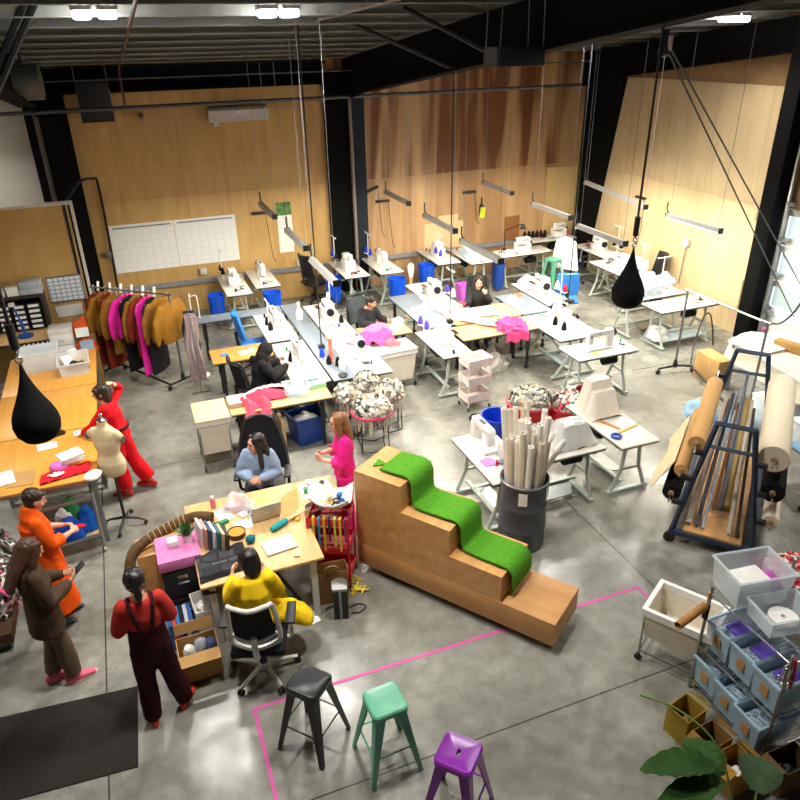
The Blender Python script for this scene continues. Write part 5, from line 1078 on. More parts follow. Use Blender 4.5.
# hutch desk against the partition
M_dkw = mat('dark_wood', '#2a211b', .6)
t = thing('hutch_desk', 'dark hutch desk with wood top against the plywood partition', 'desk', (-2.7, 12.55, 0), 0)
B().box((0, -.10, .93), (2.46, .70, .035), bev=.004).obj('desktop', M_oak, t); b = B(); b.bx(-1.22, 1.22, -.43, .24, .86, .91); b.obj('apron', M_dkw, t)
for x in (-1.18, 1.18): b = B(); b.bx(x - .03, x + .03, -.40, .30, 0, .86); b.obj('side_panel', M_dkw, t)
b = B(); b.bx(-1.2, 1.2, .0, .34, 1.50, 1.55); b.bx(-1.2, 1.2, .31, .34, .95, 1.5); b.bx(1.15, 1.2, .0, .34, .95, 1.5); b.bx(-1.2, -1.15, 0, .34, .95, 1.5); b.obj('hutch', M_dkw, t)
for c in range(5):
    for r in range(5): b = B(); b.box((1.02 - .225 * c, .08, 1.02 + .088 * r), (.20, .16, .075)); q = b.obj('small_drawer', M_blk, t); B().box((1.02 - .225 * c, -.004, 1.02 + .088 * r), (.16, .008, .045)).obj('drawer_card', M_paper, q)
for i, (x, w, h, l) in enumerate(((-1.66, .34, .10, 'lower clear drawer box on the hutch'), (-1.66, .32, .11, 'upper clear drawer box on the hutch'))): b = B(); b.box((0, 0, h / 2), (w, .26, h), bev=.012); one(b, 'drawer_box', mat('smoky_plastic', '#aab2bb', .3), l, 'box', (x, 12.70, 1.552 + .102 * i))
t = thing('label_printer', 'white label printer with a dark display on the hutch', 'printer', (-1.93, 12.68, 1.552), 0); b = B(); b.prism([(-.09, 0), (.09, 0), (.09, .10), (.0, .15), (-.09, .15)], -.09, .09, M=Matrix(((0, 0, 1), (1, 0, 0), (0, 1, 0)))); b.obj('printer_body', M_wplast, t); B().box((0, -.055, .12), (.11, .06, .01), rx=rad(-25)).obj('display', M_blk, t)
b = B(); b.box((0, 0, .05), (.2, .2, .10), bev=.01); one(b, 'white_box', M_lgrey, 'pale grey box at the left end of the hutch top', 'box', (-2.15, 12.7, 1.552))
t = thing('desk_magnifier', 'blue round-based stand lamp on the hutch desk', 'lamp', (-1.87, 12.30, .948), 0); b = B(); b.lathe([(0, 0), (.12, 0), (.12, .025), (.03, .05), (.03, .06), (0, .06)], n=24, cap=False); b.obj('round_base', mat('royal_blue', '#1d4fa0', .4), t)
b = B(); b.tube([(0, 0, .05), (-.02, .02, .28)], .028); b.tube([(-.02, .02, .28), (-.08, .05, .52)], .014); b.obj('stem', mat('royal_blue', '#1d4fa0', .4), t); b = B(); b.box((-.09, .05, .54), (.09, .07, .06), bev=.01); b.obj('lamp_head', M_lgrey, t)
t = thing('wall_calendar', 'year calendar with a grey grid pinned on the plywood partition', 'calendar', (-1.17, 12.935, 1.48), 0)
def grid(name, c0, c1, w, h, jw=.006):
    m = mat(name, c0, .6); n = m.node_tree.nodes; L = m.node_tree.links; tc = n.new('ShaderNodeTexCoord'); sx = n.new('ShaderNodeSeparateXYZ'); cb = n.new('ShaderNodeCombineXYZ'); bt = n.new('ShaderNodeTexBrick')
    L.new(tc.outputs['Object'], sx.inputs[0]); L.new(sx.outputs[0], cb.inputs[0]); L.new(sx.outputs[2], cb.inputs[1]); L.new(cb.outputs[0], bt.inputs[0])
    bt.offset = 0; bt.inputs['Scale'].default_value = 1; bt.inputs['Brick Width'].default_value = w; bt.inputs['Row Height'].default_value = h; bt.inputs['Mortar Size'].default_value = jw
    bt.inputs['Color1'].default_value = lin(c0); bt.inputs['Color2'].default_value = lin(c0); bt.inputs['Mortar'].default_value = lin(c1); L.new(bt.outputs[0], n['Principled BSDF'].inputs['Base Color']); return m
B().box((0, 0, 0), (.54, .012, .44)).obj('sheet', grid('calendar_grid', '#dfe5ec', '#8c97a6', .085, .07, .008), t); B().box((0, -.002, .215), (.55, .016, .02)).obj('top_bar', mat('bar_grey', '#59606a', .5), t); B().box((0, -.002, -.215), (.55, .016, .016)).obj('bottom_bar', mat('bar_grey', '#59606a', .5), t)
b = B(); b.box((0, 0, 0), (.42, .006, .20), ry=rad(-2)); one(b, 'pinned_sheet', M_paper, 'two overlapping white sheets pinned below the year calendar', 'paper', (-1.19, 12.935, 1.09))
# dress form
t = thing('dress_form', 'cream dress form on a black stand beside the cutting table', 'dress form', (-.66, 7.72, 0), rad(-35))
SXf = (1, 0, 0); b = B(); b.loft([((0, 0, .74), .13, .11), ((0, 0, .80), .165, .125), ((0, 0, .90), .17, .13), ((0, 0, 1.02), .125, .098), ((0, .005, 1.16), .165, .125), ((0, 0, 1.28), .165, .10), ((0, -.005, 1.345), .11, .075), ((0, -.005, 1.38), .058, .055), ((0, -.005, 1.44), .052, .050)], 22, SXf)
for s in (-1, 1): b.ell((s * .075, .085, 1.17), (.065, .055, .065), 12, 8); b.loft([((s * .13, 0, 1.29), .05, .055), ((s * .185, 0, 1.24), .042, .058)], 12, (0, 1, 0), round_=True)
TMP = bpy.data.scenes.new('tmp'); link('torso', remesh(b, 'torso', mat('form_linen', '#d8c9a0', .85, var=.05), .012, 4), t); 
for s in (-1, 1): b = B(); b.cyl((s * .222, 0, 1.225), (s * .232, 0, 1.222), .048, n=20); b.obj('arm_plate', mat('form_plate', '#6b6a55', .5, .4), t)
b = B(); b.lathe([(.054, 1.435), (.056, 1.455), (.02, 1.475), (.012, 1.50), (.02, 1.52), (.0, 1.535)], n=18, cap=False); b.obj('neck_cap', M_chrome, t)
b = B(); b.cyl((0, 0, .10), (0, 0, .76), .014); b.cyl((0, 0, .12), (0, 0, .40), .018); b.obj('pole', M_blackst, t)
for k in range(4): a = pi / 2 * k + .3; b = B(); b.loft([((.02 * cos(a), .02 * sin(a), .11), .018, .02), ((.17 * cos(a), .17 * sin(a), .09), .014, .014), ((.24 * cos(a), .24 * sin(a), .055), .010, .012)], 8); q = b.obj('foot', M_blackst, t); B().cyl((.24 * cos(a) - .012, .24 * sin(a), .025), (.24 * cos(a) + .012, .24 * sin(a), .025), .025).obj('caster', M_blk, q)
# heap of silver ribbon at the left edge
t = thing('ribbon_cart', 'long low cart heaped with silver and black ribbon at the left edge', 'cart', (-2.12, 6.75, 0), 0); b = B(); b.box((0, 0, .18), (.8, 1.5, .12)); b.obj('cart_base', mat('brown_cart', '#4a3626', .8), t)
for sx in (-1, 1):
    for sy in (-1, 1): B().cyl((sx * .34 - .015, sy * .65, .06), (sx * .34 + .015, sy * .65, .06), .06).obj('caster', M_blk, t)
def fr():
    a, e = random.uniform(0, 6.28), math.asin(random.uniform(0, 1)); n = V((cos(e) * cos(a), cos(e) * sin(a), sin(e))); return V((n.x * .42, n.y * .78, .24 + n.z * .62)), n
b = B(); b.ell((0, 0, .28), (.40, .75, .56), 20, 12, mi=2); strips(b, 900, fr, (.10, .22), .014, (0, 1, 0, 5, 1, 5, 6)); q = b.obj('ribbon_heap', M_rib, t); q['kind'] = 'stuff'
# punching-bag shaped black sacks on ropes
def sack(label, x, y, z, R, top, kind):
    t = thing('hanging_sack', label, 'hanging sack', (x, y, z), 0, 'black teardrop sacks on ropes'); b = B()
    b.lathe([(R * r, R * h) for r, h in ((0, -1.0), (.35, -.97), (.70, -.80), (.93, -.48), (1, -.10), (.95, .25), (.80, .65), (.60, 1.05), (.42, 1.45), (.27, 1.85), (.15, 2.25), (.07, 2.6), (.05, 2.75), (0, 2.76))], n=28, cap=False); b.obj('sack_body', mat('black_sack', '#0f0f10', .85, var=.15), t)
    b = B(); b.ring((0, 0, R * 2.95), R * .14, .007, 16, 6, Matrix.Rotation(pi / 2, 3, 'X')); b.ring((0, 0, R * 3.25), R * .15, .007, 16, 6, Matrix.Rotation(pi / 2, 3, 'Y')); b.obj('carabiner', M_chrome, t)
    b = B(); b.tube([(0, 0, R * 3.4), (0, 0, top - z)], .012, 6); rp = b.obj('rope', M_blk, t); B().cyl((0, 0, R * 3.5), (0, 0, R * 4.6), .028, n=10).obj('rope_sleeve', M_blk, rp)
    return t
sack('black teardrop sack on a rope in front of the right wall tables', 4.62, 5.62, 2.85, .165, 5.28, 0)
sack('black teardrop sack hanging over the orange cutting tables', -.79, 4.70, 2.99, .148, 6.0, 1)
t = thing('pulley_block', 'pulley block with white and pink tape under the middle rafter', 'pulley', (4.66, 5.62, 5.05), 0); b = B(); b.cyl((-.03, 0, .0), (.03, 0, .0), .05); b.box((0, 0, .09), (.05, .06, .16), bev=.01); b.obj('block_body', M_blackst, t); b = B(); b.box((.02, -.04, .06), (.03, .03, .12)); b.obj('tape_wrap', mat('pale_pink_tape', '#e6c6c2', .6), t)
for i, (e, l) in enumerate((((10.28, 8.05, 1.25), 'upper of the two black ropes running down to the garage door'), ((10.28, 8.2, .85), 'lower of the two black ropes running down to the garage door'))):
    b = B(); b.tube([(4.70, 5.62, 5.10 - .05 * i), e], .009, 6); one(b, 'guy_rope', M_blk, l, 'rope', group='black ropes to the garage door')

# ================================================================ CLOTHES RACKS
def z_rack(label, p0, p1, H, m, foot=.5):
    """rolling rail between the posts p0 and p1"""
    c = (V(p0) + V(p1)) / 2; d = V(p1) - V(p0); L = d.length; t = thing('garment_rack', label, 'garment rack', (c.x, c.y, 0), math.atan2(d.y, d.x), 'rolling garment racks'); h = L / 2
    b = B(); b.tube([(-h - .05, 0, H), (h + .05, 0, H)], .017, 8); b.obj('rail', M_steel, t)
    for s in (-1, 1):
        b = B(); b.tube([(s * h, 0, .12), (s * h, 0, H)], .019, 8); b.obj('post', mat('dull_steel', '#77787a', .4, .6), t)
        b = B(); b.tube([(s * h - s * .1, -s * foot / 2, .10), (s * h, -s * .05, .12), (s * h + s * .05, s * foot / 2, .10)], .02, 8, sub=3); b.cyl((s * h, 0, .11), (s * h, 0, .24), .045, .022); q = b.obj('foot', M_blackst, t)
        for k in (-1, 1): x, y = s * h + (-s * .1 if k < 0 else s * .05), k * s * foot / 2; b = B(); b.cyl((x - .014, y, .04), (x + .014, y, .04), .04); b.cyl((x, y, .05), (x, y, .11), .01); b.obj('caster', m, q)
    b = B(); b.tube([(-h + .1, foot / 2 * .9, .10), (h - .1, -foot / 2 * .9, .10)], .02, 8); b.obj('base_bar', M_blackst, t); return t
z_rack('rolling rack of mustard jackets and pink garments', (-.72, 12.42), (.42, 11.46), 1.60, M_blk)
z_rack('empty rolling garment rack before the bare right wall', (8.28, 8.62), (8.30, 7.0), 1.46, M_blk, .6)
C_must, C_rust, C_hot = mat('mustard_cloth', '#8f6320', .8, var=.14), mat('rust_cloth', '#7a2a1a', .85, var=.14), mat('hot_pink_cloth', '#e0299c', .75, var=.1)
def garment_mesh(kind):
    b = B(); L_ = {'jacket': .62, 'long': 1.15, 'mid': .88}[kind]
    b.loft([((0, 0, -.09), .06, .05), ((0, 0, -.13), .17, .07), ((0, 0, -.22), .225, .095), ((0, 0, -.10 - L_ * .6), .235, .11), ((0, 0, -.10 - L_), .225 if kind == 'jacket' else .25, .10)], 16, (1, 0, 0))
    if kind != 'long':
        for s in (-1, 1): b.loft([((s * .18, 0, -.17), .07, .075), ((s * .285, .02, -.36), .078, .085), ((s * .30, .05, -.56), .07, .075), ((s * .29, .06, -.68), .045, .05)], 12, (0, 1, 0), round_=True)
    return remesh(b, kind, [C_must], .014, 1, .012, 8)
_gm = {k: garment_mesh(k) for k in ('jacket', 'long', 'mid')}
u = V((.765, -.644, 0)); rk = math.atan2(-.644, .765) + pi / 2
for i, (s, kind, m, n_) in enumerate(((.02, 'long', C_rust, 'long rust garment at the left end of the rack'), (.12, 'jacket', C_must, 'mustard jacket nearest the left end of the rack'), (.24, 'long', C_rust, 'long rust garment behind the second mustard jacket'), (.36, 'jacket', C_must, 'mustard jacket over the long rust garment'), (.47, 'mid', C_must, 'longer mustard coat left of the pink garment'), (.57, 'jacket', C_hot, 'hot pink jacket between the mustard coat and the black one'), (.68, 'long', C_blk, 'long black garment in the middle of the rack'), (.79, 'jacket', C_must, 'mustard jacket right of the long black garment'), (.89, 'mid', C_rust, 'rust coat showing below the mustard jackets'), (1.0, 'long', C_hot, 'long hot pink garment near the right end of the rack'), (1.10, 'long', C_blk, 'black garment hanging lowest at the right of the rack'), (1.22, 'jacket', C_must, 'mustard jacket just inside the right rack post'), (1.45, 'jacket', C_must, 'mustard jacket hung outside the right rack post'))):
    me = _gm[kind].copy(); me.materials[0] = m; p = V((-.72, 12.42, 1.60)) + u * s
    o = link('hanging_garment', me); o.location = p; o.rotation_euler = (0, 0, rk + random.uniform(-.15, .15)); o.scale = (1.36 if i == 9 else 1.12, .64, 1.08); tag(o, n_, 'garment', 'garments on the rolling rack')
    b = B(); b.tube([V(x) for x in ((0, 0, -.11), (0, 0, -.02), (.012, 0, .02), (.0, 0, .035), (-.02, 0, .015))], .004, 6, sub=3); b.tube([(-.17, 0, -.13), (0, 0, -.10), (.17, 0, -.13)], .006, 6); b.obj('hanger', M_wplast, o)
    if i in (1, 3, 5, 7, 9, 11): B().box((.02, .03, .02), (.05, .012, .14), ry=rad(15)).obj('paper_tag', M_paper, o)
t = thing('garment_stand', 'small white hook stand with trousers by the rolling rack', 'stand', (.74, 11.72, 0), 0); b = B(); b.tube([V(x) for x in ((0, 0, .03), (0, 0, 1.38), (.02, -.0, 1.44), (.08, 0, 1.45), (.12, 0, 1.40), (.12, 0, 1.05))], .008, 6, sub=3); b.obj('hook_pole', M_wplast, t); b = B(); b.lathe([(0, 0), (.15, 0), (.15, .02), (.02, .04), (0, .04)], n=20, cap=False); b.obj('stand_base', M_wplast, t)
t = thing('trouser_rail', 'short rail holding the mauve trousers beside the orange desk', 'rail', (.66, 11.30, 0), 0); b = B(); b.tube([(0, -.25, .02), (0, -.25, 1.30), (0, .25, 1.30), (0, .25, .02)], .010, 6); b.obj('rail_frame', M_steel, t)
for y in (-.25, .25): B().box((0, y, .0125), (.30, .04, .025)).obj('foot', M_steel, t)
for i, (y, m, z, n_) in enumerate(((11.12, mat('mauve_cloth', '#a08c8e', .85), .18, 'mauve trousers hanging at the near end of the short rail'), (11.25, mat('grey_mauve_cloth', '#8d8285', .85), .25, 'grey mauve trousers hanging in the middle of the short rail'), (11.40, C_denim, .62, 'dark blue garment hanging at the far end of the short rail'))):
    b = B(); b.sheet(lambda u, v: (.66 + .20 * (u - .5) * (1.1 - .2 * v) + .02 * sin(v * 9), y + .035 * sin(u * 12) * (1 - v), z + (1.31 - z) * v), 14, 8, .03); one(b, 'hanging_trousers', m, n_, 'trousers')

# ================================================================ RIGHT SIDE
# fabric roll cart
fc = thing('fabric_cart', 'navy steel cart loaded with fabric rolls near the white table', 'fabric cart', (5.42, 4.66, 0), rad(40.9)); LC = 2.12
b = B(); b.bx(.0, LC, -.30, .30, .17, .20); b.obj('platform', M_birch, fc)
for x in (0, LC):
    b = B()
    for s in (-1, 1): b.loft([((x, s * .18, 1.60), .028, .028), ((x, s * .42, .16), .028, .028)], 4, (1, 0, 0))
    b.loft([((x, -.20, 1.60), .028, .028), ((x, .20, 1.60), .028, .028)], 4, (0, 0, 1)); b.loft([((x, -.21, 1.32), .022, .022), ((x, .21, 1.32), .022, .022)], 4, (0, 0, 1)); b.box((x, 0, .15), (.07, .9, .05)); b.obj('end_frame', M_navy, fc)
    for s in (-1, 1):
        b = B(); b.cyl((x - .018, s * .43, .065), (x + .018, s * .43, .065), .065, n=18); b.obj('caster', M_blk, fc)
        for z in (.55, .88, 1.22): w = .18 + .24 * (1.6 - z) / 1.44; b = B(); b.box((x, s * (w + .06), z), (.05, .12, .05)); b.obj('roll_bracket', M_blackst, fc)
b = B(); 
for s in (-1, 1): b.bx(0, LC, s * .40 - .025, s * .40 + .025, .12, .17)
b.loft([((1.55, 0, 1.32), .022, .022), ((1.55, 0, .2), .022, .022)], 4, (1, 0, 0)); b.loft([((0, 0, 1.32), .02, .02), ((LC, 0, 1.32), .02, .02)], 4, (0, 0, 1)); b.obj('side_rails', M_navy, fc)
def on_cart(x, y, z): a = rad(40.9); return (5.42 + x * cos(a) - y * sin(a), 4.66 + x * sin(a) + y * cos(a), z)
M_tan, M_bk2, M_crm = mat('tan_cloth_roll', '#d0a268', .85, var=.05), mat('black_cloth_roll', '#1a1a1c', .9), mat('cream_cloth_roll', '#e6d7bd', .85, var=.04)
M_core = mat('card_core', '#b79462', .8)
def cloth_roll(label, x0, x1, y, z, r, m):
    t = thing('fabric_roll', label, 'fabric roll', on_cart(0, y, z), rad(40.9), 'fabric rolls on the navy cart')
    b = B(); b.loft([((x0, 0, 0), r * .96, r * .96), ((x0 + .01, 0, 0), r, r), ((x1 - .01, 0, 0), r, r), ((x1, 0, 0), r * .96, r * .96)], 26); b.obj('cloth', m, t)
    b = B(); b.cyl((x0 - .03, 0, 0), (x1 + .03, 0, 0), .03); b.obj('core', M_core, t); b = B(); b.cyl((-.10, 0, 0), (LC + .05, 0, 0), .012); b.obj('spindle', M_chrome, t)
cloth_roll('tan fabric roll uppermost on the left side of the navy cart', .10, 1.75, .34, 1.26, .095, M_tan)
cloth_roll('tan fabric roll second from the top on the left of the navy cart', .02, 1.5, .44, .94, .075, M_tan)
cloth_roll('black fabric roll lowest on the left side of the navy cart', .10, 1.6, .50, .58, .10, M_bk2)
cloth_roll('big cream fabric roll on the upper right of the navy cart', .08, 2.0, -.40, 1.28, .155, M_crm)
cloth_roll('black fabric roll in the middle right of the navy cart', .06, 1.7, -.47, .90, .12, M_bk2)
cloth_roll('cream fabric roll lowest on the right side of the navy cart', .04, 1.6, -.52, .55, .085, M_crm)
b = B(); b.sheet(lambda u, v: (on_cart(.12 + 1.2 * u, .52 + .20 * (1 - v) + .03 * sin(u * 6) * (1 - v), .98 - .40 * (1 - v))), 12, 6, .008); one(b, 'loose_cloth', mat('pale_tan_cloth', '#ead3aa', .85), 'pale cloth tail hanging from the second tan roll', 'cloth')
for i, (y, z1, r, c, n_, ln) in enumerate(((.24, 1.05, .034, '#b7a596', 'thick mauve-grey tube at the left', 1.75), (.16, 1.15, .022, '#3a3f4a', 'dark grey tube second from the left', 1.7), (.10, 1.18, .018, '#9aa2ab', 'light grey tube third from the left', 1.7), (.04, 1.12, .02, '#8d5a34', 'rusty brown tube in the middle', 1.2), (-.02, 1.20, .03, '#6d6f74', 'mid grey tube in the middle', 1.2), (-.08, 1.2, .035, '#a98f52', 'olive tan tube right of the middle', 1.1), (-.15, 1.15, .026, '#c9bba8', 'pale mauve tube second from the right', 1.6), (-.22, 1.0, .018, '#3b3026', 'thin dark rod at the right', 1.7))):
    p, q = V(on_cart(.08 if ln > 1.3 else .5, y * 1.1, .215 + r)), V(on_cart(.08 + ln if ln > 1.3 else 1.6, y * .7, z1)); d = q - p; R = d.to_track_quat('Z', 'Y').to_matrix()
    b = B(); b.lathe([(r * .6, .0), (r, 0), (r, d.length), (r * .6, d.length), (r * .6, .0)], n=14, M=R, cap=False); one(b, 'cloth_tube', mat('tube_%d' % i, c, .7), n_ + ' leaning inside the navy cart', 'tube', p, 0, 'tubes in the navy cart')
# white cloth-covered cutting table by the door
t = thing('cloth_table', 'long table under white cloth beside the garage door', 'table', (8.88, 6.35, 0), rad(-9))
b = B(); b.box((0, 0, .83), (1.12, 2.9, .05), bev=.01); b.obj('tabletop', M_white, t)
b = B(); b.sheet(lambda u, v: ((-.58 + 1.16 * u) + (.02 if 0 < u < 1 else 0), -1.47 + 2.94 * v, .868 - (.32 + .02 * sin(v * 30) if u in (0,) else 0) + .003 * nz(V((u * 6, v * 9, 0)))), 16, 24, .006); b.obj('table_cloth', mat('table_linen', '#e9dfcc', .85, var=.04), t)
for sx in (-1, 1):
    for sy in (-1, 1): b = B(); b.bx(sx * .5 - .03, sx * .5 + .03, sy * 1.35 - .03, sy * 1.35 + .03, 0, .80); b.obj('leg', M_steel, t)
b = B(); b.sheet(lambda u, v: (8.46 + .75 * u - .05 * v, 7.12 + .62 * v, .885 + .07 * sin(pi * u) * (.4 + v) + .02 * nz(V((u * 5, v * 5, 2)))), 12, 8, .02); one(b, 'white_roll_cloth', M_wcloth, 'loose white cloth bunched at the far end of the white table', 'cloth')
b = B(); b.ell((0, 0, .02), (.07, .04, .02)); one(b, 'pink_scrap', M_pink, 'pink scrap on the loose white cloth', 'scrap', (9.0, 7.62, 1.02))
b = B(); b.box((0, 0, .06), (.16, .80, .12), bev=.004); one(b, 'long_carton', M_card, 'long cardboard carton lying on the white table', 'carton', (9.05, 6.95, .876), rad(14))
b = B(); b.box((0, 0, .225), (.27, .54, .45), bev=.004); one(b, 'tall_carton', mat('tan_carton', '#c19a63', .8), 'closed tan carton on the floor under the empty garment rack', 'carton', (8.62, 8.14, 0), rad(-3))
for i, (x, y, w, d, h, c, l) in enumerate(((8.42, 6.55, .62, .5, .42, '#e6ecee', 'white plastic storage box under the near side of the white table'), (8.35, 5.85, .5, .5, .36, '#dfe8ec', 'white storage box nearest the camera under the white table'))):
    t = thing('storage_box', l, 'box', (x, y, 0), rad(-9)); b = B(); b.box((0, 0, h / 2), (w, d, h), top=1.04, bev=.01); b.obj('box_body', mat('milky_plastic_%d' % i, c, .35), t); b = B(); b.box((0, 0, h + .015), (w * 1.07, d * 1.07, .03), bev=.008); b.obj('lid', M_wplast, t)
for i, (x, y) in enumerate(((7.62, 7.25), (7.85, 6.75))): heap('folded_cloth', mat('pale_blue_cloth', '#8fb0cf', .8, var=.2), ('heap of pale blue cloth on the floor behind the navy cart, farther one', 'heap of pale blue cloth on the floor behind the navy cart, nearer one')[i], 'cloth', (x, y, .0), .24, .26, .22, i + 20, .2)
t = thing('rolling_side_table', 'pale blue topped rolling table at the right edge', 'table', (7.25, 5.0, 0), rad(-10)); B().box((0, 0, .70), (.55, .5, .03), bev=.008).obj('tabletop', mat('sky_laminate', '#86b6da', .4), t)
for sx in (-1, 1):
    for sy in (-1, 1): b = B(); b.tube([(sx * .25, sy * .22, .07), (sx * .22, sy * .20, .69)], .014, 6); q = b.obj('leg', M_steel, t); B().cyl((sx * .25 - .015, sy * .22, .04), (sx * .25 + .015, sy * .22, .04), .04).obj('caster', M_blk, q)
b = B(); b.tube([V(p) for p in ((8.75, 8.75, .02), (9.0, 9.0, .25), (9.35, 9.25, .62), (9.62, 9.38, .60), (9.72, 9.35, .30), (9.70, 9.25, .02))], .014, 6, sub=5); one(b, 'black_hose', M_blk, 'black hose looping up from the floor by the empty garment rack', 'hose')
b = B(); b.tube([V(p) for p in ((10.35, 8.0, 1.75), (10.33, 8.10, 1.35), (10.30, 8.22, .95), (10.28, 8.42, .66), (10.25, 8.60, .60))], .016, 6, sub=5); one(b, 'door_cable', M_blk, 'black cable curving down across the garage door', 'cable')
# wire shelf of blue bins
sh = thing('wire_shelf', 'chrome wire shelf holding blue tinted bins at the lower right', 'shelf', (4.20, 2.86, 0), 0); xs, ys = (-.27, .62), (-.40, .40)
for x in xs:
    for y in ys: b = B(); b.cyl((x, y, 0), (x, y, 1.15), .014); b.lathe([(.018, 1.15), (.018, 1.165), (0, 1.17)], (x, y, 0), 12, cap=False); b.obj('post', M_steel, sh)
for z in (.10, .50, 1.08):
    b = B()
    for y in ys: b.tube([(xs[0], y, z), (xs[1], y, z)], .007, 6)
    for x in xs: b.tube([(x, ys[0], z), (x, ys[1], z)], .007, 6)
    for k in range(26): y = ys[0] + .8 * k / 25; b.tube([(xs[0], y, z), (xs[1], y, z)], .0022, 4)
    b.obj('wire_deck', M_chrome, sh)
M_tape = mat('teal_dots', '#93a6b4', .6, var=.75, scale=45)
def bin_(label, x, y, z, rz=0, fill=None, w=.42, d=.25, h=.29):
    t = tub(label, (x, y, z), rz, w, d, h, M_clearb, mat('blue_rim', '#b9d6e8', .35, alpha=.75), 'blue tinted bins on the wire shelf')
    B().box((-w / 2 * .95 - .004, 0, h * .5), (.004, .075, .10)).obj('tan_label', M_card, t)
    b = B(); b.box((0, 0, h * .36), (w * .82, d * .80, h * .62), bev=.02); b.obj('contents', fill or M_tape, t)
    return t
for i, (y, x) in enumerate(((3.13, 4.13), (2.87, 4.10), (2.61, 4.06))): bin_('blue tinted bin on the lower shelf, ' + ('farthest of its row', 'second of its row', 'nearest of its row')[i], x, y, .108, 0)
for i, (y, x) in enumerate(((3.13, 4.17), (2.87, 4.17), (2.61, 4.15))):
    bin_('blue tinted bin on the middle shelf, ' + ('farthest of its row', 'second of its row', 'nearest of its row')[i], x, y, .508, 0)
    b = B(); b.box((0, 0, .006), (.19, .14, .012), bev=.003); one(b, 'purple_felt', M_purp, 'purple felt on top of the %s middle-shelf bin' % ('farthest', 'second', 'nearest')[i], 'felt', (x + .03, y, .715), rad(3))
t = tub('large frosted tub of white packets on top of the wire shelf', (4.22, 3.16, 1.09), rad(-10), .50, .36, .28, M_clear)
for i in range(3): b = B(); b.box((0, 0, .03), (.28, .20, .055), bev=.01); one(b, 'white_packet', M_wcloth, ('lowest', 'middle', 'topmost')[i] + ' white packet in the large frosted tub', 'packet', (4.18, 3.16, 1.10 + .06 * i), rad(-18 + 6 * i), 'white packets')
heap('pink_packet', mat('magenta_film', '#c85ab8', .5), 'magenta packet at the right end of the large frosted tub', 'packet', (4.38, 3.12, 1.10), .07, .10, .18, 3)
tub('smaller frosted tub with a white tape roll on the wire shelf', (4.18, 2.80, 1.09), rad(-10), .42, .30, .17, M_clear)
b = B(); b.lathe([(.02, 0), (.11, 0), (.11, .05), (.02, .05), (.02, .0)], n=28, cap=False); one(b, 'tape_spool', M_wplast, 'white tape spool lying in the smaller frosted tub', 'spool', (4.20, 2.80, 1.10))
b = B(); b.lathe([(0, 0), (.13, 0), (.14, .02), (.14, .06), (.12, .07), (0, .07)], n=30, cap=False); one(b, 'plastic_disc', M_wplast, 'round white lid at the right end of the wire shelf', 'lid', (4.46, 2.60, 1.09))
b = B(); b.lathe([(.028, 0), (.034, 0), (.034, .36), (.028, .36), (.028, 0)], n=16, M=Matrix.Rotation(rad(88), 3, 'Y') @ Matrix.Identity(3), cap=False); one(b, 'card_tube', mat('card_tube_brown', '#a5743a', .7), 'brown card tube sticking out from the wire shelf towards the canvas cart', 'tube', (3.53, 3.16, .97), rad(14))
t = thing('hand_brush', 'brown hand brush hanging on the far post of the wire shelf', 'brush', (3.895, 3.24, .86), 0); b = B(); b.box((0, 0, .06), (.03, .05, .16), bev=.008); b.obj('bristles', mat('brush_brown', '#4a3426', .9), t); b = B(); b.cyl((0, 0, .14), (.0, .01, .26), .012); b.obj('brush_handle', M_oak, t)
t = thing('scissors_bunch', 'bunch of scissors with a pink ribbon on the near shelf post', 'scissors', (3.905, 2.45, .92), 0)
for k in range(6): a = k * 1.05; b = B(); b.ring((.04 * cos(a), .04 * sin(a), .02), .022, .005, 14, 5, Matrix.Rotation(pi / 2, 3, 'X') @ Matrix.Rotation(a, 3, 'Y')); b.box((.025 * cos(a), .025 * sin(a), .09), (.012, .006, .13)); b.obj('scissor', M_chrome, t)
b = B(); b.tube([V(p) for p in ((.02, -.01, .24), (.035, -.02, .12), (.03, -.03, -.04))], .014, 6, sub=3); b.obj('pink_ribbon', mat('crimson_ribbon', '#c02a5a', .7), t)
for i, (x, y, w, d, h, r, c, l, fl) in enumerate(((3.56, 2.92, .24, .20, .28, 12, '#a58a35', 'mustard open carton farthest of the floor cartons by the wire shelf', 1), (3.58, 2.66, .24, .20, .26, 6, '#8f6a35', 'brown open carton in the middle of the floor cartons', 0), (3.60, 2.42, .24, .22, .26, 4, '#a07a33', 'ochre open carton nearest of the floor cartons', 0), (3.98, 2.28, .30, .20, .26, 0, '#6b5230', 'dark brown carton of parts under the near end of the wire shelf', 0))):
    t = thing('open_carton', l, 'carton', (x, y, 0), rad(r), 'open cartons on the floor'); m = mat('carton_%d' % i, c, .85); open_box(t, w, d, h, m, .006, 'carton_body')
    for s in (-1, 1): b = B(); b.box((s * (w / 2 + .04), 0, h + (.05 if s < 0 and fl else -.0)), (.10, d * .9, .005), ry=rad(s * (35 if not (s < 0 and fl) else -55) * (1 if s > 0 else 1))); b.obj('flap', m, t)
    heap('carton_parts', (M_card, M_steel, M_wplast, M_blackst)[i], ('tan packing', 'grey metal parts', 'white clips', 'dark parts')[i] + ' inside the ' + ('mustard', 'brown', 'ochre', 'dark brown')[i] + ' carton', 'parts', (x, y, .01), w * .38, d * .38, h * .55, i, .4, 20)
t = tub('clear tub of red, white and black ribbon behind the wire shelf', (5.42, 3.62, .30), rad(-12), .56, .50, .24, mat('rose_plastic', '#8a3a4c', .4))
def fr2(): x, y = random.uniform(-.26, .26), random.uniform(-.23, .23); return V((x, y, .20 + .10 * (1 - (x / .26) ** 2) * (1 - (y / .23) ** 2))), V((x * .5, y * .5, 1))
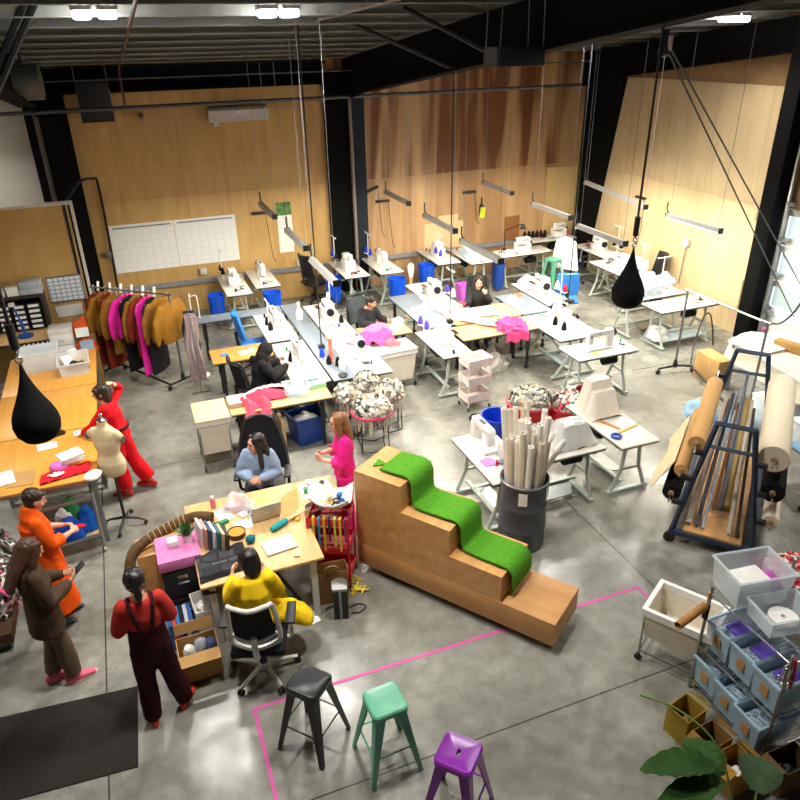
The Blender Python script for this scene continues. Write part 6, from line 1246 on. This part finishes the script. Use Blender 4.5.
b = B(); b.box((0, 0, .11), (.48, .42, .18), mi=4); strips(b, 420, fr2, (.07, .16), .014, (4, 4, 1, 3, 5, 1, 4)); q = b.obj('ribbon_heap', M_rib, t); q['kind'] = 'stuff'
b = B(); b.box((0, 0, .15), (.5, .46, .30)); one(b, 'support_crate', mat('dark_crate', '#3a2f2a', .8), 'dark crate under the tub of red ribbon', 'crate', (5.42, 3.62, 0), rad(-12))
# big-leaved plant in the corner and blue folding chair
t = thing('large_plant', 'large-leaved green plant at the bottom right corner', 'plant', (3.05, 1.75, 0), 0); b = B(); b.lathe([(0, 0), (.14, 0), (.18, .32), (.16, .32), (.15, .28), (0, .28)], n=26, cap=False); b.obj('pot', mat('clay_pot', '#8a5a40', .8), t)
M_leaf = mat('broad_leaf', '#2b4a1d', .76, var=.25, scale=6); M_leaf2 = mat('grey_leaf', '#3a4c34', .76, var=.25, scale=6)
def leaf(p, d, L_, w, droop, m, up=(0, 0, 1)):
    d = V(d).normalized(); s = d.cross(V(up)).normalized(); n = s.cross(d)
    b = B(); b.sheet(lambda u, v: V(p) + d * L_ * u + s * (v - .5) * 2 * w * (sin(pi * min(1, u * .93 + .06)) ** .7) + n * (-droop * u * u * L_ + .25 * w * abs(2 * v - 1) * sin(pi * u) + .012 * sin(u * 38) * abs(2 * v - 1)), 18, 8, .003); return b.obj('leaf', m, t)
for p, d, L_, w, dr, m in (((-.02, .42, .80), (-.9, .45, .15), .46, .11, .35, M_leaf), ((.0, .36, .72), (-1, .10, .0), .50, .105, .3, M_leaf), ((.14, .20, .74), (.55, .45, .1), .38, .14, .5, M_leaf2), ((.02, .40, .70), (.1, .5, .1), .36, .12, .5, M_leaf)): leaf(p, d, L_, w, dr, m)
b = B(); b.tube([V(p) for p in ((0, 0, .28), (.02, .25, .62), (.02, .48, .92), (-.08, .75, 1.00), (-.22, .98, .96))], .008, 6, sub=5); b.tube([V(p) for p in ((.02, 0, .28), (.06, .12, .5), (.14, .20, .74))], .009, 6, sub=4); b.obj('stem', mat('leaf_stem', '#55702f', .6), t)
t = thing('folding_chair', 'blue folding chair with chrome tubes at the right bottom edge', 'chair', (4.02, 1.86, 0), rad(-15))
b = B(); b.sheet(lambda u, v: (-.20 + .40 * u, -.02 + .14 * v + .03 * sin(pi * u), .42 + .42 * v), 8, 6, .03); b.obj('backrest', M_dblue, t); b = B(); b.box((0, -.24, .43), (.40, .38, .05), bev=.02); b.obj('seat', M_dblue, t)
b = B(); 
for s in (-1, 1): b.tube([V(p) for p in ((s * .22, .14, .88), (s * .22, -.0, .42), (s * .22, -.36, .01))], .012, 6, sub=3); b.tube([V(p) for p in ((s * .21, -.38, .42), (s * .21, .22, .01))], .012, 6)
b.tube([(-.22, .14, .88), (.22, .14, .88)], .012, 6); b.obj('chrome_frame', M_chrome, t)
# ================================================================ ON THE WALLS AND OVERHEAD
t = thing('wall_planner', 'wide white wall planner in two sheets on the light plywood wall', 'planner', (.89, 15.185, 1.49), 0)
M_plan = grid('planner_grid', '#f2f3f1', '#dcdfe0', .16, .13, .004)
for s in (-1, 1): B().box((s * .622, 0, 0), (1.235, .012, .96)).obj('planner_sheet', M_plan, t)
for s in (-1, 1): B().box((s * .622, -.008, .42), (1.12, .004, .025)).obj('header_line', M_grey, t)
b = B(); b.box((-1.245, -.006, 0), (.03, .02, .97)); b.obj('side_strip', M_wplast, t)
t = thing('wall_poster', 'tall white poster with a green picture on top, on the light plywood wall', 'poster', (3.17, 15.185, 1.58), 0)
B().box((0, 0, -.13), (.32, .01, .80)).obj('poster_sheet', M_paper, t); B().box((0, -.002, .405), (.32, .012, .27)).obj('green_picture', mat('poster_green', '#4f7f3f', .6, var=.8, scale=14), t)
t = thing('mini_split', 'white wall air conditioner high on the light plywood wall', 'air conditioner', (2.42, 15.09, 3.91), 0); b = B(); b.prism([(-.11, -.12), (.11, -.12), (.11, .13), (-.06, .13), (-.11, .08)], -.58, .58, M=Matrix(((0, 0, 1), (1, 0, 0), (0, 1, 0)))); b.obj('unit_body', mat('unit_white', '#d9d6cd', .4), t)
B().box((0, -.108, -.085), (1.06, .012, .03)).obj('air_flap', M_lgrey, t); B().box((.0, -.113, .045), (.03, .006, .012)).obj('status_light', mat('status_white', '#ffffff', emit=1), t)
b = B(); b.box((-.44, .04, -.17), (.11, .10, .08)); b.obj('drain_box', M_lgrey, t)
t = thing('hanging_speaker', 'black box hung at the top left of the light plywood wall', 'speaker', (-.14, 14.75, 4.27), 0); b = B(); b.box((0, 0, 0), (.54, .30, .66), bev=.01); b.obj('speaker_body', M_blackst, t); B().box((0, -.02, -.36), (.56, .30, .05)).obj('wood_base', M_birch, t)
for s in (-1, 1): B().tube([(s * .28, -.1, -.36), (s * .26, -.1, .72)], .008, 6).obj('cable', M_steel, t)
t = thing('hanging_speaker', 'black speaker box hung on wires below the middle rafter', 'speaker', (4.23, 7.5, 4.99), 0); b = B(); b.box((0, 0, 0), (.56, .36, .19), bev=.008); b.obj('speaker_body', M_blackst, t); b = B(); b.box((-.285, -.02, .01), (.02, .28, .17)); b.obj('end_plate', mat('plate_grey', '#4a4a4a', .5), t)
for sx in (-1, 1):
    for sy in (-1, 1): B().tube([(sx * .26, sy * .16, .09), (sx * .24, sy * .16, .74)], .006, 6).obj('wire', M_steel, t)
for i, x in enumerate((4.0, 4.25)):
    y = 10.2 - 1.3 * i; b = B(); b.tube([(x - .75, y, ROOF(y) - .1), (4.58, y - .5, 4.29 + .118 * (13.7 - y + .5) + .02)], .03, 6); one(b, 'flange_brace', M_blackst, ('farther', 'nearer')[i] + ' diagonal brace from the roof deck to the middle rafter', 'brace')
for i, o in enumerate((0, .16)):
    b = B(); b.tube([(-1.15, 11.5, 4.55), (.22 + o, 5.6, 5.72)], .03, 6); one(b, 'roof_brace', M_blackst, ('left', 'right')[i] + ' of two parallel black tubes crossing the top left corner', 'brace') if False else b.bm.free()
b = B(); b.tube([(-1.05, 9.0, 4.71), (-.45, 9.0, 5.6)], .035, 6); one(b, 'roof_brace', M_blackst, 'left of two parallel black struts crossing the top left corner', 'brace')
b = B(); b.tube([(-1.17, 9.0, 4.68), (-.55, 9.0, 5.6)], .03, 6); one(b, 'roof_brace', M_blackst, 'right of two parallel black struts crossing the top left corner', 'brace')
t = thing('duct_fan', 'round grey duct fan beside the left rafter', 'fan', (-.98, 12.2, 4.72), 0); b = B(); b.lathe([(.20, -.22), (.24, -.20), (.24, .20), (.20, .22), (0, .22)], n=26, M=Matrix.Rotation(pi / 2, 3, 'Y'), cap=False); b.obj('fan_casing', mat('duct_grey', '#5c5a55', .5, .3), t); b = B(); b.tube([(0, 0, .2), (0, 0, .55)], .02); b.obj('hanger', M_blackst, t)
b = B(); b.tube([(2.6, 9.6, 5.40), (3.5, 6.2, 5.72)], .025, 6); one(b, 'roof_conduit', MATS['brown_grey_pipe'], 'pale pipe slanting across the roof deck right of the twin lamps', 'pipe')
b = B(); b.tube([(.42, 6.0, 5.63), (.35, 14.6, 4.78), (.35, 14.6, 4.20)], .022, 6); one(b, 'sprinkler_pipe', mat('rust_pipe', '#5a4238', .5, .3), 'dark reddish pipe dropping from the roof beside the left twin lamp', 'pipe')
t = thing('wall_sensor', 'small dark sensor high on the light plywood wall', 'sensor', (.62, 15.15, 3.95), 0); B().box((0, 0, 0), (.06, .10, .09)).obj('sensor_body', M_blk, t); B().box((0, -.06, -.03), (.05, .03, .05)).obj('sensor_eye', M_steel, t)
for i, (x, z, l) in enumerate(((2.63, 1.95, 'black strip box on the wall left of the green poster'), (5.16, 2.22, 'slanted black strip box right of the black column, upper one'), (5.40, 1.95, 'black strip box right of the black column, lower one'), (7.55, 1.96, 'black strip box on the figured wall left of the yellow-green tag'))):
    t = thing('power_strip', l, 'power strip', (x, 15.15, z), 0); b = B(); b.box((0, 0, 0), (.32, .07, .055), bev=.008, ry=rad(-20) if i == 1 else 0); b.obj('strip_body', M_blk, t)
    b = B(); b.tube([V(p) for p in ((.14, 0, -.02), (.17, -.02, -.5), (.22, -.02, -1.0 if i != 3 else -.7), (.28, -.03, -1.05 if i != 3 else -.75))], .007, 6, sub=4); b.obj('power_cord', M_blk, t)
t = thing('power_strip', 'black strip box on the right wall behind the sack rope', 'power strip', (10.44, 12.70, 2.02), 0); B().box((0, 0, 0), (.07, .30, .05), bev=.008).obj('strip_body', M_blk, t); B().tube([V(p) for p in ((0, -.12, 0), (-.01, -.16, -.6), (-.02, -.10, -1.0))], .007, 6, sub=4).obj('power_cord', M_blk, t)
t = thing('tagged_bottle', 'black bottle with a bright yellow-green tag on the figured wall', 'bottle', (7.86, 15.12, 1.38), 0); b = B(); b.lathe([(0, 0), (.045, 0), (.05, .25), (.02, .31), (.02, .36), (0, .36)], n=14, cap=False); b.obj('bottle_body', M_blk, t); B().box((0, -.06, .10), (.13, .01, .24), ry=rad(8)).obj('bright_tag', mat('bright_tag', '#c9dd2a', .5), t)
B().box((0, 0, .40), (.02, .03, .1)).obj('hook', M_blk, t)
b = B(); b.box((6.92, 15.185, .86), (1.0, .02, .92)); one(b, 'plywood_patch', wood('pale_patch', '#d9bd8e', '#e2c99c', (1.5, 1.5, .4)), 'pale plywood patch low on the figured wall behind the sewing tables', 'plywood patch')
b = B(); b.box((7.02, 15.17, 1.36), (.5, .02, .24)); one(b, 'plywood_patch', MATS['pale_patch'], 'small pale plywood piece above the pale patch of the figured wall', 'plywood patch')
b = B(); b.box((8.74, 15.185, .96), (.40, .02, .66)); one(b, 'plywood_patch', wood('brown_patch', '#8a5a30', '#9c6a3c', (1.5, 1.5, .4)), 'brown plywood patch on the figured wall by the black desk lamp', 'plywood patch')
b = B(); b.box((10.05, 15.185, 1.2), (.86, .02, 2.3)); one(b, 'plywood_patch', wood('corner_patch', '#ccab74', '#d7b780', (1.5, 1.5, .4)), 'yellowish plywood sheet in the back right corner', 'plywood patch')
b = B(); b.box((10.485, 10.1, 1.45), (.02, 1.0, 1.9)); one(b, 'plywood_patch', wood('side_patch', '#d3b78a', '#dfc59a', (1.5, 1.5, .4)), 'tall lighter plywood sheet on the right wall near the door post', 'plywood patch')
b = B(); b.box((10.47, 9.72, 1.62), (.02, .8, 1.1)); one(b, 'plywood_patch', MATS['side_patch'], 'smaller plywood sheet with dark marks overlapping on the right wall', 'plywood patch')
t = thing('outlet_box', 'grey outlet box with a conduit on the right wall', 'outlet box', (10.45, 11.15, 1.40), 0); B().box((0, 0, 0), (.08, .14, .16), bev=.01).obj('box_body', M_lgrey, t); B().tube([(0, 0, -.08), (.0, .03, -.85)], .012, 6).obj('conduit', M_steel, t)
for x, z, l in ((1.33, .86, 'grey outlet box on the raceway left of the first sewing table'), (3.42, .80, 'white outlet box on the raceway below the green poster'), (-.46, 1.42, 'dark outlet box on the wall by the wall planner')):
    b = B(); b.box((0, 0, 0), (.14, .08, .14), bev=.015); one(b, 'outlet_box', M_lgrey if z < 1 else M_steel, l, 'outlet box', (x, 15.14, z))
b = B(); b.tube([V(p) for p in ((-.86, 13.1, 2.90), (-.62, 13.6, 3.10), (-.42, 14.6, 2.98), (-.38, 15.1, 2.80), (-.38, 15.12, 1.9), (-.41, 15.12, .75))], .025, 8, sub=4); one(b, 'bent_pipe', M_navyfr, 'bent dark blue pipe from the partition to the wall planner', 'pipe')
t = thing('desk_lamp', 'black jointed desk lamp at the back of the sewing tables', 'lamp', (8.05, 14.27, Z), 0); b = B(); b.tube([(0, 0, 0), (0, .0, .46)], .012, 6); b.tube([(0, 0, .46), (.42, -.02, .56)], .012, 6); b.obj('arm', M_blk, t); b = B(); b.lathe([(.03, .10), (.08, .0), (.07, 0), (.02, .09)], (.45, -.02, .45), 16, cap=False); b.obj('lamp_shade', M_blk, t); B().cyl((0, 0, 0), (0, 0, .03), .05).obj('base', M_blk, t)
for x, y, l in ((2.56, 10.3, 'black power cord hanging to the left grey table'), (4.92, 10.50, 'black power cord hanging to the pink tulle desk'), (7.34, 10.55, 'black power cord hanging to the right sewing row')):
    t = thing('power_drop', l, 'power cord', (x, y, 0), 0); B().tube([(0, 0, .78), (0, 0, ROOF(y) - .1)], .011, 6).obj('cord', M_blk, t); b = B(); b.box((0, 0, .80), (.22 if x > 6 else .10, .10, .06), bev=.012); b.obj('socket_block', M_blk, t)

# ================================================================ SCRAP BAGS, CLOTH AND CLUTTER OF THE SEWING ROWS
def scrap_bag(label, x, y, rz, w=.34, d=.30, h=.52, top=.70, m=None):
    t = thing('scrap_bag', label, 'bag', (x, y, 0), rz, 'blue scrap bags at the sewing tables'); b = B()
    def sec(z, k): return [((w / 2 * k) * math.copysign(abs(cos(a)) ** .5, cos(a)) + .012 * nz(V((a * 2, z * 9, x))), (d / 2 * k) * math.copysign(abs(sin(a)) ** .5, sin(a)) + .012 * nz(V((a * 2, z * 9, y))), z) for a in [2 * pi * i / 28 for i in range(28)]]
    b.rings([sec(top - h, .8), sec(top - h * .6, .95), sec(top - .06, 1), sec(top, 1.02), sec(top, .92), sec(top - .2, .88), sec(top - h + .03, .7)]); b.obj('bag_body', m or M_blue, t)
    b = B(); b.tube([(-w / 2, 0, top - .02), (-w / 2, 0, .02), (w / 2, 0, .02), (w / 2, 0, top - .02)], .008, 6); b.obj('bag_stand', M_steel, t); return t
scrap_bag('blue scrap bag left of the sewing table below the wall planner', 1.39, 13.95, R90)
scrap_bag('blue scrap bag in front of the sewing table below the green poster', 2.46, 13.66, 0)
scrap_bag('blue scrap bag left of the sewing table in front of the black column', 3.86, 14.1, R90)
scrap_bag('blue scrap bag in front of the sewing table right of the black column', 5.08, 13.50, 0)
scrap_bag('blue scrap bag left of the table below the pale wall patch', 6.03, 14.15, R90)
scrap_bag('dark blue scrap bin left of the sewing table with the black desk lamp', 7.62, 13.75, 0, .22, .34, .60, .66, M_dblue)
tub('magenta bin on the floor between two tables of the figured wall', (6.68, 13.55, 0), 0, .28, .30, .34, mat('magenta_plastic', '#d667d8', .4))
def cloth_heap(label, m, x, y, z, rx, ry, h, s, amp=.38, fr=9): return heap('cloth_heap', m, label, 'cloth', (x, y, z), rx, ry, h, s, amp, fr, n=40)
def drape(label, m, f, nu=18, nv=14, th=.015): b = B(); b.sheet(f, nu, nv, th); return one(b, 'draped_cloth', m, label, 'cloth')
wv = lambda u, v, s: .03 * nz(V((u * 6, v * 6, s))) + .015 * nz(V((u * 14, v * 14, s)))
cloth_heap('pink tulle heap under the hands of the person in the dark jacket', mat('rose_tulle', '#f277a6', .8, var=.15, scale=14), 3.62, 10.60, Z, .26, .20, .13, 1)
cloth_heap('pale pink tulle on the sewing table beside the dark-jacketed person', M_pinkl, 3.12, 10.42, Z, .16, .22, .10, 2)
drape('hot pink tulle spilling from the desk onto the white cart lid', M_pink, lambda u, v: (3.26 + .50 * u, 10.46 - .34 * v, .84 - .10 * v + .05 * sin(u * 8) * (.3 + v) + wv(u, v, 1)))
cloth_heap('coral tulle on the white cart lid at its right', mat('coral_tulle', '#f2757a', .8, var=.15), 3.72, 10.14, .702, .14, .10, .09, 3)
b = B(); b.box((0, 0, .07), (.16, .14, .14), bev=.01); one(b, 'white_carton', M_paper, 'white carton at the right end of the pink tulle desk', 'carton', (4.03, 10.72, Z), rad(10))
cloth_heap('patterned pink and white cloth beside the white carton on the tulle desk', mat('print_cloth', '#e3a9b8', .8, var=.5, scale=30), 3.88, 10.60, Z, .12, .12, .07, 6)
drape('pale pink tulle spread over the farther of the two tulle desks', M_pinkl, lambda u, v: (5.12 + .78 * u, 10.98 - .42 * v - .10 * u, .775 + .06 * sin(pi * u) * sin(pi * v) + abs(wv(u, v, 4)) * 1.3))
drape('pale peach tulle crossing from one tulle desk to the other', mat('peach_tulle', '#f7b9ad', .8, var=.1), lambda u, v: (5.08 + .55 * v + .18 * u, 10.52 - .70 * v + .16 * u, .78 + .05 * sin(pi * u) + abs(wv(u, v, 5)) * 1.2))
cloth_heap('hot pink tulle ball hanging at the front of the nearer tulle desk', M_pink, 5.72, 9.86, Z, .24, .20, .20, 7)
drape('hot pink tulle end drooping off the nearer tulle desk', M_pink, lambda u, v: (5.58 + .42 * u, 9.80 - .14 * min(1, v * 2), .90 - .30 * v + .03 * sin(u * 11) + wv(u, v, 6)))
b = B(); b.sheet(lambda u, v: (5.0 + .55 * u, 10.62 + .36 * v, .766 + .004 * nz(V((u * 4, v * 4, 9)))), 8, 6, .004); one(b, 'white_pattern', M_paper, 'white paper pattern at the left of the farther tulle desk', 'paper')
drape('red and pink fabric heaped on the wood desk over the blue bin', mat('rose_red_cloth', '#e0405a', .8, var=.15), lambda u, v: (1.02 + .62 * u, 8.78 + .26 * v, .78 + .11 * sin(pi * u) * sin(pi * v) + abs(wv(u, v, 7)) * 1.2))
drape('coral red fabric end hanging over the front of the wood desk', mat('coral_red_cloth', '#e84a5f', .8, var=.15), lambda u, v: (1.02 + .34 * u + .03 * sin(v * 7), 8.74 - .22 * min(1, v * 1.8), .84 - .36 * v ** 1.3 + .04 * sin(u * 10) + wv(u, v, 8)))
drape('white lace cloth behind the red fabric on the wood desk', M_wcloth, lambda u, v: (1.10 + .66 * u, 9.0 + .07 * v, .80 + .07 * sin(pi * u) + abs(wv(u, v, 9))))
tub('small white tray of notions at the left end of the wood desk', (.97, 8.88, Z), 0, .22, .24, .08, M_wplast)
tub('clear tub of pale blue notions at the middle of the wood desk', (1.80, 8.85, Z), rad(3), .32, .30, .16, M_clear)
heap('notions', mat('pale_blue_bits', '#9cc3d8', .5, var=.4, scale=30), 'pale blue notions inside the clear tub on the wood desk', 'notions', (1.80, 8.85, Z + .01), .12, .11, .10, 5, .4)
b = B(); b.box((0, 0, .04), (.24, .14, .08), bev=.006); one(b, 'green_box', mat('mint_box', '#8fcfa2', .5), 'mint green box at the right end of the wood desk', 'box', (2.12, 8.96, Z), rad(6))
b = B(); b.box((0, 0, .03), (.20, .12, .06), bev=.006); one(b, 'slate_box', mat('slate_box', '#5d7588', .5), 'slate blue box behind the mint green box', 'box', (2.08, 9.16, Z), rad(4))
b = B(); b.lathe([(0, 0), (.06, 0), (.075, .02), (.05, .045), (0, .05)], n=20, cap=False); one(b, 'black_dish', M_blk, 'round black dish at the near end of the left grey table', 'dish', (2.57, 9.16, Z))
t = thing('thread_tower', 'tall salmon thread spool on the left grey table', 'spool', (2.56, 9.74, Z), rad(0)); b = B(); b.lathe([(0, 0), (.05, 0), (.05, .02), (.034, .03), (.03, .36), (.05, .37), (.05, .39), (0, .39)], n=16, cap=False); b.obj('thread', mat('salmon_thread', '#dd7f6a', .7), t); B().cyl((0, 0, .39), (0, 0, .47), .014).obj('spindle', M_wplast, t)
for x, y, m, l in ((2.50, 9.66, M_tblk, 'black thread cone beside the salmon spool'), (2.61, 9.55, M_tblk, 'black thread cone in front of the salmon spool'), (2.48, 9.98, M_tblu, 'blue thread cone behind the salmon spool')): cone(x, y, Z, m, l, 'loose cones on the left grey table')
lathe_thing('white_bottle', 'white squeeze bottle near the salmon spool', 'bottle', [(0, 0), (.05, 0), (.055, .12), (.02, .18), (.012, .24), (0, .24)], M_wplast, (2.64, 9.42, Z))
lathe_thing('white_bottle', 'white spray bottle standing far on the left grey table', 'bottle', [(0, 0), (.06, 0), (.065, .14), (.025, .22), (.03, .30), (.0, .34)], M_wplast, (2.56, 11.75, Z))
t = thing('wig_stand', 'white head form on a wood foot behind the middle sewing table', 'head form', (5.18, 12.95, 0), 0); b = B(); b.lathe([(0, .86), (.04, .86), (.05, .92), (.065, 1.0), (.065, 1.08), (.04, 1.13), (0, 1.15)], n=18, cap=False); b.obj('head', M_wplast, t); b = B(); b.cyl((0, 0, .03), (0, 0, .86), .03); b.cyl((0, 0, 0), (0, 0, .03), .12); b.obj('stand', M_oak, t)
M_film = mat('pale_film', '#d3e4ef', .3, alpha=.75, var=.1)
cloth_heap('pale blue plastic over the sewing table by the figured wall', M_film, 7.12, 14.1, Z, .22, .48, .22, 11, .3, 6)
cloth_heap('pale blue plastic heap on the right-wall sewing table', M_film, 8.92, 10.44, Z, .40, .22, .42, 12, .3, 6)
cloth_heap('white fabric heap beside the pale blue plastic heap', M_wcloth, 9.42, 10.46, Z, .24, .20, .30, 13)
cloth_heap('pale plastic covering the machine behind the black sack', M_film, 9.55, 11.55, Z, .24, .30, .38, 14, .28, 6)
cloth_heap('white cloth bundle on the low shelf of the pale green table', M_wcloth, 8.80, 9.72, .14, .18, .16, .22, 15)
b = B(); b.box((0, 0, .15), (1.0, .44, .02)); one(b, 'low_shelf', mat('pale_blue_shelf', '#c8dbe2', .5), 'pale blue shelf board low under the pale green table', 'shelf', (9.22, 9.72, 0))
b = B(); b.sheet(lambda u, v: (.62 * (u - .5) + 4.56, 6.25 + .40 * (v - .5), Z + .02 + .27 * min(1, 4 * min(u, 1 - u)) * min(1, 4 * min(v, 1 - v)) + .04 * nz(V((u * 6, v * 6, 3)))), 20, 16, .004); one(b, 'plastic_cover', mat('crumpled_film', '#dcdcda', .25, alpha=.7, var=.1), 'crumpled clear plastic cover over a machine behind the grey drum', 'cover')
b = B(); b.box((0, 0, .11), (.36, .20, .22), bev=.02); one(b, 'covered_machine', M_wplast, 'white machine under the crumpled plastic cover', 'sewing machine', (4.56, 6.25, Z))
b = B(); b.sheet(lambda u, v: (5.34 + .44 * (u - .5) * (1 + .15 * (1 - v)), 6.80 + .50 * (v - .5), Z + .46 * min(1, 5 * min(u, 1 - u)) * min(1, 4 * min(v + .02, 1.02 - v)) * (1 - .25 * (v < .45)) + .012 * nz(V((u * 6, v * 6, 5)))), 20, 20, .006); one(b, 'cloth_cover', mat('muslin_cover', '#e6ddd0', .9, var=.04), 'muslin cover over the machine on the table with the blue tape roll', 'cover')
b = B(); b.ring((0, 0, .018), .055, .017, 24, 8); one(b, 'tape_roll', mat('blue_tape', '#2350b8', .5), 'blue tape roll near the left edge of the small table', 'tape roll', (5.15, 6.12, Z))
for l, x, y, ln, r, m in (('orange wooden strip running from the muslin cover', 5.22, 6.50, .50, -68, mat('orange_strip', '#c98a45', .5)), ('yellow wooden strip lying across the small table', 5.42, 6.24, .34, 14, mat('yellow_strip_wood', '#dba93a', .5))): b = B(); b.box((0, 0, .008), (ln, .035, .014)); one(b, 'wooden_strip', m, l, 'strip', (x, y, Z), rad(r))
b = B(); b.prism([(-.07, -.08), (.06, -.09), (.09, .03), (.02, .09), (-.08, .05)], 0, .01); one(b, 'felt_piece', mat('orchid_felt', '#c08fd0', .85), 'orchid felt piece on the sewing table left of the drum', 'felt', (3.43, 6.22, Z))
b = B(); b.box((0, 0, .12), (.05, .14, .24), bev=.004); one(b, 'blue_box', M_dblue, 'tall dark blue box beside the orchid felt piece', 'box', (3.60, 6.06, Z))
b = B(); b.box((0, 0, .10), (.12, .14, .20), bev=.004); one(b, 'white_carton', M_paper, 'white carton behind the tall dark blue box', 'carton', (3.66, 6.24, Z))
for l, x, y, w, d, m in (('pale blue paper on the table nearest the red ribbon basket', 6.28, 8.50, .16, .12, mat('sky_paper', '#a9d5e6', .7)), ('lime paper on the table nearest the red ribbon basket', 6.45, 8.38, .16, .09, mat('lime_paper', '#b6e06a', .7)), ('white pattern sheet on the grey table of the middle row', 4.74, 11.35, .34, .30, M_paper), ('white papers on the orange desk', 1.42, 10.64, .24, .14, M_paper), ('blue packet on the orange desk', 1.07, 10.66, .11, .09, M_bluep), ('red packet on the orange desk by the black hood', 1.72, 10.82, .08, .08, M_red), ('tan fabric swatches on the table of the person in the black hood', 2.22, 9.42, .22, .20, mat('swatch_tan', '#c5b09c', .8, var=.5, scale=30))):
    b = B(); b.box((0, 0, .006), (w, d, .010)); one(b, 'paper_piece', m, l, 'paper', (x, y, Z), rad(12))
cloth_heap('white fabric heap on the far end of the sewing table by the green stool', M_wcloth, 7.24, 11.80, Z, .18, .24, .16, 17)
cloth_heap('white fabric on the sewing table right of the middle grey table', M_wcloth, 5.26, 11.30, Z, .16, .22, .10, 18)
cloth_heap('white fabric pieces near the wall end of the left sewing table pair', M_wcloth, 3.06, 12.1, Z, .14, .18, .08, 19)
cloth_heap('crumpled white cloth on the wide sewing table with tall cones', M_wcloth, 6.75, 10.0, Z, .20, .16, .10, 21)
cloth_heap('orange scraps on the short grey table', mat('orange_scrap', '#e0694a', .8, var=.2), 6.68, 11.30, Z, .14, .07, .05, 22)
cloth_heap('pale cloth pile on the short grey table behind the black chair', mat('ice_cloth', '#dfe9ee', .8), 6.45, 10.95, Z, .12, .22, .12, 23)
b = B(); b.lathe([(0, 0), (.09, 0), (.11, .24), (.10, .24), (.08, .02), (0, .02)], n=18, cap=False); one(b, 'orange_bucket', mat('orange_bucket', '#ea6a3c', .5), 'orange bucket on the floor beside the right sewing row', 'bucket', (7.85, 12.75, 0))
cloth_heap('grey and white fabric bag stuffed under the tulle desks', mat('grey_white_cloth', '#c9c6bd', .85, var=.15), 5.45, 9.98, 0, .30, .20, .34, 24)
b = B(); b.lathe([(0, 0), (.08, 0), (.10, .10), (.09, .10), (.07, .02), (0, .02)], n=18, cap=False); one(b, 'blue_bowl', M_dblue, 'small dark blue bowl on the floor under the tulle desks', 'bowl', (5.05, 9.72, 0))
for x, y, l in ((8.28, 13.98, 'white bundle of cloth under the lamp on the sewing table'),): cloth_heap(l, M_wcloth, x - .25, y, Z, .12, .12, .08, 25)
for i in range(6): cone(9.02 + .10 * i, 15.02 - .02 * i, Z, M_tblk, 'black thread cone in the row along the back right corner', 'black cones in the back right corner', 1.15)
b = B(); b.box((0, 0, .05), (.22, .14, .10), bev=.01); one(b, 'pink_box', mat('bright_pink_box', '#e0427a', .6), 'bright pink box at the end of the corner sewing table', 'box', (10.08, 14.92, Z))

# ---------------------------------------------------------------- more clutter on the wood table and the red cart
for i, (x, y, w, d, h, c, l) in enumerate(((.17, 6.24, .10, .16, .02, '#e9e4d6', 'cream card pad left of the dark green bundle'), (.36, 6.22, .14, .05, .03, '#2e7d4f', 'green zip pouch beside the dark green bundle'), (.60, 6.30, .12, .09, .015, '#c8d8e6', 'pale blue card by the white paper'), (1.10, 5.98, .05, .04, .03, '#e3b32c', 'yellow tape measure at the right of the wood table'), (.97, 5.46, .12, .06, .006, '#b9d99a', 'pale green note at the near right corner of the wood table'), (.62, 5.86, .06, .03, .02, '#22262c', 'black clip between the orange tin and the yarn ball'), (1.06, 6.06, .05, .05, .02, '#d8d4ca', 'white eraser by the wooden rulers'))):
    b = B(); b.box((0, 0, h / 2), (w, d, h), bev=.003); one(b, 'desk_item', mat('desk_item_%d' % i, c, .6), l, 'desk item', (x, y, Z + (.012 if i == 4 else 0)), rad(17 * i))
for i, (x, y, c, l) in enumerate(((1.30, 6.42, '#3f8f5a', 'green spool on the small square table'), (1.42, 6.36, '#e6c73a', 'yellow spool on the small square table'), (1.50, 6.48, '#26292e', 'black spool on the small square table'), (1.36, 6.55, '#d9dbe0', 'white spool on the small square table'))):
    b = B(); b.lathe([(0, 0), (.03, 0), (.03, .01), (.02, .015), (.02, .055), (.03, .06), (.03, .07), (0, .07)], n=14, cap=False); one(b, 'thread_spool', mat('spool_%d' % i, c, .6), l, 'spool', (x, y, Z), 0)
b = B(); b.sheet(lambda u, v: (1.24 + .36 * u, 6.30 + .30 * v, .768 + .02 * abs(nz(V((u * 5, v * 5, 31))))), 8, 8, .004); one(b, 'fabric_sheet', M_wcloth, 'white fabric spread on the small square table behind the red cart', 'fabric')
for i, (x, y, z, c, l) in enumerate(((-.10, -.05, .0, '#8f969c', 'grey pliers handle pair at the left of the white pouch'), (.12, .08, .02, '#2f6f9f', 'blue marker roll at the back right of the white pouch'), (.0, .09, .02, '#d9c39a', 'tan tape block at the back of the white pouch'))):
    b = B(); b.box((0, 0, .03), (.09, .05, .05), bev=.008); one(b, 'pouch_tool', mat('pouch_tool_%d' % i, c, .5), l, 'tool', (1.45 + x, 5.88 + y, .925 + z), rad(40 * i))
bpy.data.scenes.remove(TMP)
